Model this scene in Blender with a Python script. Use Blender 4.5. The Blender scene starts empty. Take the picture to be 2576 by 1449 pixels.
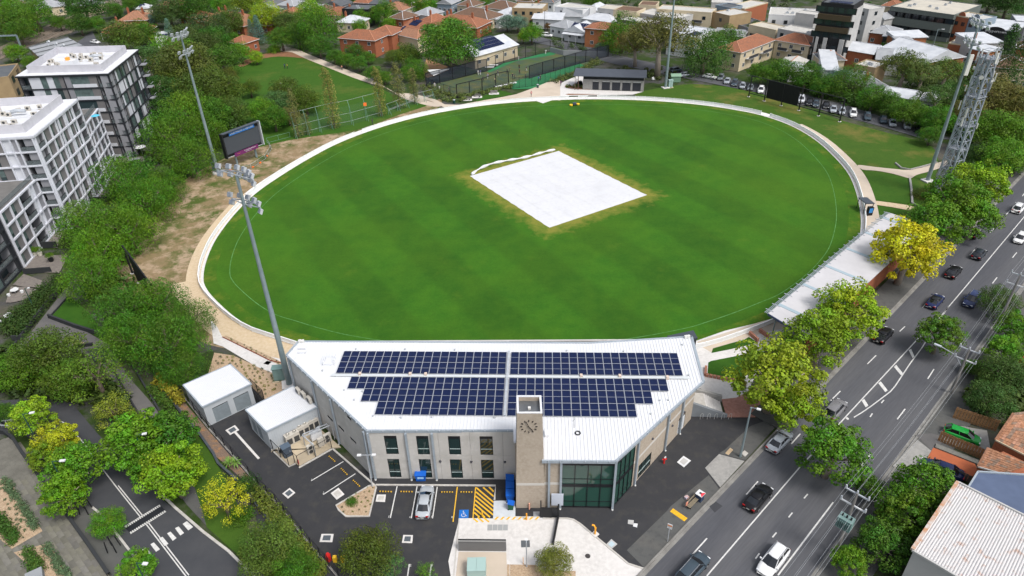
import bpy,bmesh,math,random
from mathutils import Vector,Matrix
import numpy as np
RND=random.Random(7)
S=bpy.context.scene
COL=S.collection
# -------------------------- camera, world, sun, exposure
CH=67.0;CF=1740.0
_th=math.radians(32.8);_ro=math.radians(-1.4)
_F=Vector((0,math.cos(_th),-math.sin(_th)));_X=Vector((1,0,0));_U=_X.cross(_F)
_R=_X*math.cos(_ro)+ _U*math.sin(_ro);_V=_U*math.cos(_ro) - _X*math.sin(_ro)
cam_d=bpy.data.cameras.new('camera');cam=bpy.data.objects.new('camera',cam_d);COL.objects.link(cam)
cam_d.sensor_width=36;cam_d.lens=36*CF/2576;cam_d.clip_start=.5;cam_d.clip_end=9000
_m=Matrix.Identity(4)
for i in range(3):
    _m[i][0]=_R[i];_m[i][1]=_V[i];_m[i][2]=-_F[i]
_m[2][3]=CH
cam.matrix_world=_m;S.camera=cam
W=bpy.data.worlds.new('World');S.world=W;W.use_nodes=True
_nt=W.node_tree;_bg=_nt.nodes['Background']
_sky=_nt.nodes.new('ShaderNodeTexSky');_sky.sky_type='NISHITA';_sky.sun_disc=False
SUN_EL,SUN_AZ=56,135
_sky.sun_elevation=math.radians(SUN_EL);_sky.sun_rotation=math.radians(SUN_AZ)
_sky.air_density=1.0;_sky.dust_density=4.0;_sky.ozone_density=1.0
_hs=_nt.nodes.new('ShaderNodeHueSaturation');_hs.inputs['Saturation'].default_value=.45
_nt.links.new(_sky.outputs[0],_hs.inputs['Color']);_nt.links.new(_hs.outputs[0],_bg.inputs[0])
_bg.inputs[1].default_value=0.14
sun_d=bpy.data.lights.new('sun','SUN');sun=bpy.data.objects.new('sun',sun_d);COL.objects.link(sun)
sun_d.energy=1.6;sun_d.angle=math.radians(18);sun_d.color=(1,.96,.9)
_a,_e=math.radians(SUN_AZ),math.radians(SUN_EL)
_sd=Vector((math.sin(_a)*math.cos(_e),math.cos(_a)*math.cos(_e),math.sin(_e)))
sun.rotation_euler=_sd.to_track_quat('Z','Y').to_euler();sun.location=_sd*200
S.view_settings.view_transform='Standard';S.view_settings.look='None'
S.view_settings.exposure=0.55;S.view_settings.gamma=1;S.view_settings.use_curve_mapping=False
try:
    S.cycles.max_bounces=5;S.cycles.diffuse_bounces=3;S.cycles.transparent_max_bounces=12;S.cycles.use_denoising=True
except Exception:pass
# -------------------------- measuring: where a line of sight meets the height z
def g(x,y,z=0.0):
    d=_F*CF+ _R*(x-1288) - _V*(y-724.5)
    t=(z-CH)/d.z
    return Vector((d.x*t,d.y*t,z))
def Z(c,r,x,y,z=0.0):return g(644*c+ x/4,362.25*r+ y/4,z)
def depth(p):return (Vector(p)-Vector((0,0,CH))).dot(_F)
def ppx(p,px):return px*depth(p)/CF
# -------------------------- materials
MATS={}
def _new(name):
    m=bpy.data.materials.new(name);m.use_nodes=True
    b=m.node_tree.nodes['Principled BSDF']
    return m,m.node_tree,b
def M(name,c,rough=.8,c2=None,sc=.3,det=6,bump=0,bsc=20,metal=0,spec=.3,lo=.35,hi=.65,objcol=False,c3=None,sc3=4,gl=0,speck=0,stretch=None,rot=0):
    if name in MATS:return MATS[name]
    m,nt,b=_new(name);N=nt.nodes;L=nt.links
    b.inputs['Roughness'].default_value=rough;b.inputs['Metallic'].default_value=metal
    b.inputs['Specular IOR Level'].default_value=spec
    c=tuple(c)+(1,)
    tc=N.new('ShaderNodeTexCoord');co=tc.outputs['Object']
    if stretch:
        mp=N.new('ShaderNodeMapping');mp.vector_type='TEXTURE';mp.inputs['Scale'].default_value=[1/v for v in stretch];mp.inputs['Rotation'].default_value[2]=rot;L.new(co,mp.inputs[0]);co=mp.outputs[0]
    cur=None
    def noise(scale,d=6):
        n=N.new('ShaderNodeTexNoise');n.inputs['Scale'].default_value=scale;n.inputs['Detail'].default_value=d
        n.inputs['Roughness'].default_value=.6;L.new(co,n.inputs['Vector']);return n.outputs['Fac']
    def ramp(f,a,z):
        r=N.new('ShaderNodeMapRange');r.inputs['From Min'].default_value=a;r.inputs['From Max'].default_value=z;L.new(f,r.inputs[0]);return r.outputs[0]
    def mix(f,a,z,t='MIX'):
        x=N.new('ShaderNodeMix');x.data_type='RGBA';x.blend_type=t
        if hasattr(f,'is_output'):L.new(f,x.inputs[0])
        else:x.inputs[0].default_value=f
        for s,k in ((a,6),(z,7)):
            if hasattr(s,'is_output'):L.new(s,x.inputs[k])
            else:x.inputs[k].default_value=s if len(s)==4 else tuple(s)+(1,)
        return x.outputs[2]
    cur=c
    if objcol:
        oi=N.new('ShaderNodeObjectInfo');cur=oi.outputs['Color']
    if c2:cur=mix(ramp(noise(sc,det),lo,hi),cur,c2 if not objcol else mix(1.0,cur,c2,'MULTIPLY'))
    if c3:cur=mix(ramp(noise(sc3,5),lo,hi),cur,c3 if not objcol else mix(1.0,cur,c3,'MULTIPLY'))
    if speck:
        f=ramp(noise(bsc,3),.3,.7);v=mix(f,(1-speck,)*3,(1+speck,)*3);cur=mix(1.0,cur,v,'MULTIPLY')
    if hasattr(cur,'is_output'):L.new(cur,b.inputs['Base Color'])
    else:b.inputs['Base Color'].default_value=cur
    if bump:
        bp=N.new('ShaderNodeBump');bp.inputs['Strength'].default_value=bump;bp.inputs['Distance'].default_value=.02
        L.new(noise(bsc,4),bp.inputs['Height']);L.new(bp.outputs[0],b.inputs['Normal'])
    MATS[name]=m;return m
def glass_mat(name,c,rough=.08):
    if name in MATS:return MATS[name]
    m,nt,b=_new(name);b.inputs['Base Color'].default_value=tuple(c)+(1,);b.inputs['Roughness'].default_value=rough
    b.inputs['Specular IOR Level'].default_value=.8;MATS[name]=m;return m
def leaf_mat():
    m,nt,b=_new('leaf');N=nt.nodes;L=nt.links
    oi=N.new('ShaderNodeObjectInfo');at=N.new('ShaderNodeAttribute');at.attribute_name='tone'
    sp=N.new('ShaderNodeSeparateColor');L.new(at.outputs['Color'],sp.inputs[0])
    mul=N.new('ShaderNodeMix');mul.data_type='RGBA';mul.blend_type='MULTIPLY';mul.inputs[0].default_value=1
    cr=N.new('ShaderNodeMapRange');cr.inputs['To Min'].default_value=.45;cr.inputs['To Max'].default_value=1.55;L.new(sp.outputs[0],cr.inputs[0])
    L.new(oi.outputs['Color'],mul.inputs[6]);L.new(cr.outputs[0],mul.inputs[7])
    hs=N.new('ShaderNodeHueSaturation');hr=N.new('ShaderNodeMapRange');hr.inputs['To Min'].default_value=.47;hr.inputs['To Max'].default_value=.525
    L.new(sp.outputs[1],hr.inputs[0]);L.new(hr.outputs[0],hs.inputs['Hue']);L.new(mul.outputs[2],hs.inputs['Color'])
    L.new(hs.outputs[0],b.inputs['Base Color']);b.inputs['Roughness'].default_value=.55;b.inputs['Specular IOR Level'].default_value=.25
    tr=N.new('ShaderNodeBsdfTranslucent');L.new(hs.outputs[0],tr.inputs[0])
    ms=N.new('ShaderNodeMixShader');ms.inputs[0].default_value=.22
    L.new(b.outputs[0],ms.inputs[1]);L.new(tr.outputs[0],ms.inputs[2]);L.new(ms.outputs[0],N['Material Output'].inputs[0])
    return m
LEAF=leaf_mat()
def net_mat(name,c,a):
    if name in MATS:return MATS[name]
    m,nt,b=_new(name);N=nt.nodes;L=nt.links
    b.inputs['Base Color'].default_value=tuple(c)+(1,);b.inputs['Roughness'].default_value=.9
    t=N.new('ShaderNodeBsdfTransparent');ms=N.new('ShaderNodeMixShader');ms.inputs[0].default_value=a
    L.new(t.outputs[0],ms.inputs[1]);L.new(b.outputs[0],ms.inputs[2]);L.new(ms.outputs[0],N['Material Output'].inputs[0])
    MATS[name]=m;return m
# -------------------------- mesh building
class MB:
    def __init__(s):s.v=[];s.f=[];s.m=[];s.mi=0
    def face(s,pts):
        n=len(s.v);s.v+=[tuple(p) for p in pts];s.f.append(tuple(range(n,n+len(pts))));s.m.append(s.mi);return s
    def prism(s,poly,z0,z1,top=None,cap=True):
        n=len(poly);o=len(s.v)
        a=sum(poly[i][0]*poly[(i+1) % n][1]-poly[(i+1) % n][0]*poly[i][1] for i in range(n))
        if a < 0:
            poly=poly[::-1]
            if top:top=top[::-1]
            if isinstance(z1,(list,tuple)):z1=z1[::-1]
            if isinstance(z0,(list,tuple)):z0=z0[::-1]
        Z0=z0 if isinstance(z0,(list,tuple)) else [z0]*n;Z1=z1 if isinstance(z1,(list,tuple)) else [z1]*n
        tp=top or poly
        s.v+=[(p[0],p[1],Z0[i]) for i,p in enumerate(poly)]+ [(p[0],p[1],Z1[i]) for i,p in enumerate(tp)]
        for i in range(n):
            j=(i+1) % n;s.f.append((o+i,o+j,o+n+j,o+n+i));s.m.append(s.mi)
        if cap:
            s.f.append(tuple(o+n+i for i in range(n)));s.m.append(s.mi)
            s.f.append(tuple(o+n-1-i for i in range(n)));s.m.append(s.mi)
        return s
    def box(s,c,d,rz=0):
        ca,sa=math.cos(rz),math.sin(rz);hx,hy=d[0]/2,d[1]/2
        return s.prism([(c[0]+x*ca-y*sa,c[1]+x*sa+y*ca) for x,y in ((-hx,-hy),(hx,-hy),(hx,hy),(-hx,hy))],c[2],c[2]+d[2])
    def bar(s,a,b,w,h=None,n=4):
        a=Vector(a);b=Vector(b);d=(b-a)
        if d.length < 1e-6:return s
        d.normalize();up=Vector((0,0,1)) if abs(d.z) < .95 else Vector((0,1,0))
        r=d.cross(up).normalized();u=r.cross(d);h=h or w;o=len(s.v)
        if n==4:ring=[(-w/2,-h/2),(w/2,-h/2),(w/2,h/2),(-w/2,h/2)]
        else:ring=[(math.cos(2*math.pi*k/n)*w/2,math.sin(2*math.pi*k/n)*h/2) for k in range(n)]
        for p in (a,b):s.v+=[tuple(p+ r*x+ u*y) for x,y in ring]
        for i in range(n):
            j=(i+1) % n;s.f.append((o+i,o+j,o+n+j,o+n+i));s.m.append(s.mi)
        s.f.append(tuple(o+n-1-i for i in range(n)));s.f.append(tuple(o+n+i for i in range(n)));s.m+=[s.mi]*2
        return s
    def tube(s,pts,rad,n=8):
        o=len(s.v);k=len(pts);pts=[Vector(p) for p in pts]
        for i,p in enumerate(pts):
            d=(pts[min(i+1,k-1)]-pts[max(i-1,0)]).normalized();up=Vector((0,0,1)) if abs(d.z) < .95 else Vector((0,1,0))
            r=d.cross(up).normalized();u=r.cross(d);R=rad[i] if isinstance(rad,(list,tuple)) else rad
            s.v+=[tuple(p+ r*math.cos(2*math.pi*q/n)*R+ u*math.sin(2*math.pi*q/n)*R) for q in range(n)]
        for i in range(k-1):
            for q in range(n):
                w=(q+1) % n;s.f.append((o+i*n+q,o+i*n+w,o+(i+1)*n+w,o+(i+1)*n+q));s.m.append(s.mi)
        s.f.append(tuple(o+n-1-i for i in range(n)));s.f.append(tuple(o+(k-1)*n+i for i in range(n)));s.m+=[s.mi]*2
        return s
    def cyl(s,c,r,h,n=12,r2=None):return s.tube([c,(c[0],c[1],c[2]+h)],[r,r if r2 is None else r2],n)
    def strip(s,A,B,z=None):
        o=len(s.v);n=len(A)
        s.v+=[(p[0],p[1],p[2] if z is None else z) for p in A]+ [(p[0],p[1],p[2] if z is None else z) for p in B]
        for i in range(n-1):s.f.append((o+i,o+i+1,o+n+i+1,o+n+i));s.m.append(s.mi)
        return s
def up_faces(me):
    pass
def mesh_of(name,mb,mats,smooth=False,off=None):
    me=bpy.data.meshes.new(name)
    v=mb.v if off is None else [(p[0]-off[0],p[1]-off[1],p[2]-off[2]) for p in mb.v]
    me.from_pydata(v,[],mb.f)
    for m in (mats if isinstance(mats,(list,tuple)) else [mats]):me.materials.append(m)
    if any(mb.m):me.polygons.foreach_set('material_index',mb.m)
    if smooth:me.polygons.foreach_set('use_smooth',[True]*len(me.polygons))
    me.update();return me
WL={}
def root(name,loc,label,cat,group=None,rz=0,col=None):
    o=bpy.data.objects.new(name,None);COL.objects.link(o);o.location=loc;o.rotation_euler[2]=rz
    o.empty_display_size=.3;o['label']=label;o['category']=cat
    if group:o['group']=group
    WL[o.name]=Vector(loc);return o
def mk(name,mb,mat,parent=None,label=None,cat=None,group=None,kind=None,smooth=False,local=False,color=None,me=None):
    off=None
    if parent is not None and not local:off=WL[parent.name]
    if me is None:me=mesh_of(name,mb,mat,smooth,off)
    o=bpy.data.objects.new(name,me);COL.objects.link(o)
    if parent is not None:
        o.parent=parent;WL[o.name]=WL.get(parent.name,Vector((0,0,0)))
    else:WL[o.name]=Vector((0,0,0))
    if label:o['label']=label
    if cat:o['category']=cat
    if group:o['group']=group
    if kind:o['kind']=kind
    if color:o.color=tuple(color)+(1,)
    return o
def thing(name,mb,mat,base,label,cat,group=None,**k):
    me=mesh_of(name,mb,mat,k.get('smooth',False),Vector(base))
    o=bpy.data.objects.new(name,me);COL.objects.link(o);o.location=base
    o['label']=label;o['category']=cat;WL[o.name]=Vector(base)
    if group:o['group']=group
    if k.get('kind'):o['kind']=k['kind']
    return o
def structure(name,mb,mat,smooth=False,label=None):
    return mk(name,mb,mat,kind='structure',smooth=smooth,label=label)
def kids(o,table):return table.get(o.name,[])
def copy_tree(o,loc=None,rz=None,label=None,color=None,scale=None,group=None):
    c=o.copy();COL.objects.link(c)
    if loc is not None:c.location=loc
    if rz is not None:c.rotation_euler[2]=rz
    if scale is not None:c.scale=scale if hasattr(scale,'__len__') else (scale,)*3
    if label:c['label']=label
    if group:c['group']=group
    WL[c.name]=Vector(c.location)
    def rec(src,dst):
        for ch in CH_OF.get(src.name,[]):
            d=ch.copy();COL.objects.link(d);d.parent=dst
            if color and ch.get('paint'):d.color=tuple(color)+(1,)
            rec(ch,d)
    rec(o,c);return c
CH_OF={}
def index_children(o):
    for ob in list(bpy.data.objects):
        if ob.parent is not None:CH_OF.setdefault(ob.parent.name,[])
    CH_OF.clear()
    for ob in bpy.data.objects:
        if ob.parent is not None:CH_OF.setdefault(ob.parent.name,[]).append(ob)
def smooth_line(pts,n=6,closed=False):
    P=[Vector(p) for p in pts];out=[];k=len(P)
    for i in range(k if closed else k-1):
        p0=P[(i-1) % k] if closed or i > 0 else P[i];p1=P[i];p2=P[(i+1) % k];p3=P[(i+2) % k] if closed or i+2 < k else p2
        for j in range(n):
            t=j/n
            out.append(.5*((2*p1)+(p2-p0)*t+(2*p0-5*p1+4*p2-p3)*t*t+(3*p1-p0-3*p2+p3)*t**3))
    if not closed:out.append(P[-1])
    return out
def offset_line(P,d,closed=False):
    out=[];k=len(P)
    for i in range(k):
        a=P[(i-1) % k] if closed or i > 0 else P[i];b=P[(i+1) % k] if closed or i < k-1 else P[i]
        t=(b-a);t.z=0;t.normalize();out.append(P[i]+ Vector((-t.y,t.x,0))*d)
    return out
def sheet(name,pts,z,mat,kind='structure',parent=None,label=None):
    off=WL[parent.name] if parent else Vector((0,0,0))
    from mathutils.geometry import tessellate_polygon
    P=[Vector((p[0]-off[0],p[1]-off[1],z-off[2])) for p in pts]
    tri=tessellate_polygon([P]);F=[]
    for t in tri:
        c=(P[t[1]]-P[t[0]]).cross(P[t[2]]-P[t[0]]);F.append(t if c.z > 0 else (t[0],t[2],t[1]))
    me=bpy.data.meshes.new(name);me.from_pydata([tuple(p) for p in P],[],F);me.materials.append(mat);me.update()
    o=bpy.data.objects.new(name,me);COL.objects.link(o);WL[o.name]=off
    if parent:o.parent=parent
    else:o['kind']=kind
    if label:o['label']=label
    return o
def text_mb(s,size,depth_=.01,align='CENTER'):
    c=bpy.data.curves.new('lettering','FONT');c.body=s;c.size=size;c.align_x=align;c.align_y='CENTER';c.extrude=depth_;c.resolution_u=1
    o=bpy.data.objects.new('t',c);COL.objects.link(o)
    me=bpy.data.meshes.new_from_object(o.evaluated_get(bpy.context.evaluated_depsgraph_get()))
    bpy.data.objects.remove(o);mb=MB();mb.v=[tuple(v.co) for v in me.vertices];mb.f=[tuple(p.vertices) for p in me.polygons];mb.m=[0]*len(mb.f)
    bpy.data.meshes.remove(me);bpy.data.curves.remove(c);return mb
def xf(mb,mat):
    mb.v=[tuple(mat @ Vector(p)) for p in mb.v];return mb
def frame(o,x,z):
    x=Vector(x).normalized();z=Vector(z).normalized();y=z.cross(x).normalized();x=y.cross(z)
    m=Matrix.Identity(4)
    for i in range(3):m[i][0]=x[i];m[i][1]=y[i];m[i][2]=z[i];m[i][3]=o[i]
    return m
# -------------------------- palette
asphalt=M('asphalt',(.082,.086,.097),.85,(.11,.111,.117),.35,c3=(.062,.065,.076),sc3=.16,speck=.1,bsc=6,stretch=(.06,.8,1),rot=.755)
asphalt_new=M('asphalt_new',(.031,.032,.036),.8,(.042,.042,.045),.35,c3=(.05,.048,.045),sc3=.8,lo=.5,hi=.78,bump=.3,bsc=30,speck=.15)
asphalt_path=M('asphalt_path',(.10,.098,.1),.9,(.125,.12,.115),.3,bump=.2,speck=.1)
pave_dark=M('pavement_grey',(.085,.087,.085),.9,(.115,.11,.1),.25,c3=(.06,.06,.062),sc3=1.5,lo=.5,hi=.8,speck=.1)
conc=M('concrete',(.42,.40,.37),.85,(.34,.325,.30),.2,c3=(.48,.465,.44),sc3=1.5,bump=.2,speck=.05)
conc_pale=M('concrete_pale',(.56,.545,.53),.85,(.48,.465,.45),.3,c3=(.6,.585,.57),sc3=2,speck=.04)
conc_grey=M('concrete_grey',(.27,.265,.255),.85,(.2,.2,.195),.5,c3=(.31,.305,.29),sc3=2,speck=.06)
kerb_m=M('kerb_stone',(.24,.235,.22),.9,(.16,.155,.145),.8,speck=.1)
tan_path=M('tan_gravel_path',(.50,.39,.25),.9,(.44,.34,.22),.15,c3=(.54,.44,.31),sc3=2,speck=.07)
tan_conc=M('tan_concrete_path',(.50,.43,.35),.9,(.44,.375,.305),.2,speck=.05)
white_line=M('white_road_paint',(.62,.62,.61),.7,(.48,.48,.47),3,speck=.12)
yellow_line=M('yellow_road_paint',(.75,.42,.02),.7,(.6,.36,.04),3,speck=.1)
blue_paint=M('blue_road_paint',(.01,.13,.45),.6)
mulch=M('mulch_bed',(.36,.26,.17),.95,(.28,.19,.12),.6,c3=(.42,.32,.22),sc3=5,speck=.2,bsc=10)
mulch_red=M('red_mulch',(.24,.115,.06),.95,(.17,.09,.05),.8,speck=.25,bsc=8)
white_paint=M('white_paint',(.78,.78,.78),.5,(.72,.73,.74),.8)
dark_metal=M('dark_metal',(.02,.022,.026),.5)
galv=M('galvanised_steel',(.26,.32,.34),.5,(.2,.26,.28),.6,metal=.35)
galv_l=M('pale_galvanised_steel',(.5,.53,.56),.45,(.4,.43,.47),1.5,metal=.3)
black=M('black_metal',(.012,.013,.015),.5)
def grass_mat(name,a,b_,dry,dlo=.55,dhi=.8,dsc=.05,mow=False,dry2=None,cover=None):
    m,nt,b=_new(name);N=nt.nodes;L=nt.links
    tc=N.new('ShaderNodeTexCoord');co=tc.outputs['Object']
    def noise(s,d=6,r=.6):
        n=N.new('ShaderNodeTexNoise');n.inputs['Scale'].default_value=s;n.inputs['Detail'].default_value=d;n.inputs['Roughness'].default_value=r
        L.new(co,n.inputs['Vector']);return n.outputs['Fac']
    def rng(f,a0,a1,b0=0,b1=1):
        r=N.new('ShaderNodeMapRange');r.inputs['From Min'].default_value=a0;r.inputs['From Max'].default_value=a1
        r.inputs['To Min'].default_value=b0;r.inputs['To Max'].default_value=b1;L.new(f,r.inputs[0]);return r.outputs[0]
    def mix(f,p,q,t='MIX'):
        x=N.new('ShaderNodeMix');x.data_type='RGBA';x.blend_type=t
        if hasattr(f,'is_output'):L.new(f,x.inputs[0])
        else:x.inputs[0].default_value=f
        for s,k in ((p,6),(q,7)):
            if hasattr(s,'is_output'):L.new(s,x.inputs[k])
            else:x.inputs[k].default_value=tuple(s)+(1,)
        return x.outputs[2]
    def math_(op,p,q=None):
        x=N.new('ShaderNodeMath');x.operation=op
        for k,s in enumerate((p,q)):
            if s is None:continue
            if hasattr(s,'is_output'):L.new(s,x.inputs[k])
            else:x.inputs[k].default_value=s
        return x.outputs[0]
    cur=mix(rng(noise(.35),.3,.7),a,b_)
    if mow:
        for ang,w,k in ((.55,.2,.32),(-.62,.16,.15)):
            mp=N.new('ShaderNodeMapping');mp.vector_type='TEXTURE';mp.inputs['Rotation'].default_value[2]=ang;L.new(co,mp.inputs[0])
            wv=N.new('ShaderNodeTexWave');wv.bands_direction='X';wv.inputs['Scale'].default_value=w*.1;wv.inputs['Distortion'].default_value=.9
            wv.inputs['Detail'].default_value=2;wv.inputs['Detail Scale'].default_value=.15;L.new(mp.outputs[0],wv.inputs['Vector'])
            cur=mix(1.0,cur,mix(rng(wv.outputs['Fac'],.35,.65),(1-.26*k,)*3,(1+.26*k,1+.3*k,1+.2*k)),'MULTIPLY')
        cur=mix(rng(noise(.022,4),.45,.66,0,.6),cur,(a[0]*2.3,a[1]*1.42,a[2]*1.2))
    cur=mix(rng(noise(dsc,9,.68),dlo,dhi),cur,dry)
    if dry2:cur=mix(rng(noise(dsc*2.3,8,.7),dlo+.02,dhi),cur,dry2)
    if cover:
        cx,cy,an,hx,hy,col=cover
        sp=N.new('ShaderNodeMapping');sp.vector_type='TEXTURE';sp.inputs['Location'].default_value=(cx,cy,0);sp.inputs['Rotation'].default_value[2]=an
        L.new(co,sp.inputs[0]);se=N.new('ShaderNodeSeparateXYZ');L.new(sp.outputs[0],se.inputs[0])
        dx=math_('SUBTRACT',math_('ABSOLUTE',se.outputs[0]),hx);dy=math_('SUBTRACT',math_('ABSOLUTE',se.outputs[1]),hy)
        d=math_('MAXIMUM',dx,dy);d=math_('ADD',d,rng(noise(.5,4),.3,.7,-1.8,1.8))
        cur=mix(rng(d,4.2,.2,0,.8),cur,col)
    cur=mix(1.0,cur,mix(rng(noise(1.6,6,.75),.3,.7),(.88,.9,.88),(1.14,1.1,1.1)),'MULTIPLY')
    cur=mix(1.0,cur,mix(rng(noise(14,3),.3,.7),(.82,)*3,(1.18,)*3),'MULTIPLY')
    L.new(cur,b.inputs['Base Color']);b.inputs['Roughness'].default_value=.9;b.inputs['Specular IOR Level'].default_value=.15
    bp=N.new('ShaderNodeBump');bp.inputs['Strength'].default_value=.5;bp.inputs['Distance'].default_value=.04
    L.new(noise(9,4),bp.inputs['Height']);L.new(bp.outputs[0],b.inputs['Normal'])
    MATS[name]=m;return m
A_,B_,C_,D_=g(1182,443),g(1405,380),g(1627,491),g(1382,573)
cc=(A_+B_+C_+D_)/4;can=math.atan2((C_-B_+D_-A_).y,(C_-B_+D_-A_).x)
turf=grass_mat('oval_turf',(.023,.090,.006),(.036,.110,.007),(.09,.14,.012),.60,.92,.12,mow=True,
                 cover=(cc.x,cc.y,can,((C_-B_).length+(D_-A_).length)/4,((B_-A_).length+(D_-C_).length)/4,(.20,.19,.035)))
park=grass_mat('park_grass',(.03,.088,.008),(.042,.10,.010),(.11,.12,.025),.55,.8,.05)
dry_m=grass_mat('dry_grass_and_dirt',(.24,.17,.10),(.17,.14,.07),(.06,.09,.018),.46,.60,.12,dry2=(.33,.25,.17))
bank_m=grass_mat('bank_grass',(.036,.088,.010),(.05,.10,.012),(.15,.13,.035),.52,.70,.07)
garden_m=grass_mat('garden_green',(.022,.045,.010),(.035,.06,.012),(.09,.085,.07),.48,.6,.06,dry2=(.07,.07,.07))
lawn=grass_mat('fresh_lawn',(.022,.075,.007),(.034,.095,.009),(.09,.12,.012),.6,.9,.3)
# -------------------------- ground, terrain and sheets
gm=MB();R0=4000
gm.face([(-R0,-400,-.1),(R0,-400,-.1),(R0,R0*1.5,-.1),(-R0,R0*1.5,-.1)])
structure('ground',gm,garden_m)
def poly(pts,c=None,r=None):return [Z(c,r,*p) if c is not None else g(*p) for p in pts]
def line(A,B,w,z=.03,mb=None):
    A=Vector((A[0],A[1],0));B=Vector((B[0],B[1],0));d=(B-A).normalized();n=Vector((-d.y,d.x,0))*w/2
    mb=mb or MB();mb.face([(p.x,p.y,z) for p in (A-n,B-n,B+n,A+n)]);return mb
def flat(name,pts,z,mat,label=None):
    return sheet(name,pts,z,mat,label=label)
rim_px=[(512,700),(520,655),(545,600),(590,540),(640,490),(700,447),(780,398),(860,357),(960,320),(1060,293),(1160,274),(1260,261),(1380,253),(1500,250),(1640,254),(1760,264),(1850,277),(1920,292),(1990,317),(2050,352),(2100,397),(2135,440),(2155,490),(2165,545),(2163,590),(2150,640),(2120,685),(2080,725),(2020,770),(1960,797),(1900,822),(1830,847),(1760,868),(1600,898),(1400,918),(1200,922),(1000,910),(850,888),(760,866),(700,847),(640,827),(590,797),(545,757),(520,727)]
RIM=smooth_line([g(*p) for p in rim_px],5,True)
sgn=1 if sum(RIM[i].x*RIM[(i+1) % len(RIM)].y-RIM[(i+1) % len(RIM)].x*RIM[i].y for i in range(len(RIM))) < 0 else -1
def rim_off(d):return offset_line(RIM,d*sgn,True)
# wide areas first
flat('dry_ground',smooth_line([g(*p) for p in [(290,690),(330,600),(440,470),(560,400),(640,372),(740,345),(900,315),(1000,275),(1080,255),(1110,262),(1000,420),(800,700),(640,860),(540,870),(470,840),(330,780)]],4,True),-.06,dry_m)
flat('park_lawn',smooth_line(poly([(560,200),(600,160),(660,142),(735,140),(790,150),(880,190),(960,225),(1040,255),(1080,262),(1000,290),(900,325),(740,350),(640,372),(590,380),(560,330)]),4,True),-.03,park)
flat('bank',smooth_line(poly([(1600,235),(1720,212),(1800,215),(1880,225),(2000,262),(2110,300),(2220,330),(2330,360),(2360,400),(2345,470),(2320,540),(2250,600),(2150,700),(1900,600),(1800,300),(1650,262)]),4,True),-.05,bank_m)
ig=RIM
flat('oval_grass',RIM,.02,turf)
# drier ring of turf just inside the kerb
ring=grass_mat('edge_turf',(.032,.100,.006),(.046,.116,.007),(.13,.15,.018),.48,.74,.25)
seg_a,seg_b=rim_off(-.05),rim_off(-2.3)
rg=MB();rg.strip(seg_a+[seg_a[0]],seg_b+[seg_b[0]],.024);structure('oval_edge_grass',rg,ring)
# boundary line
bl=MB();P1=rim_off(-4.6);P2=rim_off(-4.72);bl.strip(P1+[P1[0]],P2+[P2[0]],.03)
structure('boundary_line',bl,M('boundary_paint',(.11,.27,.09),.9,(.05,.16,.03),1.2))
N_=len(RIM)
def seg(i0,i1,d0,d1,name,mat,z):
    a,b=rim_off(d0),rim_off(d1);idx=[i % N_ for i in range(i0,i1+1)]
    mb=MB();mb.strip([a[i] for i in idx],[b[i] for i in idx],z)
    # upward normals
    return structure(name,mb,mat)
# strips round the oval: kerb, then path. (index = 5 per traced point)
seg(0,N_,.0,.55,'oval_kerb',conc_pale,.05)
seg(44*5,N_+20,.55,3.1,'gravel_path',tan_path,.04);seg(33*5,44*5,.55,5.2,'gravel_path',tan_path,.041)
seg(20,52,.55,2.6,'concrete_path',M('bright_concrete',(.66,.65,.64),.85,(.6,.59,.58),.4),.04)
seg(52,90,.55,2.6,'concrete_path',M('bright_concrete',(.66,.65,.64),.85,(.6,.59,.58),.4),.045)
seg(90,33*5,.55,3.6,'concrete_path',tan_conc,.04)
# -------------------------- roads
K0,K1=g(1618.5,1431),g(2574.5,432)
kd=(K1-K0).normalized();kn=Vector((kd.y,-kd.x,0))
def rd(t,s,z=0):p=K0+ kd*t+ kn*s;return Vector((p.x,p.y,z))
def rts(p):q=Vector(p)-K0;return q.dot(kd),q.dot(kn)
RW=sum(rts(g(*p))[1] for p in ((2302,1102),(2059,1449)))/2
RW2=rts(g(2469,864))[1]
structure('road',MB().face([rd(-80,.15,.0),rd(-80,RW,.0),rd(400,RW,.0),rd(400,.15,.0)]),asphalt)
structure('kerb',MB().prism([rd(-80,0),rd(-80,.25),rd(400,.25),rd(400,0)],-.1,.13),kerb_m)
structure('gutter',MB().face([rd(-80,.25,.006),rd(-80,.65,.006),rd(400,.65,.006),rd(400,.25,.006)]),kerb_m)
structure('kerb',MB().prism([rd(-80,RW-.1),rd(-80,RW+.15),rd(400,RW+.15),rd(400,RW-.1)],-.1,.13),kerb_m)
structure('gutter',MB().face([rd(-80,RW-.5,.006),rd(-80,RW-.1,.006),rd(400,RW-.1,.006),rd(400,RW-.5,.006)]),kerb_m)
structure('pavement',MB().prism([rd(-80,RW+.15),rd(-80,RW+4.2),rd(400,RW+4.2),rd(400,RW+.15)],-.1,.12),pave_dark)
structure('pavement',MB().prism([rd(30,-4.0),rd(30,0),rd(400,0),rd(400,-4.0)],-.1,.12),pave_dark)
dm=MB()
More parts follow.
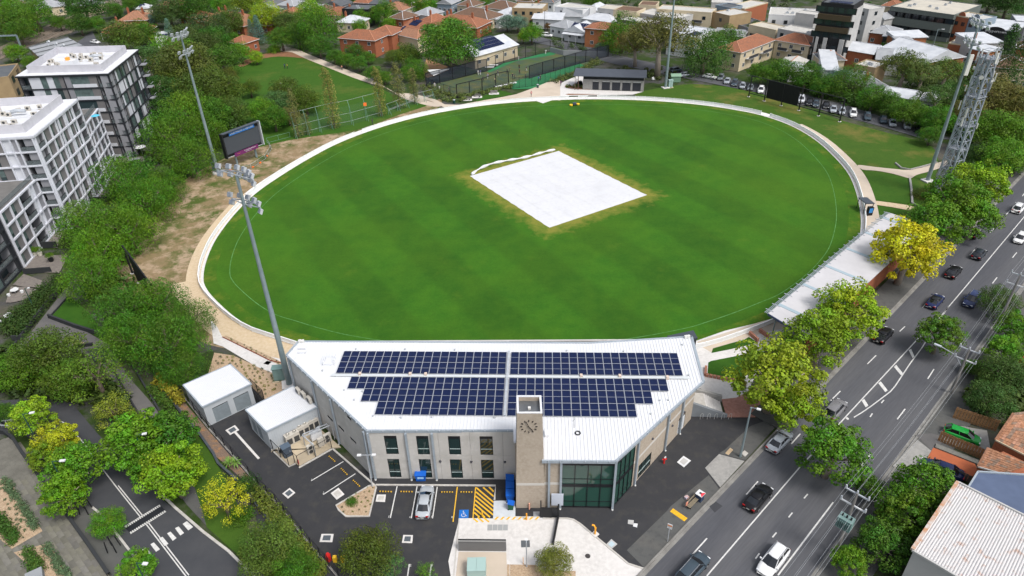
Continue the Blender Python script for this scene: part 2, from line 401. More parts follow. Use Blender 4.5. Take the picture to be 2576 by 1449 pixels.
for c,r,a,b in [(3,2,(1000,765),(1088,678)),(3,2,(630,1135),(728,1037)),(3,2,(1325,437),(1378,387)),(3,2,(1555,197),(1587,160)),(3,2,(1670,817),(1607,915)),(3,2,(1380,1217),(1300,1322)),(3,3,(1033,222),(937,343)),
                   (3,1,(2503,1092),(2460,1145)),(3,1,(2305,1343),(2258,1403)),(3,1,(2438,665),(2397,710)),(3,1,(2277,847),(2230,897)),(3,1,(2078,1065),(2030,1120)),(2,3,(2475,497),(2357,630)),(2,3,(1962,1070),(1820,1228)),(3,3,(325,18),(235,120)),
                   (3,2,(1050,1263),(1027,1298)),(3,2,(1167,1127),(1140,1158)),(3,3,(400,625),(362,668)),(3,3,(245,812),(207,860)),(3,3,(85,1012),(45,1060)),(2,3,(2490,1222),(2450,1275)),(3,1,(2576,500),(2560,525))]:
    structure('lane_dash',line(Z(c,r,*a),Z(c,r,*b),.15,.014),white_line)
for pts in [[(1778,1449),(1932,1269),(2009,1179),(2127,1049),(2313,848),(2354,812),(2387,771),(2427,724),(2576,546),(2700,410)],
            [(2148,1050),(2169.5,1037),(2194.5,1019.5),(2214.5,1004.5),(2239.5,985.5),(2252,971),(2269.5,944.5),(2289.5,914.5),(2317,878),(2330,858)],[(2352,824),(2386,771)],[(1957,1447),(2096,1263.75)]]:
    mb=MB();Q=[g(*p) for p in pts]
    mb.strip(offset_line(Q,.075),offset_line(Q,-.075),.014);structure('lane_line',mb,white_line)
for q in ([(1415,625),(1440,613),(1475,690),(1455,705)],[(1268,795),(1290,772),(1358,858),(1340,880)],[(1110,958),(1135,940),(1205,1030),(1180,1048)],[(943,1135),(968,1115),(1010,1183),(983,1200)],[(780,1310),(795,1297),(818,1318),(800,1328)]):
    structure('chevron_bar',MB().face([Z(3,2,*p,.014) for p in q]),white_line)
# forecourt and car park: one dark sheet, then the paler pieces on it
car_park=poly([(1640,1449),(1560,1449),(1150,1600),(780,1449),(640,1230),(585,1100),(560,1000),(600,950),(720,1000),(940,1180),(1280,1190),(1560,1240),(1740,1040),(1870,1040),(1910,1118)])
flat('car_park',poly([(720,1520),(640,1290),(520,1060),(560,985),(640,955),(720,1020),(900,1180),(1250,1180),(1560,1230),(1740,1035),(1885,1048),(1960,1065),(1620,1432),(1500,1520)]),.004,asphalt_new)
def ck(pts,c,r,z,mat,name):return flat(name,poly(pts,c,r),z,mat)
ck([(1155,1190),(1555,800),(1600,745),(1980,435),(2060,540),(2098,590),(1990,690),(1330,1365)],2,3,.012,pave_dark,'pavement')
ck([(1943,362),(2083,222),(2340,292),(2095,558)],2,3,.016,conc_grey,'driveway_apron')
ck([(2140,180),(2400,-60),(2570,-120),(2640,-40),(2350,285),(2085,215)],2,3,.012,pave_dark,'pavement')
ck([(2048,875),(1985,1449),(1975,1560),(2700,1560),(2576,1449)],1,3,.02,conc_pale,'concrete_apron')
ck([(-530,870),(-400,868),(-250,870),(200,880),(320,870),(560,870),(620,880),(690,925),(960,1150),(1170,1325),(1325,1375),(1270,1480),(-600,1560),(-640,1300)],2,3,.024,conc_pale,'concrete_apron')
ck([(2392,693),(2576,690),(2610,700),(2610,850),(2385,885)],1,3,.03,M('pale_blue_concrete',(.52,.55,.58),.8,(.46,.49,.52),1.5),'concrete_pad')
ck([(2385,862),(2610,850),(2896,852),(2880,890),(2385,892)],1,3,.034,white_line,'painted_strip')
for k in range(8):
    x=2395+k*58
    ck([(x,885),(x+22,885),(x+52,855),(x+30,855)],1,3,.040,yellow_line,'yellow_bar')
# parking bays
for a,b,m_ in [((1420,547),(1352,865),0),((1621,547),(1563,868),0),((1824,552),(1776,870),0),((2026,552),(1983,905),1),((2210,555),(2180,905),1),((880,297),(555,492),0),((1000,420),(677,630),0),((1543,1330),(1525,1449),0),((1765,1330),(1748,1449),0)]:
    structure('bay_line',line(Z(1,3,*a),Z(1,3,*b),.13,.016),yellow_line if m_ else white_line)
for k in range(8):
    y0=560+k*42
    a=(2215-(y0-560)*.08,y0);b=(2392-(y0-560)*.03,y0+150)
    if b[1] > 858:b=(a[0]+(858-a[1])*1.18,858)
    if k==7:continue
    A=Z(1,3,*a);B=Z(1,3,*b);structure('hatch_bar',line(A,B,.2,.045 if k > 5 else .018),yellow_line)
for a,b in [((2188,872),(2232,908)),((2232,862),(2288,908)),((2288,860),(2345,908))]:structure('hatch_bar',line(Z(1,3,*a),Z(1,3,*b),.2,.045),yellow_line)
for a,b in [((2285,557),(2392,650)),((2345,555),(2392,600))]:
    structure('hatch_bar',line(Z(1,3,*a),Z(1,3,*b),.2,.018),yellow_line)
# small painted numbers at the bay ends
for px,t in (((1338,852),'5'),((1549,855),'6'),((1765,855),'7'),((1973,858),'8'),((560,480),'1'),((680,612),'2'),((1555,1342),'2'),((1775,1340),'1')):
    mb=text_mb(t,.45,.0);o=Z(1,3,*px,.02);xf(mb,Matrix.Translation(o));structure('bay_number',mb,white_line)
# disabled bay symbol
dq=[Z(1,3,*p) for p in ((2040,870),(2138,866),(2141,782),(2046,784))]
flat('disabled_bay_square',dq,.016,blue_paint)
sc=sum(dq,Vector())/4;sz=(dq[1]-dq[0]).length
sm=MB()
def arc(cx,cy,r,a0,a1,w,n=14):
    A=[(cx+math.cos(math.radians(a0+(a1-a0)*i/n))*(r-w/2),cy+math.sin(math.radians(a0+(a1-a0)*i/n))*(r-w/2),0) for i in range(n+1)]
    B=[(cx+math.cos(math.radians(a0+(a1-a0)*i/n))*(r+w/2),cy+math.sin(math.radians(a0+(a1-a0)*i/n))*(r+w/2),0) for i in range(n+1)]
    sm.strip(A,B,0)
arc(-.03,-.14,.21,130,360,.06);arc(-.06,.34,.03,0,360,.06)
for a,b in (((-.06,.26),(-.04,-.02)),((-.04,-.02),(.14,-.02)),((.14,-.02),(.22,-.26)),((.22,-.26),(.32,-.22)),((-.05,.14),(.1,.12))):line(a,b,.065,0,sm)
sm.v=[(sc.x+x*sz,sc.y+y*sz,.022) for x,y,z in sm.v];structure('wheelchair_symbol',sm,white_line)
# kerbs of the car park (raised)
def kerb_line(pts,w=.18,h=.12,name='kerb',mat=conc,z0=-.05,closed=False):
    Q=[Vector(p) for p in pts];mb=MB()
    a,b=offset_line(Q,w/2,closed),offset_line(Q,-w/2,closed)
    if closed:a.append(a[0]);b.append(b[0])
    mb.strip(a,b,h);o=len(mb.v)
    for s in (a,b):
        mb.strip([(p.x,p.y,z0) for p in s],[(p.x,p.y,h) for p in s])
    return structure(name,mb,mat)
for pts in ([(1205,535),(2410,542),(2400,690)],[(770,170),(1190,535)],[(433,362),(770,172)],[(160,180),(335,350),(400,320)],):
    kerb_line(poly(pts,1,3),.22)
kerb_line(poly([(310,872),(560,872),(620,885),(690,930),(960,1153),(1170,1328),(1325,1378)],2,3),.2,.1)
kerb_line(poly([(2045,872),(1990,1449)],1,3),.14,.08)
# planted wedge island in the car park
isl=poly([(805,745),(1140,545),(1195,540),(1210,560),(1140,852),(905,852),(835,790)],1,3)
structure('planter_island',MB().prism(isl,-.05,.08),mulch);kerb_line(isl,.2,.13,closed=True)
# red-brick paved patch, plaza, ramps by the oval's corner  (zoom 3.22 px per source px from 2700,1250)
def Q5(x,y,z=0):return g((2700+x/3.22)/1.5652,(1250+y/3.22)/1.5652,z)
flat('plaza',[Q5(*p) for p in [(60,470),(130,300),(500,170),(960,60),(1110,20),(1300,130),(1400,260),(1000,420),(900,700),(760,1010),(450,1050),(180,900),(100,990),(-200,800)]],.05,conc_pale)
flat('plaza',[Q5(*p) for p in [(150,345),(330,450),(345,400),(760,270),(1010,190),(1290,130),(1110,15),(960,55),(560,180),(150,310)]],.06,tan_conc)
flat('brick_paving',[Q5(*p) for p in [(450,1040),(640,1020),(760,960),(1000,780),(1150,650),(1250,750),(880,1270),(520,1270)]],.062,M('red_brick_paving',(.34,.16,.13),.9,(.44,.25,.2),6,c3=(.28,.14,.11),sc3=3))
flat('lawn_strip',[Q5(*p) for p in [(325,455),(345,395),(590,325),(740,285),(800,250),(915,325),(600,400)]],.068,lawn)
flat('lawn_strip',[Q5(*p) for p in [(285,575),(320,555),(600,500),(920,430),(1000,440),(960,560),(700,800),(530,790),(275,735)]],.066,lawn)
# -------------------------- left street and its surroundings
left_road=poly([(-40,1010),(90,1002),(180,1012),(240,1085),(300,1145),(400,1250),(520,1345),(700,1500),(420,1560),(100,1120),(40,1080),(-40,1075)])
flat('side_street',left_road,.004,M('asphalt_dark',(.043,.046,.053),.85,(.056,.058,.064),.3,speck=.12,bump=.2))
def zl(c,r,a,b,w=.12,z=.012,name='lane_line',mat=white_line):structure(name,line(Z(c,r,*a),Z(c,r,*b),w,z),mat)
mb=MB();Q=smooth_line([Z(0,2,580,1335),Z(0,2,650,1360),Z(0,2,740,1449),Z(0,3,850,120),Z(0,3,970,290),Z(0,3,1165,545),Z(0,3,1400,840),Z(0,3,1480,940),Z(0,3,1870,1449),Z(0,3,2100,1740)],4)
mb.strip(offset_line(Q,.06),offset_line(Q,-.06),.012);structure('lane_line',mb,white_line)
mb=MB();Q=[Z(0,3,1180,545),Z(0,3,1418,840),Z(0,3,1500,940),Z(0,3,1890,1449)];Q=offset_line(Q,-.12 if offset_line(Q,-.12)[0].x > Q[0].x else .12)
mb.strip(offset_line(Q,.06),offset_line(Q,-.06),.012);structure('lane_line',mb,white_line)
hump=[Z(0,3,*p) for p in ((1255,955),(1610,735),(1675,805),(1315,1030))]
structure('speed_hump',MB().prism([(p.x,p.y) for p in hump],-.02,.07),M('hump_tar',(.015,.017,.022),.7))
for k in range(18):
    f=(k+.5)/18
    for a,b,s in ((hump[0],hump[1],1),(hump[3],hump[2],-1)):
        p=a.lerp(b,f);q=(hump[3].lerp(hump[2],f)-hump[0].lerp(hump[1],f)).normalized()*s
        structure('hump_marking',line(p,p+q*.32,.16,.082),white_line)
for a,b in ((hump[0],hump[1]),(hump[3],hump[2])):structure('hump_marking',line(a,b,.07,.078),white_line)
for q in ([(1837,925),(1880,897),(1943,955),(1895,990)],[(1760,968),(1797,950),(1852,1015),(1815,1042)],[(1682,1020),(1715,1002),(1776,1067),(1738,1095)],[(1600,1072),(1635,1053),(1695,1125),(1655,1147)],[(1513,1130),(1548,1110),(1610,1180),(1570,1205)],[(1430,1185),(1467,1163),(1528,1230),(1490,1257)],[(1350,1240),(1385,1218),(1440,1290),(1400,1310)]):
    structure('crossing_bar',MB().face([Z(0,3,*p,.016) for p in q]),white_line)
# footpath on the far side of the street and verge
flat('footpath',poly([(-20,895),(60,860),(90,820),(165,725),(190,690),(250,700),(240,725),(135,795),(210,830),(280,870),(320,945),(370,1000),(430,1075),(370,1085),(300,980),(250,905),(100,850),(60,890),(0,905)]),.0,asphalt_path)
flat('footpath',poly([(505,1230),(560,1310),(640,1380),(720,1500),(690,1500),(600,1395),(540,1345),(470,1270),(420,1200),(440,1190)]),.008,pave_dark)
# left paved forecourt of the flats (stone paving)
pav_px=[(0,1110),(20,1100),(60,1125),(110,1210),(175,1315),(270,1440),(320,1520),(-60,1520),(-60,1100)]
fore=poly(pav_px);flat('stone_forecourt',fore,.004,M('stone_paving',(.14,.135,.12),.9,(.18,.17,.15),.8,c3=(.11,.105,.095),sc3=1.5))
mbk=[Z(0,3,*p) for p in [(-60,-10),(60,20),(140,80),(230,220),(430,500),(700,870),(900,1150),(1110,1460)]]
kerb_line(mbk,.35,.75,'retaining_wall',M('charcoal_wall',(.03,.033,.036),.8))
flat('footpath',[Z(0,3,*p) for p in [(260,210),(380,150),(450,420),(640,640),(1000,790),(1240,1110),(1330,1230),(1250,1320),(1330,1460),(1120,1460),(900,1140),(700,860),(430,490)]],.014,M('footpath_dark',(.075,.078,.075),.9,(.095,.095,.09),.6,speck=.1))
# stone slabs of the forecourt, laid along its wall: the nearest as parts, the rest joined
fs=bpy.data.objects['stone_forecourt'];WL['stone_forecourt']=Vector((0,0,0));wd=(Z(0,3,1110,1460)-Z(0,3,230,220)).normalized();wn_=Vector((-wd.y,wd.x,0))
def in_poly(x,y,P):
    k=False
    for i in range(len(P)):
        a,b=P[i],P[(i+1) % len(P)]
        if (a[1] > y) !=(b[1] > y) and x < (b[0]-a[0])*(y-a[1])/(b[1]-a[1])+a[0]:k=not k
    return k
sl_m=M('stone_slab',(.15,.145,.125),.9,(.75,.75,.75),.8,objcol=True,speck=.08)
slab_me=mesh_of('paving_slab',MB().prism([(-.585,-.285),(.585,-.285),(.585,.285),(-.585,.285)],0,.014),sl_m)
rs=random.Random(3);o0=Z(0,3,600,800);cand=[]
for i in range(-60,60):
    for j in range(-60,60):
        p=o0+wd*(i*1.2+(.6 if j % 2 else 0))+wn_*(j*.6)
        if in_poly(p.x,p.y,[(q.x,q.y) for q in fore]):cand.append(p)
cand.sort(key=lambda p:p.length);an_=math.atan2(wd.y,wd.x)
for p in cand[:290]:
    o=mk('paving_slab',None,None,fs,me=slab_me,local=True);o.location=(p.x,p.y,.006);o.rotation_euler[2]=an_;t=rs.uniform(.85,1.25);o.color=(.15*t,.145*t,.125*t*rs.uniform(.92,1.05),1)
mb=MB()
for p in cand[290:]:mb.box((p.x,p.y,.006),(1.17,.57,.014),an_)
if mb.v:o=mk('paving_slabs',mb,sl_m,fs,kind='stuff');o.color=(.15,.145,.125,1)
kerb_line([Z(0,3,*p) for p in [(1640,640),(1760,760),(2050,1010),(2300,1200),(2600,1500)]],.3,.12)
kerb_line([Z(0,3,*p) for p in [(930,760),(1050,860),(1240,1110),(1340,1240),(1560,1560)]],.25,.12)
# repair patches and wear on the road
flat('road_patch',poly([(1985,750),(2050,700),(2120,745),(2040,812)],2,3),.009,M('asphalt_repair',(.05,.052,.058),.85,(.042,.044,.05),.5,speck=.1))
flat('road_patch',[Z(3,2,*p) for p in [(1180,320),(1300,300),(1560,470),(1420,620),(1050,400)]],.006,M('asphalt_patch',(.082,.084,.09),.85,(.07,.072,.08),.5,speck=.1))
# -------------------------- the pavilion
wall_conc=M('precast_concrete',(.46,.445,.42),.85,(.34,.33,.31),.45,c3=(.50,.485,.465),sc3=.9,speck=.02)
wall_beige=M('beige_brick',(.37,.315,.255),.9,(.32,.27,.215),.5,c3=(.40,.345,.285),sc3=3,bsc=9,speck=.03)
wall_band=M('pale_band',(.5,.48,.45),.85)
roof_white=M('white_roof_sheet',(.62,.64,.67),.55,(.57,.59,.625),.2,c3=(.59,.60,.62),sc3=1.5,speck=.02)
trim_grey=M('blue_grey_trim',(.30,.345,.39),.5,(.26,.3,.34),1)
core_m=M('dark_interior',(.012,.014,.015),.9)
win_glass=glass_mat('window_glass',(.014,.032,.032),.04)
atr_glass=glass_mat('atrium_glass',(.02,.065,.05),.03)
frame_m=M('black_window_frame',(.012,.013,.016),.4)
pv_cell=M('solar_cell',(.006,.011,.040),.4,(.009,.016,.055),.35,spec=.12)
pv_frame=M('solar_frame',(.55,.57,.6),.4,metal=.4)
def dirn(A,B):d=Vector((B[0]-A[0],B[1]-A[1],0));L_=d.length;return d/L_,L_
def onwall(A,B,p):
    d,_=dirn(A,B);n=Vector((d.y,-d.x,0));ray=_F*CF+ _R*(p[0]-1288) - _V*(p[1]-724.5)
    o=Vector((0,0,CH));t=(Vector((A[0],A[1],0))-o).dot(n)/ray.dot(n);q=o+ ray*t
    return (q-Vector((A[0],A[1],0))).dot(d),q.z
def wall_cells(mb,A,B,u0,u1,z0,z1,th,holes=(),inset=0.0):
    d,_=dirn(A,B);n=Vector((-d.y,d.x,0));A=Vector((A[0],A[1],0))
    us=sorted({u0,u1,*[min(max(h[k],u0),u1) for h in holes for k in (0,1)]});zs=sorted({z0,z1,*[min(max(h[k],z0),z1) for h in holes for k in (2,3)]})
    for i in range(len(us)-1):
        run=None
        for j in range(len(zs)-1):
            cu,cz=(us[i]+us[i+1])/2,(zs[j]+zs[j+1])/2
            if us[i+1]-us[i] < .004 or zs[j+1]-zs[j] < .004:continue
            if any(h[0] < cu < h[1] and h[2] < cz < h[3] for h in holes):continue
            p=A+d*us[i]+n*inset;q=A+d*us[i+1]+n*inset
            mb.prism([(p.x,p.y),(q.x,q.y),((q+n*th).x,(q+n*th).y),((p+n*th).x,(p+n*th).y)],zs[j],zs[j+1])
def wbox(A,B,u0,u1,z0,z1,out,th,mb=None):
    mb=mb or MB();d,_=dirn(A,B);n=Vector((d.y,-d.x,0));A=Vector((A[0],A[1],0))
    p=A+d*u0+n*out;q=A+d*u1+n*out
    return mb.prism([(p.x,p.y),(q.x,q.y),((q-n*th).x,(q-n*th).y),((p-n*th).x,(p-n*th).y)],z0,z1)
RZ=8.3
def Rf(x,y):return g(x,y,RZ)
roof_px=[(751,858),(1486,862),(1741,846),(1771.5,958),(1549,1160.5),(1366,1160),(1298.5,1085),(921,1083),(719.5,893)]
roofP=[Rf(*p) for p in roof_px];roofP[5]=Vector((2.9,roofP[4].y+.35,RZ));roofP[6]=Vector((-.25,59.9,RZ));roofP.insert(6,Vector((-.25,58.0,RZ)));roofP.insert(6,Vector((2.9,58.0,RZ)))
pav=root('pavilion',(0,66,0),'large pale two-storey sports pavilion with white metal roof, solar arrays and clock tower','building')
mb=MB().prism([(p.x,p.y) for p in roofP],RZ-.22,RZ-.02);mk('roof',mb,roof_white,pav)
# standing seams
def seams(polyp,step,z,mb,w=.05,h=.05,ang=0.0):
    ca,sa=math.cos(ang),math.sin(ang)
    R=[(p[0]*ca+p[1]*sa,-p[0]*sa+p[1]*ca) for p in polyp];x=min(p[0] for p in R)+step*.5;X=max(p[0] for p in R)
    while x < X:
        ys=[]
        for i in range(len(R)):
            a,b=R[i],R[(i+1) % len(R)]
            if (a[0]-x)*(b[0]-x) < 0:ys.append(a[1]+(b[1]-a[1])*(x-a[0])/(b[0]-a[0]))
        ys.sort()
        for i in range(0,len(ys)-1,2):
            q=[(x-w/2,ys[i]+.04),(x+w/2,ys[i]+.04),(x+w/2,ys[i+1]-.04),(x-w/2,ys[i+1]-.04)]
            mb.prism([(p[0]*ca-p[1]*sa,p[0]*sa+p[1]*ca) for p in q],z,z+h)
        x+=step
    return mb
mk('roof_seam',seams([(p.x,p.y) for p in roofP],.42,RZ-.02,MB(),.06,.055,-.049),roof_white,pav,kind='stuff')
# edge trims
rp=roofP
for i,wv in [(0,.35),(1,.35),(2,.45),(3,.22),(4,.2),(8,.2),(9,.25),(10,.35)]:
    a,b=rp[i],rp[(i+1) % len(rp)];d,L_=dirn(a,b);n=Vector((-d.y,d.x,0))
    cen=sum(rp,Vector())/len(rp)
    if (cen-(a+b)/2).dot(n) < 0:n=-n
    mb=MB().prism([(p.x,p.y) for p in (a-n*.08,b-n*.08,b+n*wv*.6,a+n*wv*.6)],RZ-.32,RZ+.06);mk('gutter' if i in (3,4,8,9) else 'fascia',mb,trim_grey,pav)
    if i in (3,4,8,9):
        mb=MB();k=int(L_/1.3)
        for q in range(k):
            p=a+d*(q+.5)*L_/k - n*.1;mb.box((p.x,p.y,RZ-.1),(.06,.16,.2),math.atan2(d.y,d.x))
        mk('gutter_bracket',mb,M('steel_bracket',(.4,.43,.48),.4),pav,kind='stuff')
# solid dark core added inside the walls to block light
foot=[(-31.2,76.6),(-17.75,60.95),(.15,60.1),(.15,57.6),(4.6,57.4),(4.6,56.2),(11.0,56.0),(23.6,70.2),(24.2,77.0),(-30,78.7)]
# keep walls' faces: left, front-left, tower side, front-right, right
WLa,WLb=Vector((-31.5,75.9,0)),Vector((-17.95,60.5,0))
WFa,WFb=Vector((-17.95,60.5,0)),Vector((-.1,59.75,0))
WGa,WGb=Vector((3.2,55.35,0)),Vector((11.35,54.95,0))
WRa,WRb=Vector((11.35,54.95,0)),Vector((24.07,69.7,0))
WBa,WBb=Vector((24.07,69.7,0)),Vector((24.9,77.2,0))
def inset_poly(P,d):
    Q=[Vector((p[0],p[1],0)) for p in P];return [(p.x,p.y) for p in offset_line(Q,d,True)]
corep=[WLa,WLb,Vector((-.1,59.75,0)),Vector((-.1,57.5,0)),Vector((3.2,57.5,0)),WGa,WGb,WRb,WBb,Vector((-30.3,78.6,0))]
mk('core',MB().prism(inset_poly(corep,.55),0,RZ-.23),core_m,pav)
# left concrete wall in panels
def wall_run(A,B,cuts,zc,mat,holes,th=.3,top=RZ-.23,name='wall_panel'):
    d,L_=dirn(A,B);us=[0]+[c for c in cuts]+[L_];zs=[0]+zc+[top]
    for i in range(len(us)-1):
        for j in range(len(zs)-1):
            mb=MB();wall_cells(mb,A,B,us[i]+.012,us[i+1]-.012,zs[j]+(.012 if j else 0),zs[j+1]-.012,th,holes)
            mk(name,mb,mat,pav)
    mb=MB();wall_cells(mb,A,B,.02,L_-.02,0,top,.12,holes,inset=th+.004);mk('wall_backing',mb,core_m,pav)
def px_hole(A,B,c,r,xa,ya,xb,yb):
    D=lambda x,y:(644*c+x/4,362.25*r+y/4)
    u0,_=onwall(A,B,D(xa,(ya+yb)/2));u1,_=onwall(A,B,D(xb,(ya+yb)/2));_,z1=onwall(A,B,D((xa+xb)/2,ya));_,z0=onwall(A,B,D((xa+xb)/2,yb))
    return (u0,u1,max(z0,.02),z1)
fw=[px_hole(WFa,WFb,1,3,*h) for h in ((1299,38,1425,225),(1620,40,1742,229),(1938,42,2060,230),(2254,44,2384,233),(1335,272,1452,458),(1648,274,1766,462),(1958,276,2077,465),(2268,280,2392,467))]
du=[onwall(WFa,WFb,(644+x/4,1086.75+y/4))[0] for x,y in ((1515,250),(1925,250))]
cuts=sorted([du[0],du[1],(fw[0][0]+fw[0][1])/2+2.2,(fw[2][1]+fw[3][0])/2])
cuts=sorted([(fw[0][1]+fw[1][0])/2,(fw[1][1]+fw[2][0])/2,(fw[2][1]+fw[3][0])/2,fw[3][1]+1.2])
wall_run(WFa,WFb,cuts,[4.15],wall_conc,fw)
lw=[px_hole(WLa,WLb,1,2,*h) for h in ((722,1283,768,1340),(918,1283,955,1330),(832,1385,880,1440))]+[px_hole(WLa,WLb,1,3,950,55,1002,112)]
lw=[(u0,u1,(z0+z1)/2-.3,(z0+z1)/2+.25) for u0,u1,z0,z1 in lw]
LL=dirn(WLa,WLb)[1]
wall_run(WLa,WLb,[LL*.36,LL*.6,LL*.8],[4.15],wall_conc,lw)
def window(A,B,h,par,glass=win_glass,bars=(),vbars=(),name='window',sill=True,head=0):
    u0,u1,z0,z1=h
    f=MB();t=.07
    for a in ((u0,u1,z0,z0+t),(u0,u1,z1-t-head,z1),(u0,u0+t,z0+t,z1-t-head),(u1-t,u1,z0+t,z1-t-head)):wbox(A,B,*a,-.06,.12,f)
    for b in vbars:wbox(A,B,u0+(u1-u0)*b-.025,u0+(u1-u0)*b+.025,z0+t,z1-t-head,-.065,.1,f)
    fo=mk(name,f,frame_m,par)
    mk('pane',wbox(A,B,u0+t,u1-t,z0+t,z1-t-head,-.11,.02),glass,fo)
    for b in bars:
        zz=z0+(z1-z0)*b;mk('transom',wbox(A,B,u0+t,u1-t,zz-.035,zz+.035,-.05,.05),M('pale_transom',(.35,.42,.42),.4),fo)
    return fo
for i,h in enumerate(fw):window(WFa,WFb,h,pav,bars=(.3,),vbars=(.5,) if i==4 else (),name='door' if i==4 else 'window',head=.42 if i < 4 else .0)
for h in lw:window(WLa,WLb,h,pav)
# right beige wing: front strip, glazed corner, right wall
gu=dirn(WGa,WGb)[1];g0=onwall(WGa,WGb,(1288+500/4,1086.75+540/4))[0];g1=gu-.12
big=(g0,g1,.12,7.55)
mb=MB();wall_cells(mb,WGa,WGb,0,g0,0,RZ-.23,.3,[(0,g0,3.95,4.35)]);mk('wall',mb,wall_beige,pav)
mk('wall_band',wbox(WGa,WGb,0,g0,3.955,4.345,.01,.3),wall_band,pav)
def curtain(A,B,h,nv,par,name='glass_wall'):
    u0,u1,z0,z1=h;mid=(z0+z1)/2
    f=MB();t=.09
    for zz,w in ((z0,.1),(mid-.22,.44),(z1-.35,.35),(z0+.95,.05),(mid+1.05,.05)):
        wbox(A,B,u0,u1,zz,zz+w,.0 if w > .06 else -.03,.16,f)
    fo=mk(name,f,frame_m,par)
    for i in range(nv+1):
        u=u0+(u1-u0)*i/nv;mk('mullion',wbox(A,B,u-.035,u+.035,z0+.1,z1-.35,.02,.2),frame_m,fo)
    for i in range(nv):
        for a,b in ((z0+.1,mid-.22),(mid+.22,z1-.35)):
            ua,ub=u0+(u1-u0)*i/nv+.04,u0+(u1-u0)*(i+1)/nv-.04
            mk('pane',wbox(A,B,ua,ub,a,b,-.08,.02),atr_glass,fo)
    return fo
curtain(WGa,WGb,big,4,pav)
rL=dirn(WRa,WRb)[1];e_=onwall(WRa,WRb,(1288+1215/4,1086.75+400/4))[0]
curtain(WRa,WRb,(.12,e_,.12,7.55),4,pav)
dr=[px_hole(WRa,WRb,2,3,1272,300,1385,450),px_hole(WRa,WRb,2,3,1650,50,1700,150)]
dr=[(dr[0][0],dr[0][1],.02,2.5),(dr[1][0]-.1,dr[1][1]+.1,.02,2.9)]
def band_holes(a,b):return [(a,b,3.95,4.35)]
cutsR=[e_+.02,rL*.5,rL*.78]
us=cutsR+[rL]
for i in range(len(us)-1):
    mb=MB();wall_cells(mb,WRa,WRb,us[i]+.01,us[i+1]-.01,0,RZ-.23,.3,dr+[(us[i],us[i+1],3.95,4.35)]);mk('wall',mb,wall_beige,pav)
    mk('wall_band',wbox(WRa,WRb,us[i]+.01,us[i+1]-.01,3.955,4.345,.01,.3),wall_band,pav)
window(WRa,WRb,dr[0],pav,vbars=(.3,.62),bars=(.4,),name='door')
f_=mk('door',wbox(WRa,WRb,dr[1][0]+.05,dr[1][1]-.05,.05,2.3,-.05,.06),M('white_door',(.6,.63,.66),.5),pav,label='white steel side door');mk('handle',wbox(WRa,WRb,dr[1][0]+.15,dr[1][0]+.3,1.0,1.06,.0,.06),dark_metal,f_)
mb=MB();wall_cells(mb,WBa,WBb,0,dirn(WBa,WBb)[1],0,RZ-.23,.3);mk('wall',mb,wall_beige,pav)
mb=MB();wall_cells(mb,WBb,Vector((-30.8,78.9,0)),0,55.2,0,RZ-.23,.3);mk('wall',mb,wall_conc,pav)
mb=MB();wall_cells(mb,Vector((-30.8,78.9,0)),WLa,0,3.0,0,RZ-.23,.3);mk('wall',mb,wall_conc,pav)
mb=MB();wall_cells(mb,WFb,Vector((-.1,57.8,0)),0,1.9,0,RZ-.23,.25);mk('wall',mb,wall_beige,pav)
# downpipes and wall lamps
def downpipe(A,B,u,par=pav):
    d,_=dirn(A,B);n=Vector((d.y,-d.x,0));p=Vector((A[0],A[1],0))+d*u+n*.16
    mk('downpipe',MB().box((p.x,p.y,.05),(.26,.22,RZ-.4),math.atan2(d.y,d.x)),trim_grey,par)
    q=p+n*.12;mk('pipe_shoe',MB().cyl((q.x,q.y,0),.12,.12,8),M('pale_steel',(.6,.6,.58),.5),par)
for u in (.25,(fw[0][1]+fw[1][0])/2,(fw[2][1]+fw[3][0])/2-4.5):downpipe(WFa,WFb,u)
for u in (.8,LL*.36,LL*.6,LL-.3):downpipe(WLa,WLb,u)
for u in (.55,g0-.12,gu-.05):downpipe(WGa,WGb,u)
for u in (e_+.5,rL*.62,rL*.82):downpipe(WRa,WRb,u)
for A,B,pts in ((WFa,WFb,[(1093,218),(1538,290),(1855,293),(2168,297),(2505,300)]),):
    for x,y in pts[1:]:
        u,z=onwall(A,B,(644+x/4,1086.75+y/4));d,_=dirn(A,B);n=Vector((d.y,-d.x,0));p=Vector((A[0],A[1],0))+d*u
        mk('wall_lamp',MB().tube([tuple(p+n*.0+Vector((0,0,z))),tuple(p+n*.16+Vector((0,0,z)))],[.17,.12],10),M('lamp_grey',(.06,.06,.07),.5),pav)
for u,z in ((e_+4.2,5.0),(e_+8.4,4.9),(rL*.7,3.2),(rL*.86,3.3)):
    d,_=dirn(WRa,WRb);n=Vector((d.y,-d.x,0));p=WRa+d*u
    mk('wall_lamp',MB().tube([tuple(p+Vector((0,0,z))),tuple(p+n*.18+Vector((0,0,z)))],[.17,.12],10),M('lamp_grey',(.06,.06,.07),.5),pav)
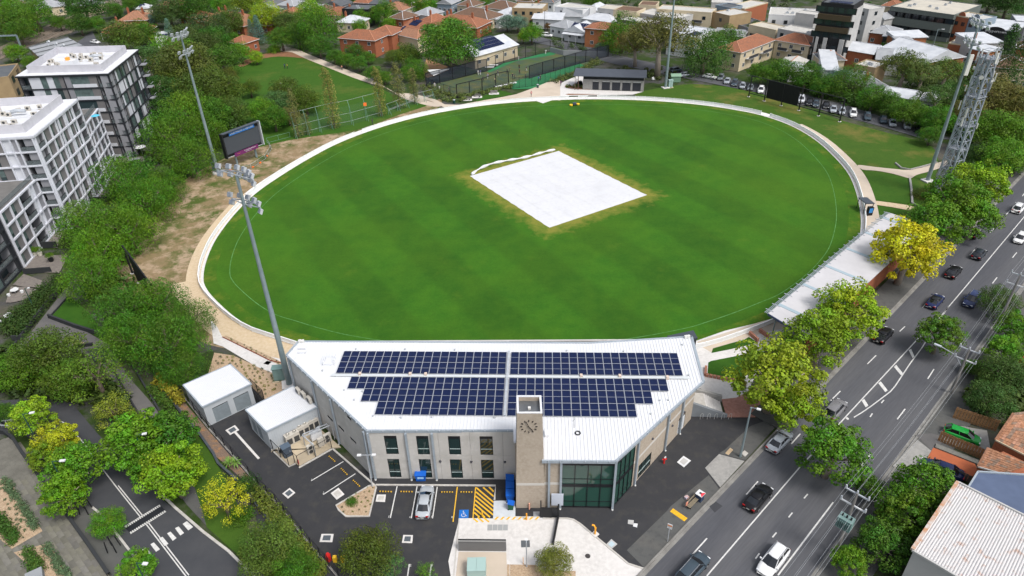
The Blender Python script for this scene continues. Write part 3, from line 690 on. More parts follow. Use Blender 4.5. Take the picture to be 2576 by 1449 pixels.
# ---- clock tower (part of the pavilion)
TH=15.3
tb=[(-.15,55.35),(3.3,55.25),(3.35,58.6),(-.15,58.7)];tt=[(.27,55.02),(2.9,54.92),(2.87,57.65),(.43,57.74)]
tt=[(.2,55.25),(2.95,55.15),(2.95,58.0),(.2,58.1)]
def tq(z,k=0):f=z/TH;return [(tb[i][0]+(tt[i][0]-tb[i][0])*f,tb[i][1]+(tt[i][1]-tb[i][1])*f) for i in range(4)]
tow=mk('tower',MB().prism(tq(0),0,3.95,tq(3.95)),wall_beige,pav,label='beige brick clock tower, tapering upward')
mk('tower_band',MB().prism([(p[0]+(-.01 if i in (0,3) else .01),p[1]-.01) for i,p in enumerate(tq(3.96))],3.955,4.345,[(p[0]+(-.01 if i in (0,3) else .01),p[1]-.01) for i,p in enumerate(tq(4.34))]),wall_band,tow)
mb=MB().prism(tq(4.35),4.35,TH-.9,tq(TH-.9));mk('tower_shaft',mb,wall_beige,tow)
# hollow top: four parapet walls and a sunk metal deck
tp_=tq(TH);cx=sum(p[0] for p in tp_)/4;cy=sum(p[1] for p in tp_)/4
inn=[(cx+(p[0]-cx)*.84,cy+(p[1]-cy)*.84) for p in tp_]
for i in range(4):
    j=(i+1) % 4;mk('parapet',MB().prism([tp_[i],tp_[j],inn[j],inn[i]],TH-.9,TH),wall_beige,tow)
    mk('coping',MB().prism([tp_[i],tp_[j],inn[j],inn[i]],TH+.003,TH+.08),roof_white,tow)
mk('deck',MB().prism(inn,TH-.9,TH-.55),M('dull_steel_deck',(.13,.14,.15),.35,(.2,.21,.22),.8,metal=.5),tow)
mk('cowl',MB().box((cx,cy-.1,TH-.55),(.3,.3,.25)),M('pale_steel',(.6,.6,.58),.5),tow)
# clock: twelve bars and two hands
TA,TB_=Vector((tq(12)[0][0],tq(12)[0][1]-.0,0)),Vector((tq(12)[1][0],tq(12)[1][1],0))
ca_u,ca_z=onwall(TA,TB_,(1330.5,1072.3));cd,_=dirn(TA,TB_);cn=Vector((cd.y,-cd.x,0));cc0=TA+cd*ca_u+Vector((0,0,ca_z))
clk=M('clock_bronze',(.015,.012,.012),.5)
for k in range(12):
    a=k*math.pi/6;e=cd*math.sin(a)+Vector((0,0,math.cos(a)));mk('hour_mark',MB().bar(cc0+e*.72+cn*.06,cc0+e*.95+cn*.06,.08),clk,tow)
for a,l,w in ((math.radians(142),.62,.1),(math.radians(-22),.78,.08)):
    e=cd*math.sin(a)+Vector((0,0,math.cos(a)));mk('clock_hand',MB().bar(cc0-e*.15+cn*(.1+w/5),cc0+e*l+cn*(.1+w/5),w,.04),clk,tow)
# ---- solar arrays: every panel a part
def array_row(tl,tr,bl,n,par):
    e=(tr-tl)/n;dn=(bl-tl)
    me_f=None
    for k in range(n):
        o=tl+e*k
        if array_row.mesh is None:
            w,h=e.length,dn.length
            fm=MB().prism([(.02,-.02),(w-.02,-.02),(w-.02,-h+.02),(.02,-h+.02)],0,.045)
            cm=MB()
            for half in (0,1):
                y0=-.05-half*(h/2-.02);cm.prism([(.05,y0),(w-.05,y0),(w-.05,y0-h/2+.07),(.05,y0-h/2+.07)],.046,.052)
            array_row.mesh=(mesh_of('solar_panel',fm,pv_frame),mesh_of('solar_cells',cm,pv_cell));array_row.w=w;array_row.h=h
        p=mk('solar_panel',None,None,par,me=array_row.mesh[0],local=True);q=mk('solar_cells',None,None,p,me=array_row.mesh[1],local=True)
        p.location=o-WL[par.name];p.rotation_euler[2]=math.atan2(e.y,e.x);p.scale=(e.length/array_row.w,dn.length/array_row.h,1)
array_row.mesh=None
PZ=RZ+.13
def zz(c,x,y):return Z(c,2,x,y,PZ)
L1a,L1b=zz(1,888,635),zz(1,2526,645);ex=(L1b-L1a)/20;dnv=Vector((ex.y,-ex.x,0)).normalized();hp=(zz(1,815,858)-L1a).dot(dnv)/2
ph=dnv*hp
array_row(L1a,L1b,L1a+ph,20,pav);array_row(L1a+ph,L1b+ph,L1a+ph*2,20,pav)
ux=ex.normalized()
L2b=L1b+dnv*((zz(1,2508,905)-L1b).dot(dnv));
for r_,n_ in ((0,18),(1,16),(2,14)):
    b=L2b+ph*r_;array_row(b-ex*n_,b,b-ex*n_+ph,n_,pav)
R1a=L1b+ux*.55
for r_ in (0,1):array_row(R1a+ph*r_,R1a+ex*20+ph*r_,R1a+ph*(r_+1),20,pav)
R2a=L2b+ux*.5
for r_,n_ in ((0,18),(1,16),(2,14)):array_row(R2a+ph*r_,R2a+ex*n_+ph*r_,R2a+ph*(r_+1),n_,pav)
# cable tray between the arrays, gutters, roof fittings
a=L1b+ux*.26+dnv*-.1;b=L2b+ux*.22+ph*3
mk('cable_tray',MB().bar(a+Vector((0,0,.1)),b+Vector((0,0,.1)),.3,.16),galv_l,pav)
a=L1a+ph*2+dnv*.35-ux*.5;mk('roof_gutter',MB().bar(a,a+ex*41.5,.45,.08),M('pale_gutter',(.5,.53,.55),.5),pav)
for c,x,y in ((1,1046,870),(1,1552,872),(1,1708,874),(2,697,888),(2,1085,892),(2,1563,905)):
    p=Z(c,2,x,y,PZ);mk('roof_cowl',MB().box((p.x,p.y,RZ),(.35,.45,.4)),M('cream_cowl',(.55,.45,.38),.6),pav)
for c,x,y in ((1,670,835),(1,888,1030),(1,988,1130),(1,1070,1045),(1,1178,1293),(1,1458,1308),(1,1768,1303),(1,2398,1308),(2,1487,1135),(2,1573,1130),(2,1397,1270),(2,1775,880),(2,1712,575),(2,550,635),(2,1122,640),(1,1006,618),(1,1500,620),(1,2000,625)):
    p=Z(c,2,x,y,RZ);mk('roof_vent',MB().cyl((p.x,p.y,RZ-.02),.11,.22,8),M('vent_grey',(.4,.42,.44),.5),pav)
for c,x,y,sx in ((1,468,612,1.0),(1,468,652,1.0),(1,735,770,1.5)):
    p=Z(c,2,x,y,RZ);mk('roof_unit',MB().box((p.x,p.y,RZ-.02),(sx,.5,.3),-.05),roof_white,pav)
for c,x,y in ((1,440,535),(1,470,535),(2,1748,492),(2,1776,488)):
    p=Z(c,2,x,y,RZ+.2);mk('roof_floodlight',MB().box((p.x,p.y,RZ+.05),(.4,.3,.35),.3),M('pale_steel',(.6,.6,.58),.5),pav)
# ladder / hatch frame
p=Z(1,2,740,740,RZ+.2);mb=MB()
for dx in (-.7,.7):
    for dy in (-.6,.9):mb.bar((p.x+dx,p.y+dy,RZ),(p.x+dx,p.y+dy,RZ+1),.05)
    mb.bar((p.x+dx,p.y-.6,RZ+1),(p.x+dx,p.y+.9,RZ+1),.05);mb.bar((p.x+dx,p.y-.6,RZ+.5),(p.x+dx,p.y+.9,RZ+.5),.05)
mb.bar((p.x-.7,p.y+.9,RZ+1),(p.x+.7,p.y+.9,RZ+1),.05);mk('hatch_rail',mb,M('white_rail',(.7,.72,.75),.4),pav);mk('roof_hatch',MB().box((p.x,p.y,RZ),(1.1,1.1,.3),-.05),roof_white,pav)
# coil of hose lying on the roof
p=Z(2,3,662,8,RZ+.1);pts=[(p.x+.3*math.cos(a),p.y+.3*math.sin(a),RZ+.08) for a in [i*math.pi/8 for i in range(17)]]
thing('hose_coil',MB().tube(pts,.07,6),black,(p.x,p.y,RZ),'black coil of hose lying on the white roof right of the clock tower','hose')
mb=MB().bar(Z(2,2,625,1300,RZ+.05),Z(2,2,628,1405,RZ+.05),.05).bar(Z(2,2,640,1310,RZ+.05),Z(2,2,612,1340,RZ+.05),.05);mk('roof_cable',mb,M('vent_grey',(.4,.42,.44),.5),pav)
p=g(1373,1093,RZ);mk('roof_unit',MB().box((p.x+.1,p.y,RZ-.02),(.5,1.0,.35)),roof_white,pav)
# dark rooftop screen box behind the far right corner
p1,p2,p3=Z(2,2,1562,480,7.0),Z(2,2,1825,425,7.0),Z(2,2,1868,500,7.0)
scr=root('screen_box',(p2.x,p2.y,0),'dark grey metal canopy box standing at the oval end of the pavilion','canopy')
pp=[(p1.x,p1.y),(p2.x,p2.y),(p3.x,p3.y),(p1.x+(p3-p2).x,p1.y+(p3-p2).y)]
mk('roof',MB().prism(pp,6.7,7.0),M('slate_grey',(.05,.06,.075),.4),scr);mk('wall',MB().prism(inset_poly([(x,y,0) for x,y in pp],-.15 if sum(pp[i][0]*pp[(i+1)%4][1]-pp[(i+1)%4][0]*pp[i][1] for i in range(4)) < 0 else .15),0,6.69),dark_metal,scr)
# -------------------------- the two sheds and the plant yard
def Q6(x,y,z=0):return g((700+x/3.677)/1.5652,(1400+y/3.677)/1.5652,z)
shed_wall=M('pale_cladding',(.40,.43,.46),.6,(.36,.39,.42),.5);door_grey=M('roller_door',(.20,.235,.26),.6,(.17,.2,.22),2)
def shed(FL,FR,BR,BL,h,label,doors,name='equipment_shed'):
    b=root(name,(FL.x,FL.y,0),label,'shed')
    P=[FL,FR,BR,BL]
    for i in range(4):
        A,B=P[i],P[(i+1) % 4];hl=[d[1:] for d in doors if d[0]==i]
        mb=MB();wall_cells(mb,A,B,0 if i % 2==0 else .15,dirn(A,B)[1]-(.15 if i % 2 else 0),0,h,.15,hl);w_=mk('wall',mb,shed_wall,b)
        # ribs of the cladding
        rb=MB();L_=dirn(A,B)[1];u=.2
        while u < L_-.1:
            if not any(q[0]-.05 < u < q[1]+.05 for q in hl):wbox(A,B,u,u+.04,0,h-.3,.02,.02,rb)
            u+=.3
        mk('cladding_rib',rb,shed_wall,w_,kind='stuff')
        for q in hl:
            dmb=MB()
            for k in range(int((q[3]-.1)/.12)):wbox(A,B,q[0]+.01,q[1]-.01,.03+k*.12,.03+k*.12+.11,-.05-(k % 2)*.015,.05,dmb)
            dd=mk('roller_door',dmb,door_grey,b)
    cx_=sum(P,Vector())/4
    rp_=[cx_+(p-cx_)*1.03 for p in P];mk('roof',MB().prism([(p.x,p.y) for p in rp_],h,h+.12),roof_white,b)
    ang=math.atan2((FR-FL).y,(FR-FL).x)
    mk('roof_rib',seams([(p.x,p.y) for p in rp_],.22,h+.12,MB(),.05,.03,ang),roof_white,b,kind='stuff')
    for i in range(4):
        a,c=rp_[i],rp_[(i+1) % 4];mk('edge_trim',MB().bar(a+Vector((0,0,h+.06)),c+Vector((0,0,h+.06)),.16,.2),trim_grey,b)
    return b
s1=[Vector((-42.3,70.65,0)),Vector((-37.2,75.1,0)),Vector((-41.5,79.5,0)),Vector((-46.6,75.2,0))]
shed(*s1,3.5,'white-roofed grey metal shed with two roller doors beside the mulch bed',[(0,1.0,3.2,.02,2.6),(0,4.0,6.2,.02,2.6)])
s2=[Vector((-32.2,65.7,0)),Vector((-26.75,70.0,0)),Vector((-31.0,74.3,0)),Vector((-36.1,69.8,0))]
b2=shed(*s2,3.5,'white-roofed grey metal shed built against the side wall of the pavilion',[(3,.5,1.8,.02,2.4),(3,2.1,3.4,.02,2.4)])
# three outdoor units on shed 2's roof
bei=M('aircon_casing',(.5,.47,.42),.5,(.44,.42,.38),2);grille=M('aircon_grille',(.05,.052,.055),.6)
def ac_unit(loc,rz,w,d,h,label,fans_top=0,fans_front=0,group=None,name='aircon_unit'):
    o=root(name,loc,label,'air conditioner',group,rz)
    mk('casing',MB().box((0,0,.06),(w,d,h)),bei,o,local=True)
    for k in range(fans_top):
        x=(k-(fans_top-1)/2)*w/fans_top;r=min(w/fans_top,d)*.42
        f=mk('fan_guard',MB().cyl((x,0,h+.06),r,.12,14),bei,o,local=True);mk('fan',MB().cyl((x,0,h+.19),r*.82,.02,14),M('fan_grey',(.2,.19,.17),.6),f,local=True);mk('fan_hub',MB().cyl((x,0,h+.21),r*.3,.03,10),M('fan_hub',(.75,.72,.65),.5),f,local=True)
        mk('coil',MB().box((x,-d/2-.005,.2),(w/fans_top*.75,.02,h*.6)),grille,o,local=True)
    for k in range(fans_front):
        z=h*(k+.5)/fans_front+.06;mk('fan_guard',MB().tube([(-w*.08,-d/2+.01,z),(-w*.08,-d/2-.03,z)],min(w*.36,h/fans_front*.4),14),grille,o,local=True)
    for s in (-1,1):mk('foot',MB().box((s*w*.4,0,0),(.1,d,.06)),galv_l,o,local=True)
    return o
for k,(x,y) in enumerate(((1745,520),(1820,580),(1905,650))):
    p=Q6(x,y,4.0);ac_unit((p.x,p.y,3.65),math.radians(-50),.95,.4,.85,['far','middle','near'][k]+' cream outdoor unit of the three on the shed roof beside the pavilion wall',0,1,'outdoor units on the shed roof')
yard=[Q6(1340,1390),Q6(1600,1720),Q6(2330,1270),Q6(2060,960)]
yd=[Vector((-32.3,65.4,0)),Vector((-26.9,69.6,0)),Vector((-23.2,65.9,0)),g(644+765/4,1086.75+165/4),g(644+435/4,1086.75+352/4),g(644+395/4,1086.75+315/4),g(644+335/4,1086.75+345/4),g(644+175/4,1086.75+185/4)]
structure('plant_slab',MB().prism([(p.x,p.y) for p in yd],-.02,.16),M('yard_slab',(.5,.42,.3),.85,(.44,.37,.27),.8))
def YD(x,y):p=Q6(x,y,.16);return p
ang2=math.atan2(4.3,5.4)
for k,(x,y,w) in enumerate(((1690,1270,1.9),(1845,1150,1.55),(1985,1060,1.5))):
    p=YD(x,y);ac_unit((p.x-.2,p.y+.2,.16),ang2,w,.75,1.6,['wide twin-fan condenser nearest the roller shed corner','twin-fan condenser in the middle of the row against the grey shed','twin-fan condenser at the inner end of the row against the grey shed'][k],2,0,'twin-fan condensers in the plant yard')
for k,(x,y,z) in enumerate(((1480,1290,1.1),(1510,1400,.16))):
    p=YD(x,y);ac_unit((p.x,p.y,z),ang2,.95,.35,.8,['upper small condenser on a stand at the shed corner in the yard','lower small condenser at the shed corner in the yard'][k],0,1,'small condensers in the plant yard')
for k,(x,y) in enumerate(((1930,1430),(2075,1330),(2170,1270))):
    p=YD(x,y);ac_unit((p.x,p.y+.3,.16),ang2,1.0 if k !=1 else .8,.4,1.35,['tall condenser by the yard fence, next to the dark cabinet','plain cream box condenser between the two tall ones by the fence','tall two-fan condenser by the yard fence, nearest the pavilion'][k],0,0 if k==1 else 2,'tall condensers behind the yard fence')
p=YD(1590,1440);hc=root('dark_cabinet',(p.x,p.y,.16),'dark blue-grey metal cabinet standing inside the plant yard fence','cabinet',None,ang2)
mk('body',MB().box((0,0,0),(1.1,.9,1.6)),M('navy_cabinet',(.05,.07,.1),.5),hc,local=True);mk('lid',MB().box((0,0,1.61),(1.2,1.0,.07)),M('navy_cabinet_lid',(.08,.11,.15),.4),hc,local=True);mk('handle',MB().box((.3,-.48,.8),(.04,.05,.2)),galv_l,hc,local=True)
# white pipe frames
pf=root('pipe_rack',tuple(YD(1980,1290)),'white pipework rack over the condensers in the plant yard','pipework')
for a,b in (((1810,1140),(2160,990)),((1830,1170),(2200,1010)),((1800,1150),(1960,1290)),((1930,1100),(2050,1020))):
    mk('pipe',MB().bar(Q6(*a,2.1),Q6(*b,2.1),.14,.08),galv_l,pf)
for a in ((1805,1150),(1960,1290),(2170,1000),(2240,1060)):
    q=Q6(*a,2.1);mk('rack_post',MB().bar((q.x,q.y,.16),q,.08),galv_l,pf)
mb=MB().box(tuple(Q6(2010,1190,.5)),(1.5,.6,1.2),ang2);mk('manifold_box',mb,roof_white,pf)
# yard fence: posts, rails, wires
def wire_fence(pts,h,label,step=2.2,post=.07,name='mesh_fence',net=None,rail=.05,col=black,cat='fence',rails=None,group=None,top_rail=True):
    Q=[Vector(p) for p in pts];o=root(name,tuple(Q[0]),label,cat,group)
    for i in range(len(Q)-1):
        d=Q[i+1]-Q[i];n=max(1,round(d.length/step))
        for k in range(n+(1 if i==len(Q)-2 else 0)):
            p=Q[i]+d*k/n;mk('post',MB().bar(p,p+Vector((0,0,h)),post),col,o)
        zs=rails if rails is not None else ([.1,h] if top_rail else [])
        for z in zs:mk('rail',MB().bar(Q[i]+Vector((0,0,z)),Q[i+1]+Vector((0,0,z)),rail),col,o)
        if net:
            mk('netting',MB().face([Q[i]+Vector((0,0,.02)),Q[i+1]+Vector((0,0,.02)),Q[i+1]+Vector((0,0,h-.02)),Q[i]+Vector((0,0,h-.02))]),net,o)
    return o
mesh_net=net_mat('dark_mesh',(.02,.022,.025),.16);green_net=net_mat('green_mesh',(.02,.09,.06),.22)
wire_fence([yd[7],yd[6],yd[5],yd[4],yd[3]],2.0,'black mesh fence round the cream-floored plant yard',2.4,net=mesh_net)
# fence along the car park's left edge with its pale concrete footing
fpts=[Q6(60,560),Q6(450,1060),Q6(800,1449),Z(1,3,30,545),Z(1,3,210,720),Z(1,3,380,930),Z(1,3,560,1160),Z(1,3,740,1360),Z(1,3,840,1480)]
wire_fence(fpts,1.8,'black mesh fence on a pale footing along the left edge of the car park',2.4,net=mesh_net)
kerb_line(fpts,.16,.12)
wire_fence([Q6(1120,640),Q6(1190,720),Q6(1260,650),Q6(1085,480)],2.0,'dark mesh gate between the two white-roofed sheds',2,net=net_mat('dense_mesh',(.015,.017,.02),.55),cat='gate',name='mesh_gate')
fence2=[Z(0,2,1240,640),Z(0,2,1400,890),Z(0,2,1690,1390)]
kerb_line([Q6(-10,760),Q6(290,1110),Q6(530,1449),Z(0,3,2200,330),Z(0,3,2360,470),Z(1,3,230,1010),Z(1,3,420,1290),Z(1,3,520,1460)],.3,.45,'garden_wall',M('slate_wall',(.07,.085,.1),.8,(.05,.06,.07),1))
flat('leaf_litter',[Q6(0,560),Q6(380,1010),Q6(760,1449),Z(1,3,30,560),Z(1,3,-60,540),Q6(540,1449),Q6(300,1110),Q6(-40,740)],.01,M('leaf_litter',(.17,.12,.09),.95,(.3,.16,.07),1.2,lo=.5,hi=.7,speck=.3,bsc=6))
# mulch bed with rows of small tufts + path with red edging
flat('mulch_bed',[Q6(*p) for p in [(480,130),(530,-40),(800,0),(1180,170),(1400,250),(1580,420),(1640,460),(1250,650),(1080,470),(755,145),(420,330)]],.03,mulch)
flat('concrete_path',[Z(0,2,*p) for p in [(2120,320),(2150,560),(2240,590),(2576,790),(2750,860),(2990,985),(2990,830),(2860,720),(2640,680),(2450,590),(2240,500),(2190,400)]],.05,conc_pale)
# -------------------------- trees
bark=M('bark',(.09,.07,.055),.9,(.15,.12,.1),3,bump=.4,bsc=6)
bark_pale=M('pale_bark',(.24,.2,.16),.9,(.36,.31,.26),2)
class Crown:
    def __init__(s,seed):s.r=random.Random(seed);s.v=[];s.f=[];s.t=[]
    def leaf(s,p,n,size,tone,droop=0,asp=.6):
        r=s.r;n=Vector(n)+ Vector((r.uniform(-1,1),r.uniform(-1,1),r.uniform(-1,1)))*.75
        if n.length < .01:n=Vector((0,0,1))
        n.normalize();a=n.cross(Vector((r.uniform(-1,1),r.uniform(-1,1),r.uniform(-1,1)))).normalized()
        if droop:a=(a*(1-droop)+Vector((0,0,-1))*droop).normalized()
        b=n.cross(a).normalized();l=size*r.uniform(.7,1.3);w=l*asp;o=len(s.v)
        p=Vector(p);s.v+=[tuple(p-a*l*.5),tuple(p+b*w*.5),tuple(p+a*l*.5+n*l*.06),tuple(p-b*w*.5)]
        s.f.append((o,o+1,o+2,o+3));s.t+=[tone]*4
    def clump(s,c,rad,n,size,droop=0,asp=.6,fl=1.0,inner=.15):
        r=s.r;ct=r.random();cy=r.random();c=Vector(c)
        for _ in range(n):
            d=Vector((r.gauss(0,1),r.gauss(0,1),r.gauss(0,1))).normalized()
            if d.z < -.3 and r.random() < .6:d.z=-d.z
            k=rad*(r.uniform(.8,1.08) if r.random() > inner else r.uniform(.3,.85))
            p=c+ Vector((d.x*k,d.y*k,d.z*k*fl));t=min(1,max(0,.5+(ct-.5)*.5+r.gauss(0,.16)))
            s.leaf(p,d+Vector((0,0,.35)),size,(t,min(1,max(0,cy*.7+r.random()*.3)),0,1),droop,asp)
    def mesh(s,name):
        me=bpy.data.meshes.new(name);me.from_pydata(s.v,[],s.f);me.materials.append(LEAF)
        at=me.color_attributes.new('tone','FLOAT_COLOR','POINT');at.data.foreach_set('color',np.array(s.t,dtype=np.float32).ravel());me.update();return me
def crown_round(seed,nc=34,n=200,size=.07,rad=(.26,.42),fl=.85,flat=.8,droop=0,asp=.6,gap=0.0,low=-.55,inner=.15):
    c=Crown(seed);r=c.r;ga=math.pi*(3-math.sqrt(5));off=r.random()*9
    for i in range(nc):
        z=1-(1-low)*(i+.5)/nc;R=math.sqrt(max(0,1-z*z));a=ga*i+off;k=r.uniform(.5,.95)
        if r.random() < gap:continue
        c.clump((math.cos(a)*R*k,math.sin(a)*R*k,z*k*flat),r.uniform(*rad),n,size,droop,asp,fl,inner)
    for i in range(5):c.clump((r.uniform(-.3,.3),r.uniform(-.3,.3),r.uniform(-.2,.3)),.4,n//2,size*1.2,droop,asp,fl,.5)
    return c.mesh('crown')
def crown_poplar(seed):
    c=Crown(seed);r=c.r
    for i in range(44):
        z=i/44;w=(.42*math.sin(math.pi*min(1,z*.75+.15))+.04)*(1-z*.35);a=i*2.4
        c.clump((math.cos(a)*w*.8+r.uniform(-.1,.1),math.sin(a)*w*.8,z*5),r.uniform(.2,.36)*(1-z*.5),60,.11,.35,.4,1.8,.3)
    return c.mesh('crown')
def crown_cone(seed):
    c=Crown(seed);r=c.r
    for i in range(40):
        z=i/40;w=(1-z)*.75+.05;a=i*2.4;c.clump((math.cos(a)*w*.7,math.sin(a)*w*.7,z*2.6-.4),.36*(1-z*.6),120,.07,.2,.4,.9,.2)
    return c.mesh('crown')
KINDS={
 'plane':[crown_round(s,60,125,.068,(.11,.30),.8,.9,0,.85,.12,-.65,.3) for s in (1,2,3,4)],
 'dense':[crown_round(s,42,230,.055,(.24,.36),.8,.85,0,.65,0,-.6) for s in (11,12,13,14)],
 'pepper':[crown_round(s,46,240,.06,(.2,.34),1.15,.9,.45,.35,0,-.8) for s in (21,22,23,24)],
 'gum':[crown_round(s,40,170,.06,(.17,.3),.75,.7,.2,.45,.12,-.25) for s in (31,32,33)],
 'sparse':[crown_round(s,30,90,.06,(.18,.34),.9,.9,.1,.6,.1,-.6,.4) for s in (41,42)],
 'poplar':[crown_poplar(s) for s in (51,52,53)],
 'cone':[crown_cone(s) for s in (61,62)],
 'shrub':[crown_round(s,22,130,.09,(.3,.45),.8,.7,0,.6,0,-.2) for s in (71,72,73)],
}
def trunk_mesh(kind,seed,h):
    h=h*1.15
    r=random.Random(seed);mb=MB();tr=.075
    lean=(r.uniform(-.08,.08),r.uniform(-.08,.08))
    mb.tube([(0,0,-.02),(lean[0]*.3,lean[1]*.3,h*.35),(lean[0],lean[1],h*.75)],[tr*1.35,tr,tr*.8],7)
    n=6
    for i in range(n):
        a=i*2*math.pi/n+r.uniform(-.4,.4);l=r.uniform(.45,.7);b=(lean[0]*.9,lean[1]*.9,h*r.uniform(.55,.74))
        m=(b[0]+math.cos(a)*l*.45,b[1]+math.sin(a)*l*.45,b[2]+.22);e=(b[0]+math.cos(a)*l,b[1]+math.sin(a)*l,b[2]+r.uniform(.35,.65))
        mb.tube([b,m,e],[tr*.55,tr*.38,tr*.14],5)
        a2=a+r.uniform(-.8,.8);mb.tube([m,(m[0]+math.cos(a2)*.3,m[1]+math.sin(a2)*.3,m[2]+.4)],[tr*.3,tr*.08],4)
    return mesh_of('trunk',mb,bark_pale if kind in ('plane','gum') else bark,True)
HK={'plane':1.05,'dense':.86,'pepper':.68,'gum':1.05,'sparse':1.0,'poplar':.25,'cone':.55,'shrub':.25}
TRUNKS={k:[trunk_mesh(k,s,HK[k]) for s in (1,2,3)] for k in ('plane','dense','pepper','gum','sparse')}
PAL={'lime':(.21,.28,.012),'yell':(.44,.38,.012),'green':(.088,.185,.011),'mid':(.06,.135,.010),'dark':(.036,.085,.010),'olive':(.07,.10,.013),'peppr':(.064,.142,.010),'blue':(.13,.19,.17),'brown':(.14,.115,.03),'bright':(.09,.175,.010),'deep':(.03,.07,.014)}
TN=[0]
def tree(px,py,rp,kind,col,label,group=None,name='tree',rs=1.0,base=None,zk=None):
    k=kind;hz=zk if zk is not None else HK[k];R=4.0
    for _ in range(4):
        p=g(px,py,R*hz);R=ppx(p,rp)
    R *=(1.04+ .3*min(1,max(0,(450-py)/250))*(.1 if py < 75 or (px < 640 and py < 110) else 1))*(1.17 if kind=='pepper' else 1.16 if kind=='plane' and px > 1900 and px < 2480 and py < 1100 else 1.07 if kind=='plane' else 1);TN[0]+=1;r=random.Random(TN[0]*77+5)
    o=root(name,(p.x,p.y,0 if k !='poplar' else 0),label,'shrub' if name=='shrub' else 'tree',group)
    c=mk('crown',None,None,o,me=KINDS[k][TN[0] % len(KINDS[k])],local=True)
    cc_=PAL[col] if isinstance(col,str) else col;j=r.uniform(.88,1.12);lum=1.25 if cc_[1] < .1 and px < 1500 else 1.08
    cc_=(cc_[0]*lum*.9,cc_[1]*lum*1.08,cc_[2]*.8)
    cc_=(cc_[0]*j*r.uniform(.9,1.1),cc_[1]*j,cc_[2]*r.uniform(.8,1.3));c.color=cc_+(1,)
    c.rotation_euler[2]=r.uniform(0,6.28);c.location=(0,0,R*hz);c.scale=(R,R,R*rs*r.uniform(.92,1.05))
    if k in TRUNKS:
        t=mk('trunk',None,None,o,me=TRUNKS[k][TN[0] % 3],local=True);t.scale=(R,R,R*hz/HK[k]);t.rotation_euler[2]=r.uniform(0,6.28)
    return o
def column_tree(bx,by,ty,rp,col,label,group=None):
    b=g(bx,by);hs=5.0
    lo,hi=1,40
    for _ in range(30):
        m=(lo+hi)/2;q=b+Vector((0,0,m));v=q-Vector((0,0,CH));y=724.5-CF*v.dot(_V)/v.dot(_F)
        if y > ty:lo=m
        else:hi=m
    H_=(lo+hi)/2;R=ppx(b,rp)*2.7;TN[0]+=1
    o=root('poplar_tree',(b.x,b.y,0),label,'tree',group)
    c=mk('crown',None,None,o,me=KINDS['poplar'][TN[0] % 3],local=True,color=PAL[col] if isinstance(col,str) else col);c.scale=(R,R,H_*.96/5);c.location=(0,0,H_*.04)
    mk('trunk',MB().tube([(0,0,0),(0,0,H_*.8)],[.16,.04],6),bark,o,local=True)
T=tree
# row of pepper trees between the flats and the dry strip, far to near
G1='pepper trees in front of the flats'
T(487,312,52,'pepper','bright','bright green tree at the far end of the pepper tree row, below the floodlight pole',G1)
T(520,345,42,'pepper','peppr','pepper tree nearest the scoreboard in the row before the flats',G1)
T(432,360,55,'pepper','peppr','large pepper tree beside the dark flats with the terrace',G1)
T(478,412,52,'pepper','peppr','pepper tree bulging towards the dry ground below the far light pole',G1)
T(320,468,62,'pepper','peppr','broad pepper tree hiding the foot of the white-framed flats',G1)
T(418,478,45,'pepper','peppr','pepper tree at the edge of the dry strip beyond the bare patch',G1)
T(372,522,58,'pepper','peppr','pepper tree leaning over the widest part of the dry strip',G1)
T(325,590,62,'pepper','bright','lighter green pepper tree beside the near black sight screen',G1)
T(228,582,66,'pepper','peppr','pepper tree beside the paved terraces with pot plants',G1)
T(245,655,62,'pepper','bright','pepper tree right behind the near black sight screen',G1)
T(228,712,58,'pepper','peppr','pepper tree above the small lawn behind the dark wall',G1)
T(318,795,68,'pepper','peppr','big pepper tree left of the dry path corner',G1)
T(398,775,62,'pepper','peppr','pepper tree over the end of the black sight screen',G1)
T(478,812,50,'pepper','peppr','pepper tree touching the gravel path bend',G1)
T(330,865,62,'pepper','peppr','pepper tree directly over the footpath junction',G1)
T(430,885,78,'pepper','peppr','largest pepper tree, next to the white-roofed shed',G1)
T(465,935,50,'pepper','mid','pepper tree hanging over the corner of the white-roofed shed',G1)
# street trees lower left
G2='street trees along the side street'
T(122,895,80,'dense',(.07,.115,.012),'big dark green tree over the footpath at the left edge, crown of yellowed leaves')
T(45,935,62,'dense','mid','dark tree left of the big footpath tree, at the picture edge')
T(240,945,80,'sparse',(.10,.15,.015),'open-crowned olive tree beside the charcoal ramp wall')
T(175,960,60,'dense',(.075,.12,.012),'low dense tree between the big left tree and the open-crowned one')
T(285,1035,50,'sparse',(.2,.2,.03),'thin yellowing tree below the ramp, over the street bend')
T(85,1050,50,'plane','lime','yellow-green tree above the iron railing at the left edge',G2)
T(4,1040,30,'dense','mid','green tree half out of the frame above the railing',G2)
T(150,1112,48,'plane',(.27,.28,.014),'golden-yellow topped tree by the stone forecourt',G2)
T(112,1150,38,'plane',(.15,.22,.012),'smaller lime tree overhanging the forecourt wall',G2)
T(188,1180,66,'plane','green','large green plane tree over the side street kerb',G2)
T(162,1246,55,'plane','green','plane tree above the tree-guard stakes by the forecourt wall',G2)
T(272,1318,40,'dense',(.09,.18,.012),'small round staked tree beside the speed hump',G2)
T(350,1428,44,'plane','green','green tree at the bottom edge by the crossing',G2)
T(350,1112,78,'plane','green','wide plane tree over the far side of the side street',G2)
T(430,1100,66,'plane','mid','green plane tree against the slate garden wall',G2)
T(375,1170,50,'plane','green','lower plane tree leaning into the side street',G2)
T(438,1196,72,'plane',(.16,.24,.012),'lime-yellow plane tree nearest the crossing',G2)
T(565,1262,62,'sparse',(.33,.31,.02),'sparse yellow tree on the grass bank by the car park fence')
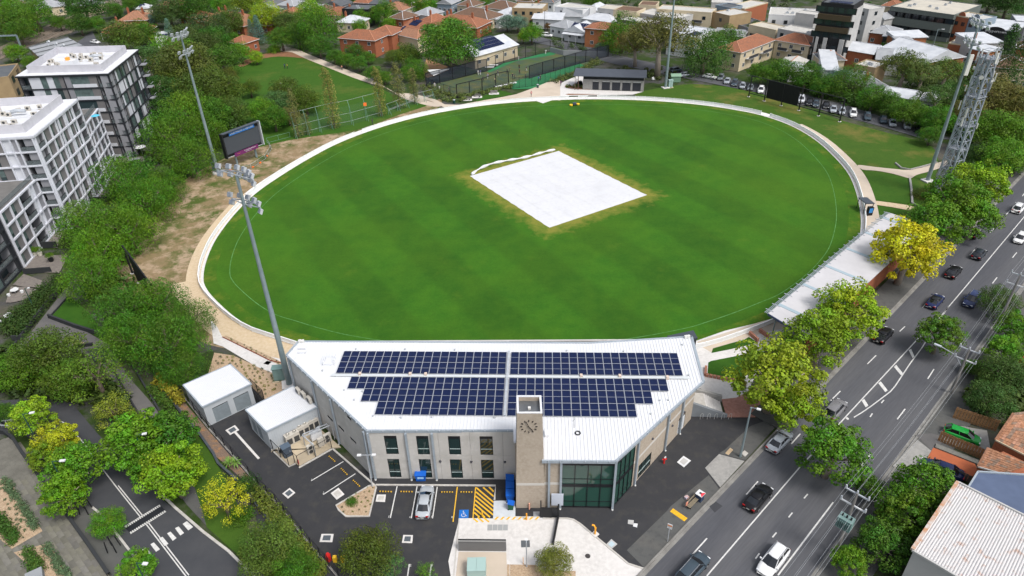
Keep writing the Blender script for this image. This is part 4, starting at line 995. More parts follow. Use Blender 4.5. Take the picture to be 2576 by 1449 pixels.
T(618,1225,34,'shrub','deep','dark round shrub behind the sparse yellow tree',None,'shrub')
T(610,1300,32,'shrub','mid','green shrub on the bank right of the sparse yellow tree',None,'shrub')
T(675,1385,78,'dense',(.09,.13,.02),'spreading green and red-tinged tree beside the car park fence')
T(742,1440,55,'dense','mid','green tree at the bottom edge left of the car park')
T(925,1395,70,'dense',(.075,.085,.014),'dark olive tree at the bottom of the car park')
T(990,1425,34,'sparse',(.09,.17,.05),'light green bush right of the dark olive car park tree')
T(1072,1440,26,'sparse','green','small green bush by the painted bay at the bottom',None,'shrub')
T(1393,1415,46,'dense',(.15,.14,.03),'feathery brown-green tree on the pale concrete apron')
T(885,1263,14,'shrub','mid','little green tree planted in the car park island')
# plane trees along the arterial
G3='plane trees along the pavement by the oval'
T(2462,478,58,'plane',(.18,.25,.012),'farthest yellow-green plane tree of the roadside row, beside the lattice mast',G3)
T(2400,520,62,'plane','green','plane tree just in front of the lattice mast',G3)
T(2450,555,50,'plane','green','plane tree reaching furthest over the road',G3)
T(2350,578,62,'plane','green','green plane tree at the far end of the long stand roof',G3)
T(2278,648,76,'plane','yell','golden-yellow plane tree over the long stand roof',G3)
T(2132,795,70,'plane','lime','lime plane tree at the near end of the stand roof',G3)
T(2062,862,74,'plane',(.16,.24,.012),'tall green plane tree behind the dark car it overhangs',G3)
T(1945,965,92,'plane',(.25,.26,.02),'bronze-tinged plane tree by the red brick paving',G3)
T(1985,1030,62,'plane','lime','near plane tree shading the pole by the brick paving',G3)
G4='trees along the far kerb of the road'
T(2362,849,48,'plane',(.085,.15,.015),'small round green tree standing alone over the right lanes',G4)
T(2094,1140,82,'plane',(.07,.155,.01),'large dark green plane tree above the turning lane',G4)
T(2188,1228,32,'plane','mid','small leafy limb of tree beside the transformer pole',G4)
T(2322,1237,72,'plane','mid','dense dark green tree before the dark blue sedan driveway',G4)
T(2268,1300,68,'plane',(.06,.12,.01),'dark green tree beside the rusty roof corner',G4)
T(2215,1372,62,'plane',(.06,.12,.012),'dark tree on the pavement below the rusty roof',G4)
T(2135,1415,42,'plane','green','lighter green tree at the bottom of the right pavement',G4)
T(2510,765,46,'dense',(.055,.085,.015),'dark olive tree under the power lines beside the blue wagon',G4)
T(2556,832,46,'plane','green','bright green tree at the right edge above the red car',G4)
T(2528,888,46,'plane','green','green tree right of the street light pole',G4)
T(2520,945,58,'dense',(.05,.09,.016),'weeping dark tree behind the timber fence',G4)
T(2492,1012,54,'dense',(.055,.09,.02),'hanging dark green tree above the green hatchback drive',G4)
T(2445,925,24,'dense','mid','small green tree at the pavement by the slanted pole',G4)
T(2545,1078,22,'shrub','mid','green bush beside the green hatchback',None,'shrub')
G5='trees behind the lattice mast'
T(2507,262,52,'dense','brown','brown-olive tree behind the lattice mast top',G5)
T(2560,285,45,'dense',(.12,.11,.02),'olive tree at the right edge above the bright green ones',G5)
T(2495,340,55,'dense','bright','bright green tree right of the lattice mast',G5)
T(2552,348,52,'dense','bright','bright green tree at the right edge beyond the road',G5)
T(2515,400,50,'dense','green','green tree between the mast and the road top',G5)
T(2562,405,40,'dense','green','green tree beside the far top of the road',G5)
T(2445,400,36,'dense','deep','dark tree low behind the lattice mast',G5)
T(2425,435,32,'dense','deep','dark bush at the foot of the lattice mast',G5)
T(2490,435,26,'shrub','blue','grey-leaved bush beyond the nearest plane trees',None,'shrub')
T(2318,490,22,'shrub','olive','dark rounded shrub beside the path behind the mast pole',None,'shrub')
T(2430,300,40,'dense','brown','brown-green tree left of the mast shaft',G5)
G6='hedge trees along the car park behind the sight screen'
for i,(x,y,r,k,c) in enumerate([(1915,195,26,'dense','mid'),(1960,190,30,'dense','mid'),(2025,203,32,'dense','mid'),(2072,225,25,'dense','mid'),(2107,203,24,'dense','blue'),(2140,226,36,'pepper','mid'),(2195,256,30,'dense','mid'),(2235,268,30,'dense','mid'),(2282,290,34,'dense','mid'),(2320,300,28,'dense','mid'),(2357,310,36,'dense','mid'),(2340,345,25,'dense','mid')]):
    T(x,y,r,k,c,['green tree at the left end of the hedge behind the dark sight screen','leafy tree just behind the left half of the dark sight screen','tree straight behind the black panel of the sight screen','low tree over the parked cars right of the sight screen panel','grey-green round bush between white roofs and the cars','taller tree with bare stems inside the open sight screen frame','hedge tree just past the right post of the sight screen','low hedge tree before the long white roof','dense hedge tree over the last parked cars','hedge tree in front of the tall thin gums','big hedge tree left of the leaning light pole','last low hedge tree at the foot of the light pole bank'][i],G6)
T(2270,185,46,'gum','olive','broad olive gum tree before the big white saw roofs')
T(2315,205,40,'gum',(.09,.13,.035),'thin pale gum tree in front of the white roofs','gum trees by the white roofs')
T(2375,195,42,'gum',(.075,.115,.03),'wispy gum tree left of the light pole','gum trees by the white roofs')
T(2355,255,38,'gum',(.07,.12,.025),'lower gum tree right of the long white roof','gum trees by the white roofs')
T(2405,250,34,'dense','dark','dark tree touching the mast pole panels')
T(2507,205,46,'cone','deep','dark conifer right of the mast top');T(2548,220,46,'cone','dark','dark conifer at the right edge below the brown roof')
T(2535,12,44,'dense','deep','dark tree mass at the top right corner');T(2490,5,30,'dense','dark','dark tree left of the top right corner trees')
T(2070,125,10,'dense','mid','small tree under the white wall of the black block');T(2232,120,12,'dense','bright','little bright tree beside the brick gable')
# around the machinery shed
T(1563,108,36,'pepper','mid','green tree left of the wide spreading gum by the machinery shed')
T(1600,125,40,'gum',(.12,.10,.025),'left half of the wide spreading gum over the machinery shed')
o_=T(1660,122,66,'gum',(.11,.105,.022),'wide spreading brown-green gum with pale trunk right of the machinery shed')
T(1770,158,42,'pepper',(.05,.115,.02),'weeping green tree beyond the middle light pole');T(1823,117,34,'dense','mid','bright green tree beside the cream flats')
T(1900,74,22,'dense','olive','olive tree between pale roofs and the cream flats');T(1495,28,10,'cone','mid','narrow green tree by the cream row');T(1775,55,12,'shrub','olive','bush behind the black and white house')
T(1338,92,22,'dense','green','round green tree at the corner of the practice nets');T(1303,60,24,'dense','blue','grey-blue tree behind the net corner')
T(1316,98,12,'dense','lime','small lime tree left of the round green one by the nets')
T(1378,68,9,'dense',(.1,.05,.03),'small dark red street tree on the far street');T(1412,82,8,'dense','olive','small olive street tree by the verandah house')
T(1495,90,9,'dense','brown','thin street tree before the orange brick flats');T(1512,120,12,'shrub','blue','grey-blue street shrub near the yellow sign')
# park edge, left of the nets
T(1131,135,55,'dense',(.07,.155,.012),'big round green tree by the corner of the practice nets')
T(1028,152,28,'dense',(.055,.09,.012),'dark clipped round tree left of the big net-corner tree');T(1044,188,22,'pepper','mid','green tree just left of the near net corner');T(990,150,18,'dense',(.1,.12,.02),'yellowish tree left of the clipped round one')
for i,(x,y,r) in enumerate([(804,125,24),(842,148,18),(870,156,17),(903,165,18),(893,138,18),(925,150,15),(941,190,17),(968,200,15)]):
    T(x,y,r,'dense','mid' if i !=4 else 'dark',['first tree of the avenue beside the grassed park','second round tree in the park avenue','third round tree in the park avenue','fourth round tree in the park avenue','darker tree behind the park avenue near the brick flats','tree behind the avenue by the pale carport','small avenue tree behind the second poplar','last avenue tree before the path fork'][i],'round trees lining the park path')
for a in [(842,322,172,15,'lime','tallest leaning poplar in front of the grassed park'),(752,345,225,11,'olive','narrow poplar left of the net fence, by the bushes'),(775,338,285,9,'olive','stunted poplar beside the narrow left one'),(960,292,170,12,'lime','poplar right of the tall net with the orange sign'),(1006,272,160,14,'olive','broad poplar at the end of the net fence'),(1044,260,172,10,'olive','poplar standing beside the path fork')]:
    column_tree(a[0],a[1],a[2],a[3],(.2,.2,.045) if a[4]=='lime' else (.16,.17,.05),a[5],'poplars along the net fence')
for i,(x,y,r,k,c) in enumerate([(726,60,35,'dense',(.06,.1,.03)),(800,92,42,'pepper','mid'),(784,38,34,'dense','lime'),(669,48,44,'dense','lime'),(654,100,20,'cone','blue'),(909,47,24,'dense','green'),(905,68,18,'dense','green'),(966,35,32,'dense','mid'),(978,60,17,'dense','bright'),(1034,14,26,'dense','mid'),(1079,12,22,'dense','green'),(1079,34,20,'dense','green'),(1139,68,26,'dense','mid'),(1089,98,26,'dense','mid'),(1276,60,22,'dense','blue'),(1256,42,10,'dense','lime'),(985,18,16,'dense','dark'),(1120,90,18,'dense','green'),(1330,5,20,'dense','dark'),(1210,5,24,'dense','mid'),(1490,5,26,'dense','mid'),(710,105,26,'dense','mid'),(755,105,24,'pepper','dark'),(690,128,14,'shrub','green')]):
    T(x,y,r,k,c,['grey-green tree above the far park path','tall green tree where the park path enters','yellow-green tree left of the orange tiled houses','lime tree top left of the park','bluish conifer at the top left of the park','green tree in front of the white-roofed cottage','lower green tree below the white-roofed cottage','dark green tree behind the two brick blocks','bright tree between the cottage and brick flats','dark tree at the top behind the terracotta roof','green tree at the top edge beside the power pole','round green tree below the top edge power pole','green tree before the long orange roof','dark green tree touching the cream house','grey-blue tree right of the clipped hedge','small lime tree by the white extension','dark shrubby tree near the top terracotta roof','green tree overlapping the big round tree top','dark tree between brown block and white flat','green tree at the top above the grey ridge roofs','green trees at the top between white and cream blocks','tree beside the path entering the park','weeping dark tree by the park path entrance','low green bush beside the red garden bed'][i])
# left of the park
G7='dark trees between the flats and the park'
for i,(x,y,r,k,c) in enumerate([(475,190,60,'dense',(.07,.085,.016)),(437,152,42,'dense','green'),(552,245,46,'dense',(.065,.085,.014)),(512,250,55,'dense',(.06,.085,.015)),(380,175,48,'gum',(.05,.085,.03)),(395,245,48,'gum','deep'),(420,290,40,'dense','deep'),(590,290,36,'dense',(.08,.115,.018)),(562,162,34,'dense','mid'),(605,140,22,'dense','green'),(645,150,14,'dense','lime'),(312,98,46,'dense',(.075,.115,.014)),(362,88,36,'dense','mid'),(470,105,44,'dense',(.05,.07,.02)),(525,85,48,'dense',(.045,.07,.02)),(575,62,42,'dense',(.06,.085,.014)),(430,95,20,'cone','blue'),(475,25,42,'dense','dark'),(425,37,38,'dense',(.05,.08,.02)),(387,52,20,'dense','blue'),(287,27,22,'dense','mid'),(242,62,22,'dense','mid'),(212,22,46,'dense','dark'),(200,62,30,'dense','dark'),(40,62,44,'dense','mid'),(90,40,42,'dense','mid'),(15,25,40,'dense','bright'),(50,85,34,'dense','mid'),(42,138,20,'dense','green'),(75,160,14,'dense','bright'),(370,5,24,'dense','mid'),(625,12,44,'dense',(.15,.2,.014)),(628,52,20,'dense','dark'),(505,135,40,'dense',(.05,.075,.016)),(540,120,34,'dense','dark'),(590,105,26,'dense','mid'),(635,95,18,'cone','blue'),(450,225,40,'dense','olive'),(540,300,40,'dense','mid'),(330,10,24,'dense','mid'),(150,60,20,'dense','mid'),(520,10,30,'dense','mid'),(560,15,28,'dense','green'),(575,200,20,'dense',(.09,.1,.02))]):
    T(x,y,r,k,c,['large olive tree behind the upper part of the left light pole','lighter green tree left of the pole lamps','big dark tree at the left edge of the grassed park','dark tree right of the light pole shaft','thin grey gum beside the dark flats roof','dark gum against the side of the black-framed flats','dark tree at the foot of the black-framed flats','rounded olive tree at the park corner','green tree left of the far park bed','small green tree by the red garden bed','yellow-green bush at the corner of the park','green tree in front of the heritage house','tree right of the heritage house','dark tree behind the pole lamps','dark tree below the big orange roof','olive tree hiding the big orange roof','bluish pine beside the solar roofed hall','dark tree at the top left of the big orange roof','tree between the heritage house and orange roof','grey-blue tree behind the heritage house','small tree by the railway top','bushy tree left of the heritage house','dark tree over the railway line','lower dark tree beside the railway line','green tree at the far left beyond the railway','wide green tree right of the far left garden','bright green tree in the top left corner','garden tree above the railway at the left edge','tree behind the white car at the left','bright bush left of the flats roof','green tree at the top edge by the heritage house','lime tree at the top by the parked cars','dark tree below the lime tree at the top','dark tree behind the lower pole lamps','dark tree right of the pole lamps','green tree over the parked cars by the park','bluish conifer right of the park cars','olive tree left of the pole shaft','green tree behind the scoreboard','small tree at the top edge left of the big orange roof','tree over the far side of the railway','top edge tree above the orange roof','green tree at the top right of the orange roof','brownish tree beside the park corner'][i],G7)
for i,(x,y,r,c) in enumerate([(662,285,30,'green'),(769,262,32,'olive'),(719,238,30,'olive'),(630,228,20,'olive'),(726,297,22,'brown'),(690,305,30,'mid'),(700,262,26,'blue')]):
    T(x,y,r,'dense',c if c !='blue' else (.08,.13,.06),['pale green bush at the lower left of the park','dark olive bush beside the narrow poplar','dark bush at the left rim of the park','rounded dark bush at the far left rim of the park','twiggy brown bush behind the scoreboard','green bush just right of the scoreboard top','bluish bush in the park corner thicket'][i],'bushes at the corner of the park')
# -------------------------- buildings of the suburb
def tile(name,c,c2,sc=2.2):return M(name,c,.85,c2,.8,c3=(c[0]*.7,c[1]*.7,c[2]*.7),sc3=3,lo=.45,hi=.7,speck=.3,bsc=3.5,bump=.6)
RC={'orange':tile('orange_tiles',(.27,.11,.06),(.18,.09,.06)),'brown':tile('brown_tiles',(.15,.09,.06),(.11,.075,.055)),'terra':tile('terracotta_tiles',(.3,.15,.09),(.22,.12,.08)),
      'white':M('white_sheet_roof',(.53,.55,.58),.5,(.42,.445,.48),.4),'grey':M('grey_sheet_roof',(.30,.315,.33),.6,(.24,.25,.27),.4),'dark':M('dark_sheet_roof',(.07,.08,.09),.6,(.1,.105,.11),.4),
      'pale':M('pale_flat_roof',(.42,.415,.39),.8,(.35,.345,.33),.3,c3=(.48,.47,.44),sc3=1.2),'cream':M('cream_flat_roof',(.48,.45,.38),.8,(.4,.38,.33),.25),'slate':M('slate_roof',(.12,.125,.135),.7,(.09,.095,.1),.5),'greygreen':M('green_sheet',(.16,.24,.19),.7)}
WC={'brick':M('red_brick',(.28,.085,.04),.9,(.22,.075,.04),.8,c3=(.33,.12,.06),sc3=6,speck=.15,bsc=9),'obrick':M('orange_brick',(.36,.14,.06),.9,(.28,.11,.05),.8,speck=.1),'white':M('white_render',(.62,.63,.64),.8,(.54,.555,.57),.3),
      'cream':M('cream_render',(.55,.47,.33),.85,(.48,.41,.29),.3),'grey':M('grey_render',(.27,.285,.3),.85,(.22,.235,.25),.4),'dark':M('charcoal_render',(.035,.037,.043),.8,(.05,.052,.058),.5),'purple':M('plum_render',(.12,.1,.115),.8,(.1,.085,.095),.5),
      'tan':M('tan_render',(.34,.25,.14),.85,(.29,.21,.12),.4),'bluegrey':M('bluegrey_cladding',(.22,.28,.34),.7,(.19,.24,.29),.5),'black':M('black_cladding',(.014,.015,.018),.5),'bronze':M('bronze_cladding',(.06,.045,.025),.5),'gconc':M('pale_concrete_wall',(.44,.44,.43),.8,(.37,.37,.365),.4),'weather':M('weatherboard',(.55,.57,.58),.8,(.48,.5,.51),.5),'greengrey':M('green_grey_cladding',(.12,.14,.13),.7)}
hg=glass_mat('house_glass',(.02,.03,.038),.1)
WIN={}
def unit_window():
    f=MB();t=.06
    for a in ((0,0,1,t),(0,1-t,1,1),(0,t,t,1-t),(1-t,t,1,1-t),(.48,t,.52,1-t)):f.prism([(a[0],-.05),(a[2],-.05),(a[2],.06),(a[0],.06)],a[1],a[3])
    WIN['f']={c:mesh_of('window',f,m) for c,m in (('w',WC['white']),('d',frame_m))}
    WIN['p']=mesh_of('pane',MB().prism([(.05,-.015),(.95,-.015),(.95,.0),(.05,.0)],.05,.95),hg)
unit_window()
def put_window(par,A,B,u,z,w,h,fc='w',door=False):
    d,_=dirn(A,B);n=Vector((d.y,-d.x,0));p=Vector((A[0],A[1],0))+d*(u-w/2)+n*.03
    f=mk('door' if door else 'window',None,None,par,me=WIN['f'][fc],local=True);f.location=Vector((p.x,p.y,z))-WL[par.name];f.rotation_euler[2]=math.atan2(d.y,d.x);f.scale=(w,1,h)
    mk('pane',None,None,f,me=WIN['p'],local=True)
def house(p1,p2,h,dep,roof,label,wall='brick',rc='orange',rise=2.2,chim=0,solar=0,floors=1,nw=3,fc='w',name='house',cat='house',over=.45,group=None,sidew=2,pts=None,balc=0,skew=0,vents=0,verandah=0,ww=1.3,wh=1.3):
    if pts:A,B=pts
    else:A,B=g(p1[0],p1[1],h),g(p2[0],p2[1],h)
    A=Vector((A.x,A.y,0));B=Vector((B.x,B.y,0));d=(B-A).normalized();n=Vector((-d.y,d.x,0));w=(B-A).length
    C,D=B+n*dep,A+n*dep
    o=root(name,tuple(A),label,cat,group)
    mk('wall',MB().prism([(p.x,p.y) for p in (A,B,C,D)],0,h-.02),WC[wall],o)
    E=[A-d*over-n*over,B+d*over-n*over,C+d*over+n*over,D-d*over+n*over];W2,D2=w+2*over,dep+2*over
    rm=RC[rc];cen=(A+C)/2
    if roof=='flat':
        mk('roof',MB().prism([(p.x,p.y) for p in (A+d*.2+n*.2,B-d*.2+n*.2,C-d*.2-n*.2,D+d*.2-n*.2)],h+.0,h+.1),rm,o)
        q=[A,B,C,D]
        for i in range(4):
            a,b=q[i],q[(i+1) % 4];e=(b-a).normalized();m_=Vector((-e.y,e.x,0));s_=.0 if i % 2==0 else .22
            a=a+e*s_;b=b-e*s_
            mk('parapet',MB().prism([(p.x,p.y) for p in (a-m_*.03,b-m_*.03,b+m_*.2,a+m_*.2)],h-.015,h+.4),WC[wall] if wall not in ('brick','obrick') else WC['cream'],o)
    else:
        mb=MB();z=h
        if roof=='skillion':
            mb.prism([(p.x,p.y) for p in E],z,[z+.25,z+.25,z+rise,z+rise])
        else:
            along=W2 >=D2;ins=(min(W2,D2)/2 if roof=='hip' else 0)
            if along:r1,r2=(E[0]+E[3])/2+d*ins,(E[1]+E[2])/2-d*ins
            else:r1,r2=(E[0]+E[1])/2+n*ins,(E[2]+E[3])/2-n*ins
            r1=r1+Vector((0,0,z+rise));r2=r2+Vector((0,0,z+rise));e=[p+Vector((0,0,z)) for p in E];eb=[p+Vector((0,0,z-.15)) for p in E]
            if along:mb.face([e[0],e[1],r2,r1]).face([e[2],e[3],r1,r2]).face([e[1],e[2],r2]).face([e[3],e[0],r1])
            else:mb.face([e[1],e[2],r2,r1]).face([e[3],e[0],r1,r2]).face([e[0],e[1],r1]).face([e[2],e[3],r2])
            for i in range(4):mb.face([eb[i],eb[(i+1) % 4],e[(i+1) % 4],e[i]])
            mb.face(eb[::-1])
        ro=mk('roof',mb,rm,o)
        if roof !='skillion':
            cap=RC['white'] if rc in ('white','brown','grey') else M('ridge_cap',(.42,.2,.12),.8)
            cm=MB().bar(r1+Vector((0,0,.04)),r2+Vector((0,0,.04)),.25,.12)
            if roof=='hip':
                prs=((e[0],r1),(e[3],r1),(e[1],r2),(e[2],r2)) if along else ((e[0],r1),(e[1],r1),(e[2],r2),(e[3],r2))
                for a,b in prs:cm.bar(a+Vector((0,0,.03)),b+Vector((0,0,.03)),.2,.1)
            mk('ridge',cm,cap,ro)
        for i in range(4):mk('gutter',MB().bar(E[i]+Vector((0,0,h-.06)),E[(i+1) % 4]+Vector((0,0,h-.06)),.14,.14),WC['white'] if rc !='dark' else WC['dark'],o) if roof !='skillion' else None
        for k in range(chim):
            q=cen+d*w*(.28 if k % 2 else -.25)+n*dep*(.2 if k > 1 else -.05);c_=mk('chimney',MB().box((q.x,q.y,h+.2),(.8,.55,rise+1.2),math.atan2(d.y,d.x)),WC['brick'],ro);mk('chimney_pot',MB().cyl((q.x,q.y,h+rise+1.4),.18,.4,8),RC['terra'],c_)
    if roof=='flat':
        for k in range(vents):
            rr=random.Random(label+str(k));q=A+d*w*rr.uniform(.15,.85)+n*dep*rr.uniform(.2,.85);v_=mk('rooftop_unit',MB().box((q.x,q.y,h+.1),(rr.uniform(.7,1.3),.8,.7),math.atan2(d.y,d.x)),galv_l,o);mk('fan',MB().cyl((q.x,q.y,h+.81),.28,.05,10),grille,v_)
    if solar:
        for k in range(solar):
            nr_=4 if solar > 30 else 2;cx_,cy_=k % max(1,(solar+nr_-1)//nr_),k//max(1,(solar+nr_-1)//nr_);q=A+d*(w*.2+cx_*1.15)+n*(dep*.12+cy_*1.9)
            zf=(lambda t:h+.25) if roof=='flat' else (lambda t:h+.2+rise*min(1,(t)/(dep/2))*.95)
            y0,y1=dep*.12+cy_*1.9,dep*.12+cy_*1.9+1.7
            mb=MB();P_=[A+d*(w*.2+cx_*1.15+a)+n*b+Vector((0,0,zf(b)+.12)) for a,b in ((0,y0),(1.05,y0),(1.05,y1),(0,y1))];mb.face(P_);mb.face([p-Vector((0,0,.05)) for p in P_][::-1])
            for i in range(4):mb.face([P_[i]-Vector((0,0,.05)),P_[(i+1)%4]-Vector((0,0,.05)),P_[(i+1)%4],P_[i]])
            mk('solar_panel',mb,pv_cell,o)
    fh=h/floors;side=(B,C) if (A+B).x/2 < 0 else (D,A);sl=dep
    for f_ in range(floors):
        for k in range(nw):put_window(o,A,B,w*(k+.5)/nw,f_*fh+fh*.35,ww,min(wh,fh*.5),fc)
        for k in range(sidew):put_window(o,side[0],side[1],sl*(k+.5)/sidew,f_*fh+fh*.35,ww*.9,min(wh,fh*.5),fc)
    for k in range(balc):
        f_=k//2;u=w*(.3 if k % 2 else .72);zb=f_*fh+fh*.08+fh*(1 if floors > 1 and balc <=2 else 0)
        b_=mk('balcony',wbox(A,B,u-w*.14,u+w*.14,zb,zb+.15,1.4,1.4),WC['gconc'],o);mk('balustrade',wbox(A,B,u-w*.14,u+w*.14,zb+.16,zb+1.1,1.4,.06),WC['dark'],b_)
    if verandah:
        P_=[A-n*2-d*.2,B-n*2+d*.2,B+d*.2,A-d*.2];mb=MB().prism([(p.x,p.y) for p in P_],[h-1.0,h-1.0,h-.5,h-.5],[h-.92,h-.92,h-.42,h-.42]);v_=mk('verandah_roof',mb,rm,o)
        for k in range(4):q=A-n*1.9+d*w*k/3;mk('verandah_post',MB().bar((q.x,q.y,0),(q.x,q.y,h-1),.12),WC['white'],o)
    return o
H=house
H((853,95),(942,102),6.2,10,'hip','left two-storey red brick flats with orange hip roof above the park path','brick','orange',2.4,0,0,2,3,sidew=1)
H((925,84),(985,88),6.2,11,'hip','right two-storey red brick flats with orange hip roof and an outdoor unit','brick','orange',2.2,0,0,2,2,sidew=1)
H((983,82),(1050,98),5.2,9,'hip','cream house with low orange roof and two small solar panels','cream','terra',2,0,2,1,2)
H((1016,66),(1056,74),5.0,9,'gable','brick house with a row of solar panels facing the cream house','brick','orange',2,1,8,1,2)
H((1080,60),(1200,70),4.2,13,'hip','long orange-tiled house with three chimneys beside the clipped hedge','brick','orange',3,3,0,1,4)
H((1136,38),(1226,50),4.2,12,'hip','grey-brown tiled house with white ridges behind the long orange house','cream','brown',3,2,0,1,3)
H((1214,18),(1282,26),4.2,12,'hip','brown tiled house at the top left of the tan block','cream','brown',2.6,1)
H((1198,44),(1255,50),3.5,8,'skillion','white sheet-roofed extension beside the grey-brown house','white','white',1.0)
H((1194,142),(1302,112),4.4,15,'gable','club building with large rooftop solar array beside the practice nets','cream','white',2.6,0,44,1,5,name='club_building',cat='building')
H((808,36),(882,42),4.0,11,'hip','orange-tiled house behind the white-roofed cottage','cream','orange',2.6,2)
H((847,56),(906,58),4.0,9,'hip','white-roofed cottage with pale walls near the dark modern house','cream','white',2.2,1)
H((955,22),(1014,26),4.2,11,'hip','terracotta-roofed house at the top behind the brick flats','cream','terra',2.4,1)
H((860,24),(926,26),7,11,'flat','black modern house with white roof frames','black','dark',0,0,0,2,2,'d',vents=2)
H((744,22),(786,24),4,10,'hip','grey-roofed house at the top above the lime trees','white','grey',2)
H((814,14),(858,16),5,10,'gable','charcoal and white gabled house left of the black modern house','white','dark',2.2)
H((929,10),(972,16),5,10,'gable','dark grey house at the top edge right of the black modern house','dark','dark',2)
H((1100,8),(1135,10),5,10,'gable','blue-white gabled house at the top by the power pole','bluegrey','grey',2)
H((1288,22),(1365,24),7,12,'flat','tan flat-roofed block above the white houses','tan','pale',0,0,0,2,4,'d',vents=2)
H((1395,18),(1466,28),7,10,'flat','white cube house with small square windows','white','pale',0,0,0,2,2,'d')
H((1340,46),(1412,50),4,9,'gable','long white-roofed house next to the grey-blue tree','white','white',2)
H((1414,40),(1476,42),5,10,'gable','white gabled house with grey roof behind the verandah house','weather','grey',2.4,sidew=1)
H((1384,64),(1430,72),4,9,'hip','small pale blue-roofed house left of the verandah house','weather','grey',2)
H((1420,76),(1471,82),4,10,'gable','white verandah house with a big solar array','white','white',2.2,0,12,1,2,verandah=1)
H((1466,46),(1540,56),4.5,9,'hip','white sheet-roofed house behind the orange brick flats','white','white',2)
H((1472,70),(1545,76),7,9,'hip','orange-roofed brick flats with white window hoods','obrick','orange',1.6,0,0,2,2,sidew=1)
H((1548,72),(1605,78),4,7,'gable','low brown and yellow roofed shed beside the orange brick flats','cream','brown',1.4,nw=1)
H((1503,22),(1542,26),8,9,'flat','grey end block of the cream terrace row','gconc','cream',0,0,0,2,2,'d',balc=2)
H((1543,26),(1602,32),8,9,'flat','cream terrace block with dark balconies','cream','brown',0,0,0,2,2,'d',balc=2)
H((1606,14),(1650,16),8,9,'flat','pale rear block beside the terrace row','cream','brown',0,0,0,2,2,'d')
H((1552,50),(1634,64),6,9,'flat','dark plum-coloured flat-roofed house','purple','pale',0,0,0,1,2,'d',vents=3)
H((1604,34),(1706,50),7,11,'flat','pale grey block with stepped white balconies','gconc','pale',0,0,0,2,4,'d',balc=4,vents=2)
H((1645,66),(1702,82),6,11,'flat','black-clad flat house left of the white modern house','black','pale',0,0,0,2,2,'w',vents=3)
H((1652,24),(1790,34),8,9,'flat','long cream and brick block with dark balcony rails','cream','pale',0,0,0,2,4,'d',balc=4)
H((1660,46),(1785,56),4,4,'flat','brick garages under the long cream block','brick','pale',0,0,0,1,4,'w',name='garage',cat='garage')
H((1793,32),(1836,42),8,12,'flat','tan house with blue-grey side wall','tan','pale',0,0,0,2,1,'d',vents=1)
H((1838,22),(1868,16),8,8,'flat','blue-grey clad upper block beside the tan house','bluegrey','dark',0,0,0,2,1,'d')
H((1820,52),(1882,72),4,12,'flat','low dark-roofed shed with two skylights','grey','dark',0,0,0,1,2,'d',vents=2)
H((1798,86),(1866,92),4,9,'gable','grey gabled shed by the cream flats','gconc','grey',1.4,nw=2)
H((1873,24),(1932,8),7,8,'flat','long red brick wall block at the top','brick','pale',0,nw=0)
H((1790,8),(1868,10),6,9,'flat','pale flat roofs at the top above the tan house','gconc','pale',0,vents=3)
H((1884,64),(1952,78),6,8,'flat','cream block with dark window band right of the low dark shed','cream','cream',0,0,0,1,2,'d',ww=4)
# white modern house with solar roof (seen on its corner)
H((1748,98),(1804,76),7,11,'flat','white modern house with flat solar roof and black box storey','white','white',0,0,10,2,3,'d',ww=1.8)
# cream flats with the orange hip roof
H((1864,132),(1948,100),6.4,9,'hip','left wing of the cream flats with orange roof','cream','orange',2.2,0,0,2,4,balc=2,name='apartment_block',cat='building')
H((1950,100),(2036,114),6.4,9,'hip','right wing of the cream flats with orange roof and dark balcony','cream','orange',2.2,0,0,2,3,balc=2,name='apartment_block',cat='building')
H((1957,74),(2054,92),7,9,'flat','white terrace block with deep balconies beside the black office','gconc','pale',0,0,0,2,4,'d',balc=4,vents=2)
H((1934,38),(2056,44),9,14,'flat','long pale flat-roofed building behind the white terraces','white','pale',0,0,0,2,4,'d',vents=5)
H((2002,34),(2050,40),11,6,'flat','pale upper box on the long flat roof','gconc','pale',0,nw=1)
ob=H((2066,8),(2148,16),20,13,'flat','tall black office block with bronze bands and a white side wall','black','dark',0,0,12,5,3,'d',name='office_block',cat='building',ww=6,wh=1.9,sidew=0)
a_,b_=g(2066,8,20),g(2148,16,20);dA,dL=dirn(a_,b_);nA=Vector((-dA.y,dA.x,0))
for z_ in (11.5,15.3):mk('bronze_band',wbox(a_,b_,-.1,dL+.1,z_,z_+1.6,.9,.9),WC['bronze'],ob)
for u0_,u1_ in ((.08,.16),(.32,.44),(.82,.97)):mk('white_fin',wbox(a_,b_,dL*u0_,dL*u1_,1,9.5,.95,.5),WC['gconc'],ob)
mk('side_panel',wbox(Vector((b_.x,b_.y,0))+nA*.1,Vector((b_.x,b_.y,0))+nA*12.9,0,12.8,0,18.4,.3,.28),WC['gconc'],ob)
mk('side_panel',wbox(Vector((a_.x,a_.y,0))+nA*12.9,Vector((a_.x,a_.y,0))+nA*.1,0,12.8,0,18.4,.3,.28),WC['gconc'],ob)
H((2186,26),(2226,20),13,9,'flat','narrow white-walled tower behind the black office','gconc','pale',0,0,0,4,1,'d')
lb=H((2240,18),(2400,40),9.5,26,'flat','long grey office with a cream roof and dark ribbon windows','greengrey','cream',0,0,0,2,8,'d',name='office_block',cat='building',vents=7,ww=4.2,wh=1.8,sidew=3)
sh=H((2402,40),(2436,46),9,9,'flat','red-rendered shopfront with rounded parapet','brick','pale',0,0,0,2,2,'d',name='shop',cat='shop')
sb=H((2438,46),(2472,52),9,9,'flat','blue-grey shopfront with rounded parapet','bluegrey','pale',0,0,0,2,2,'d',name='shop',cat='shop')
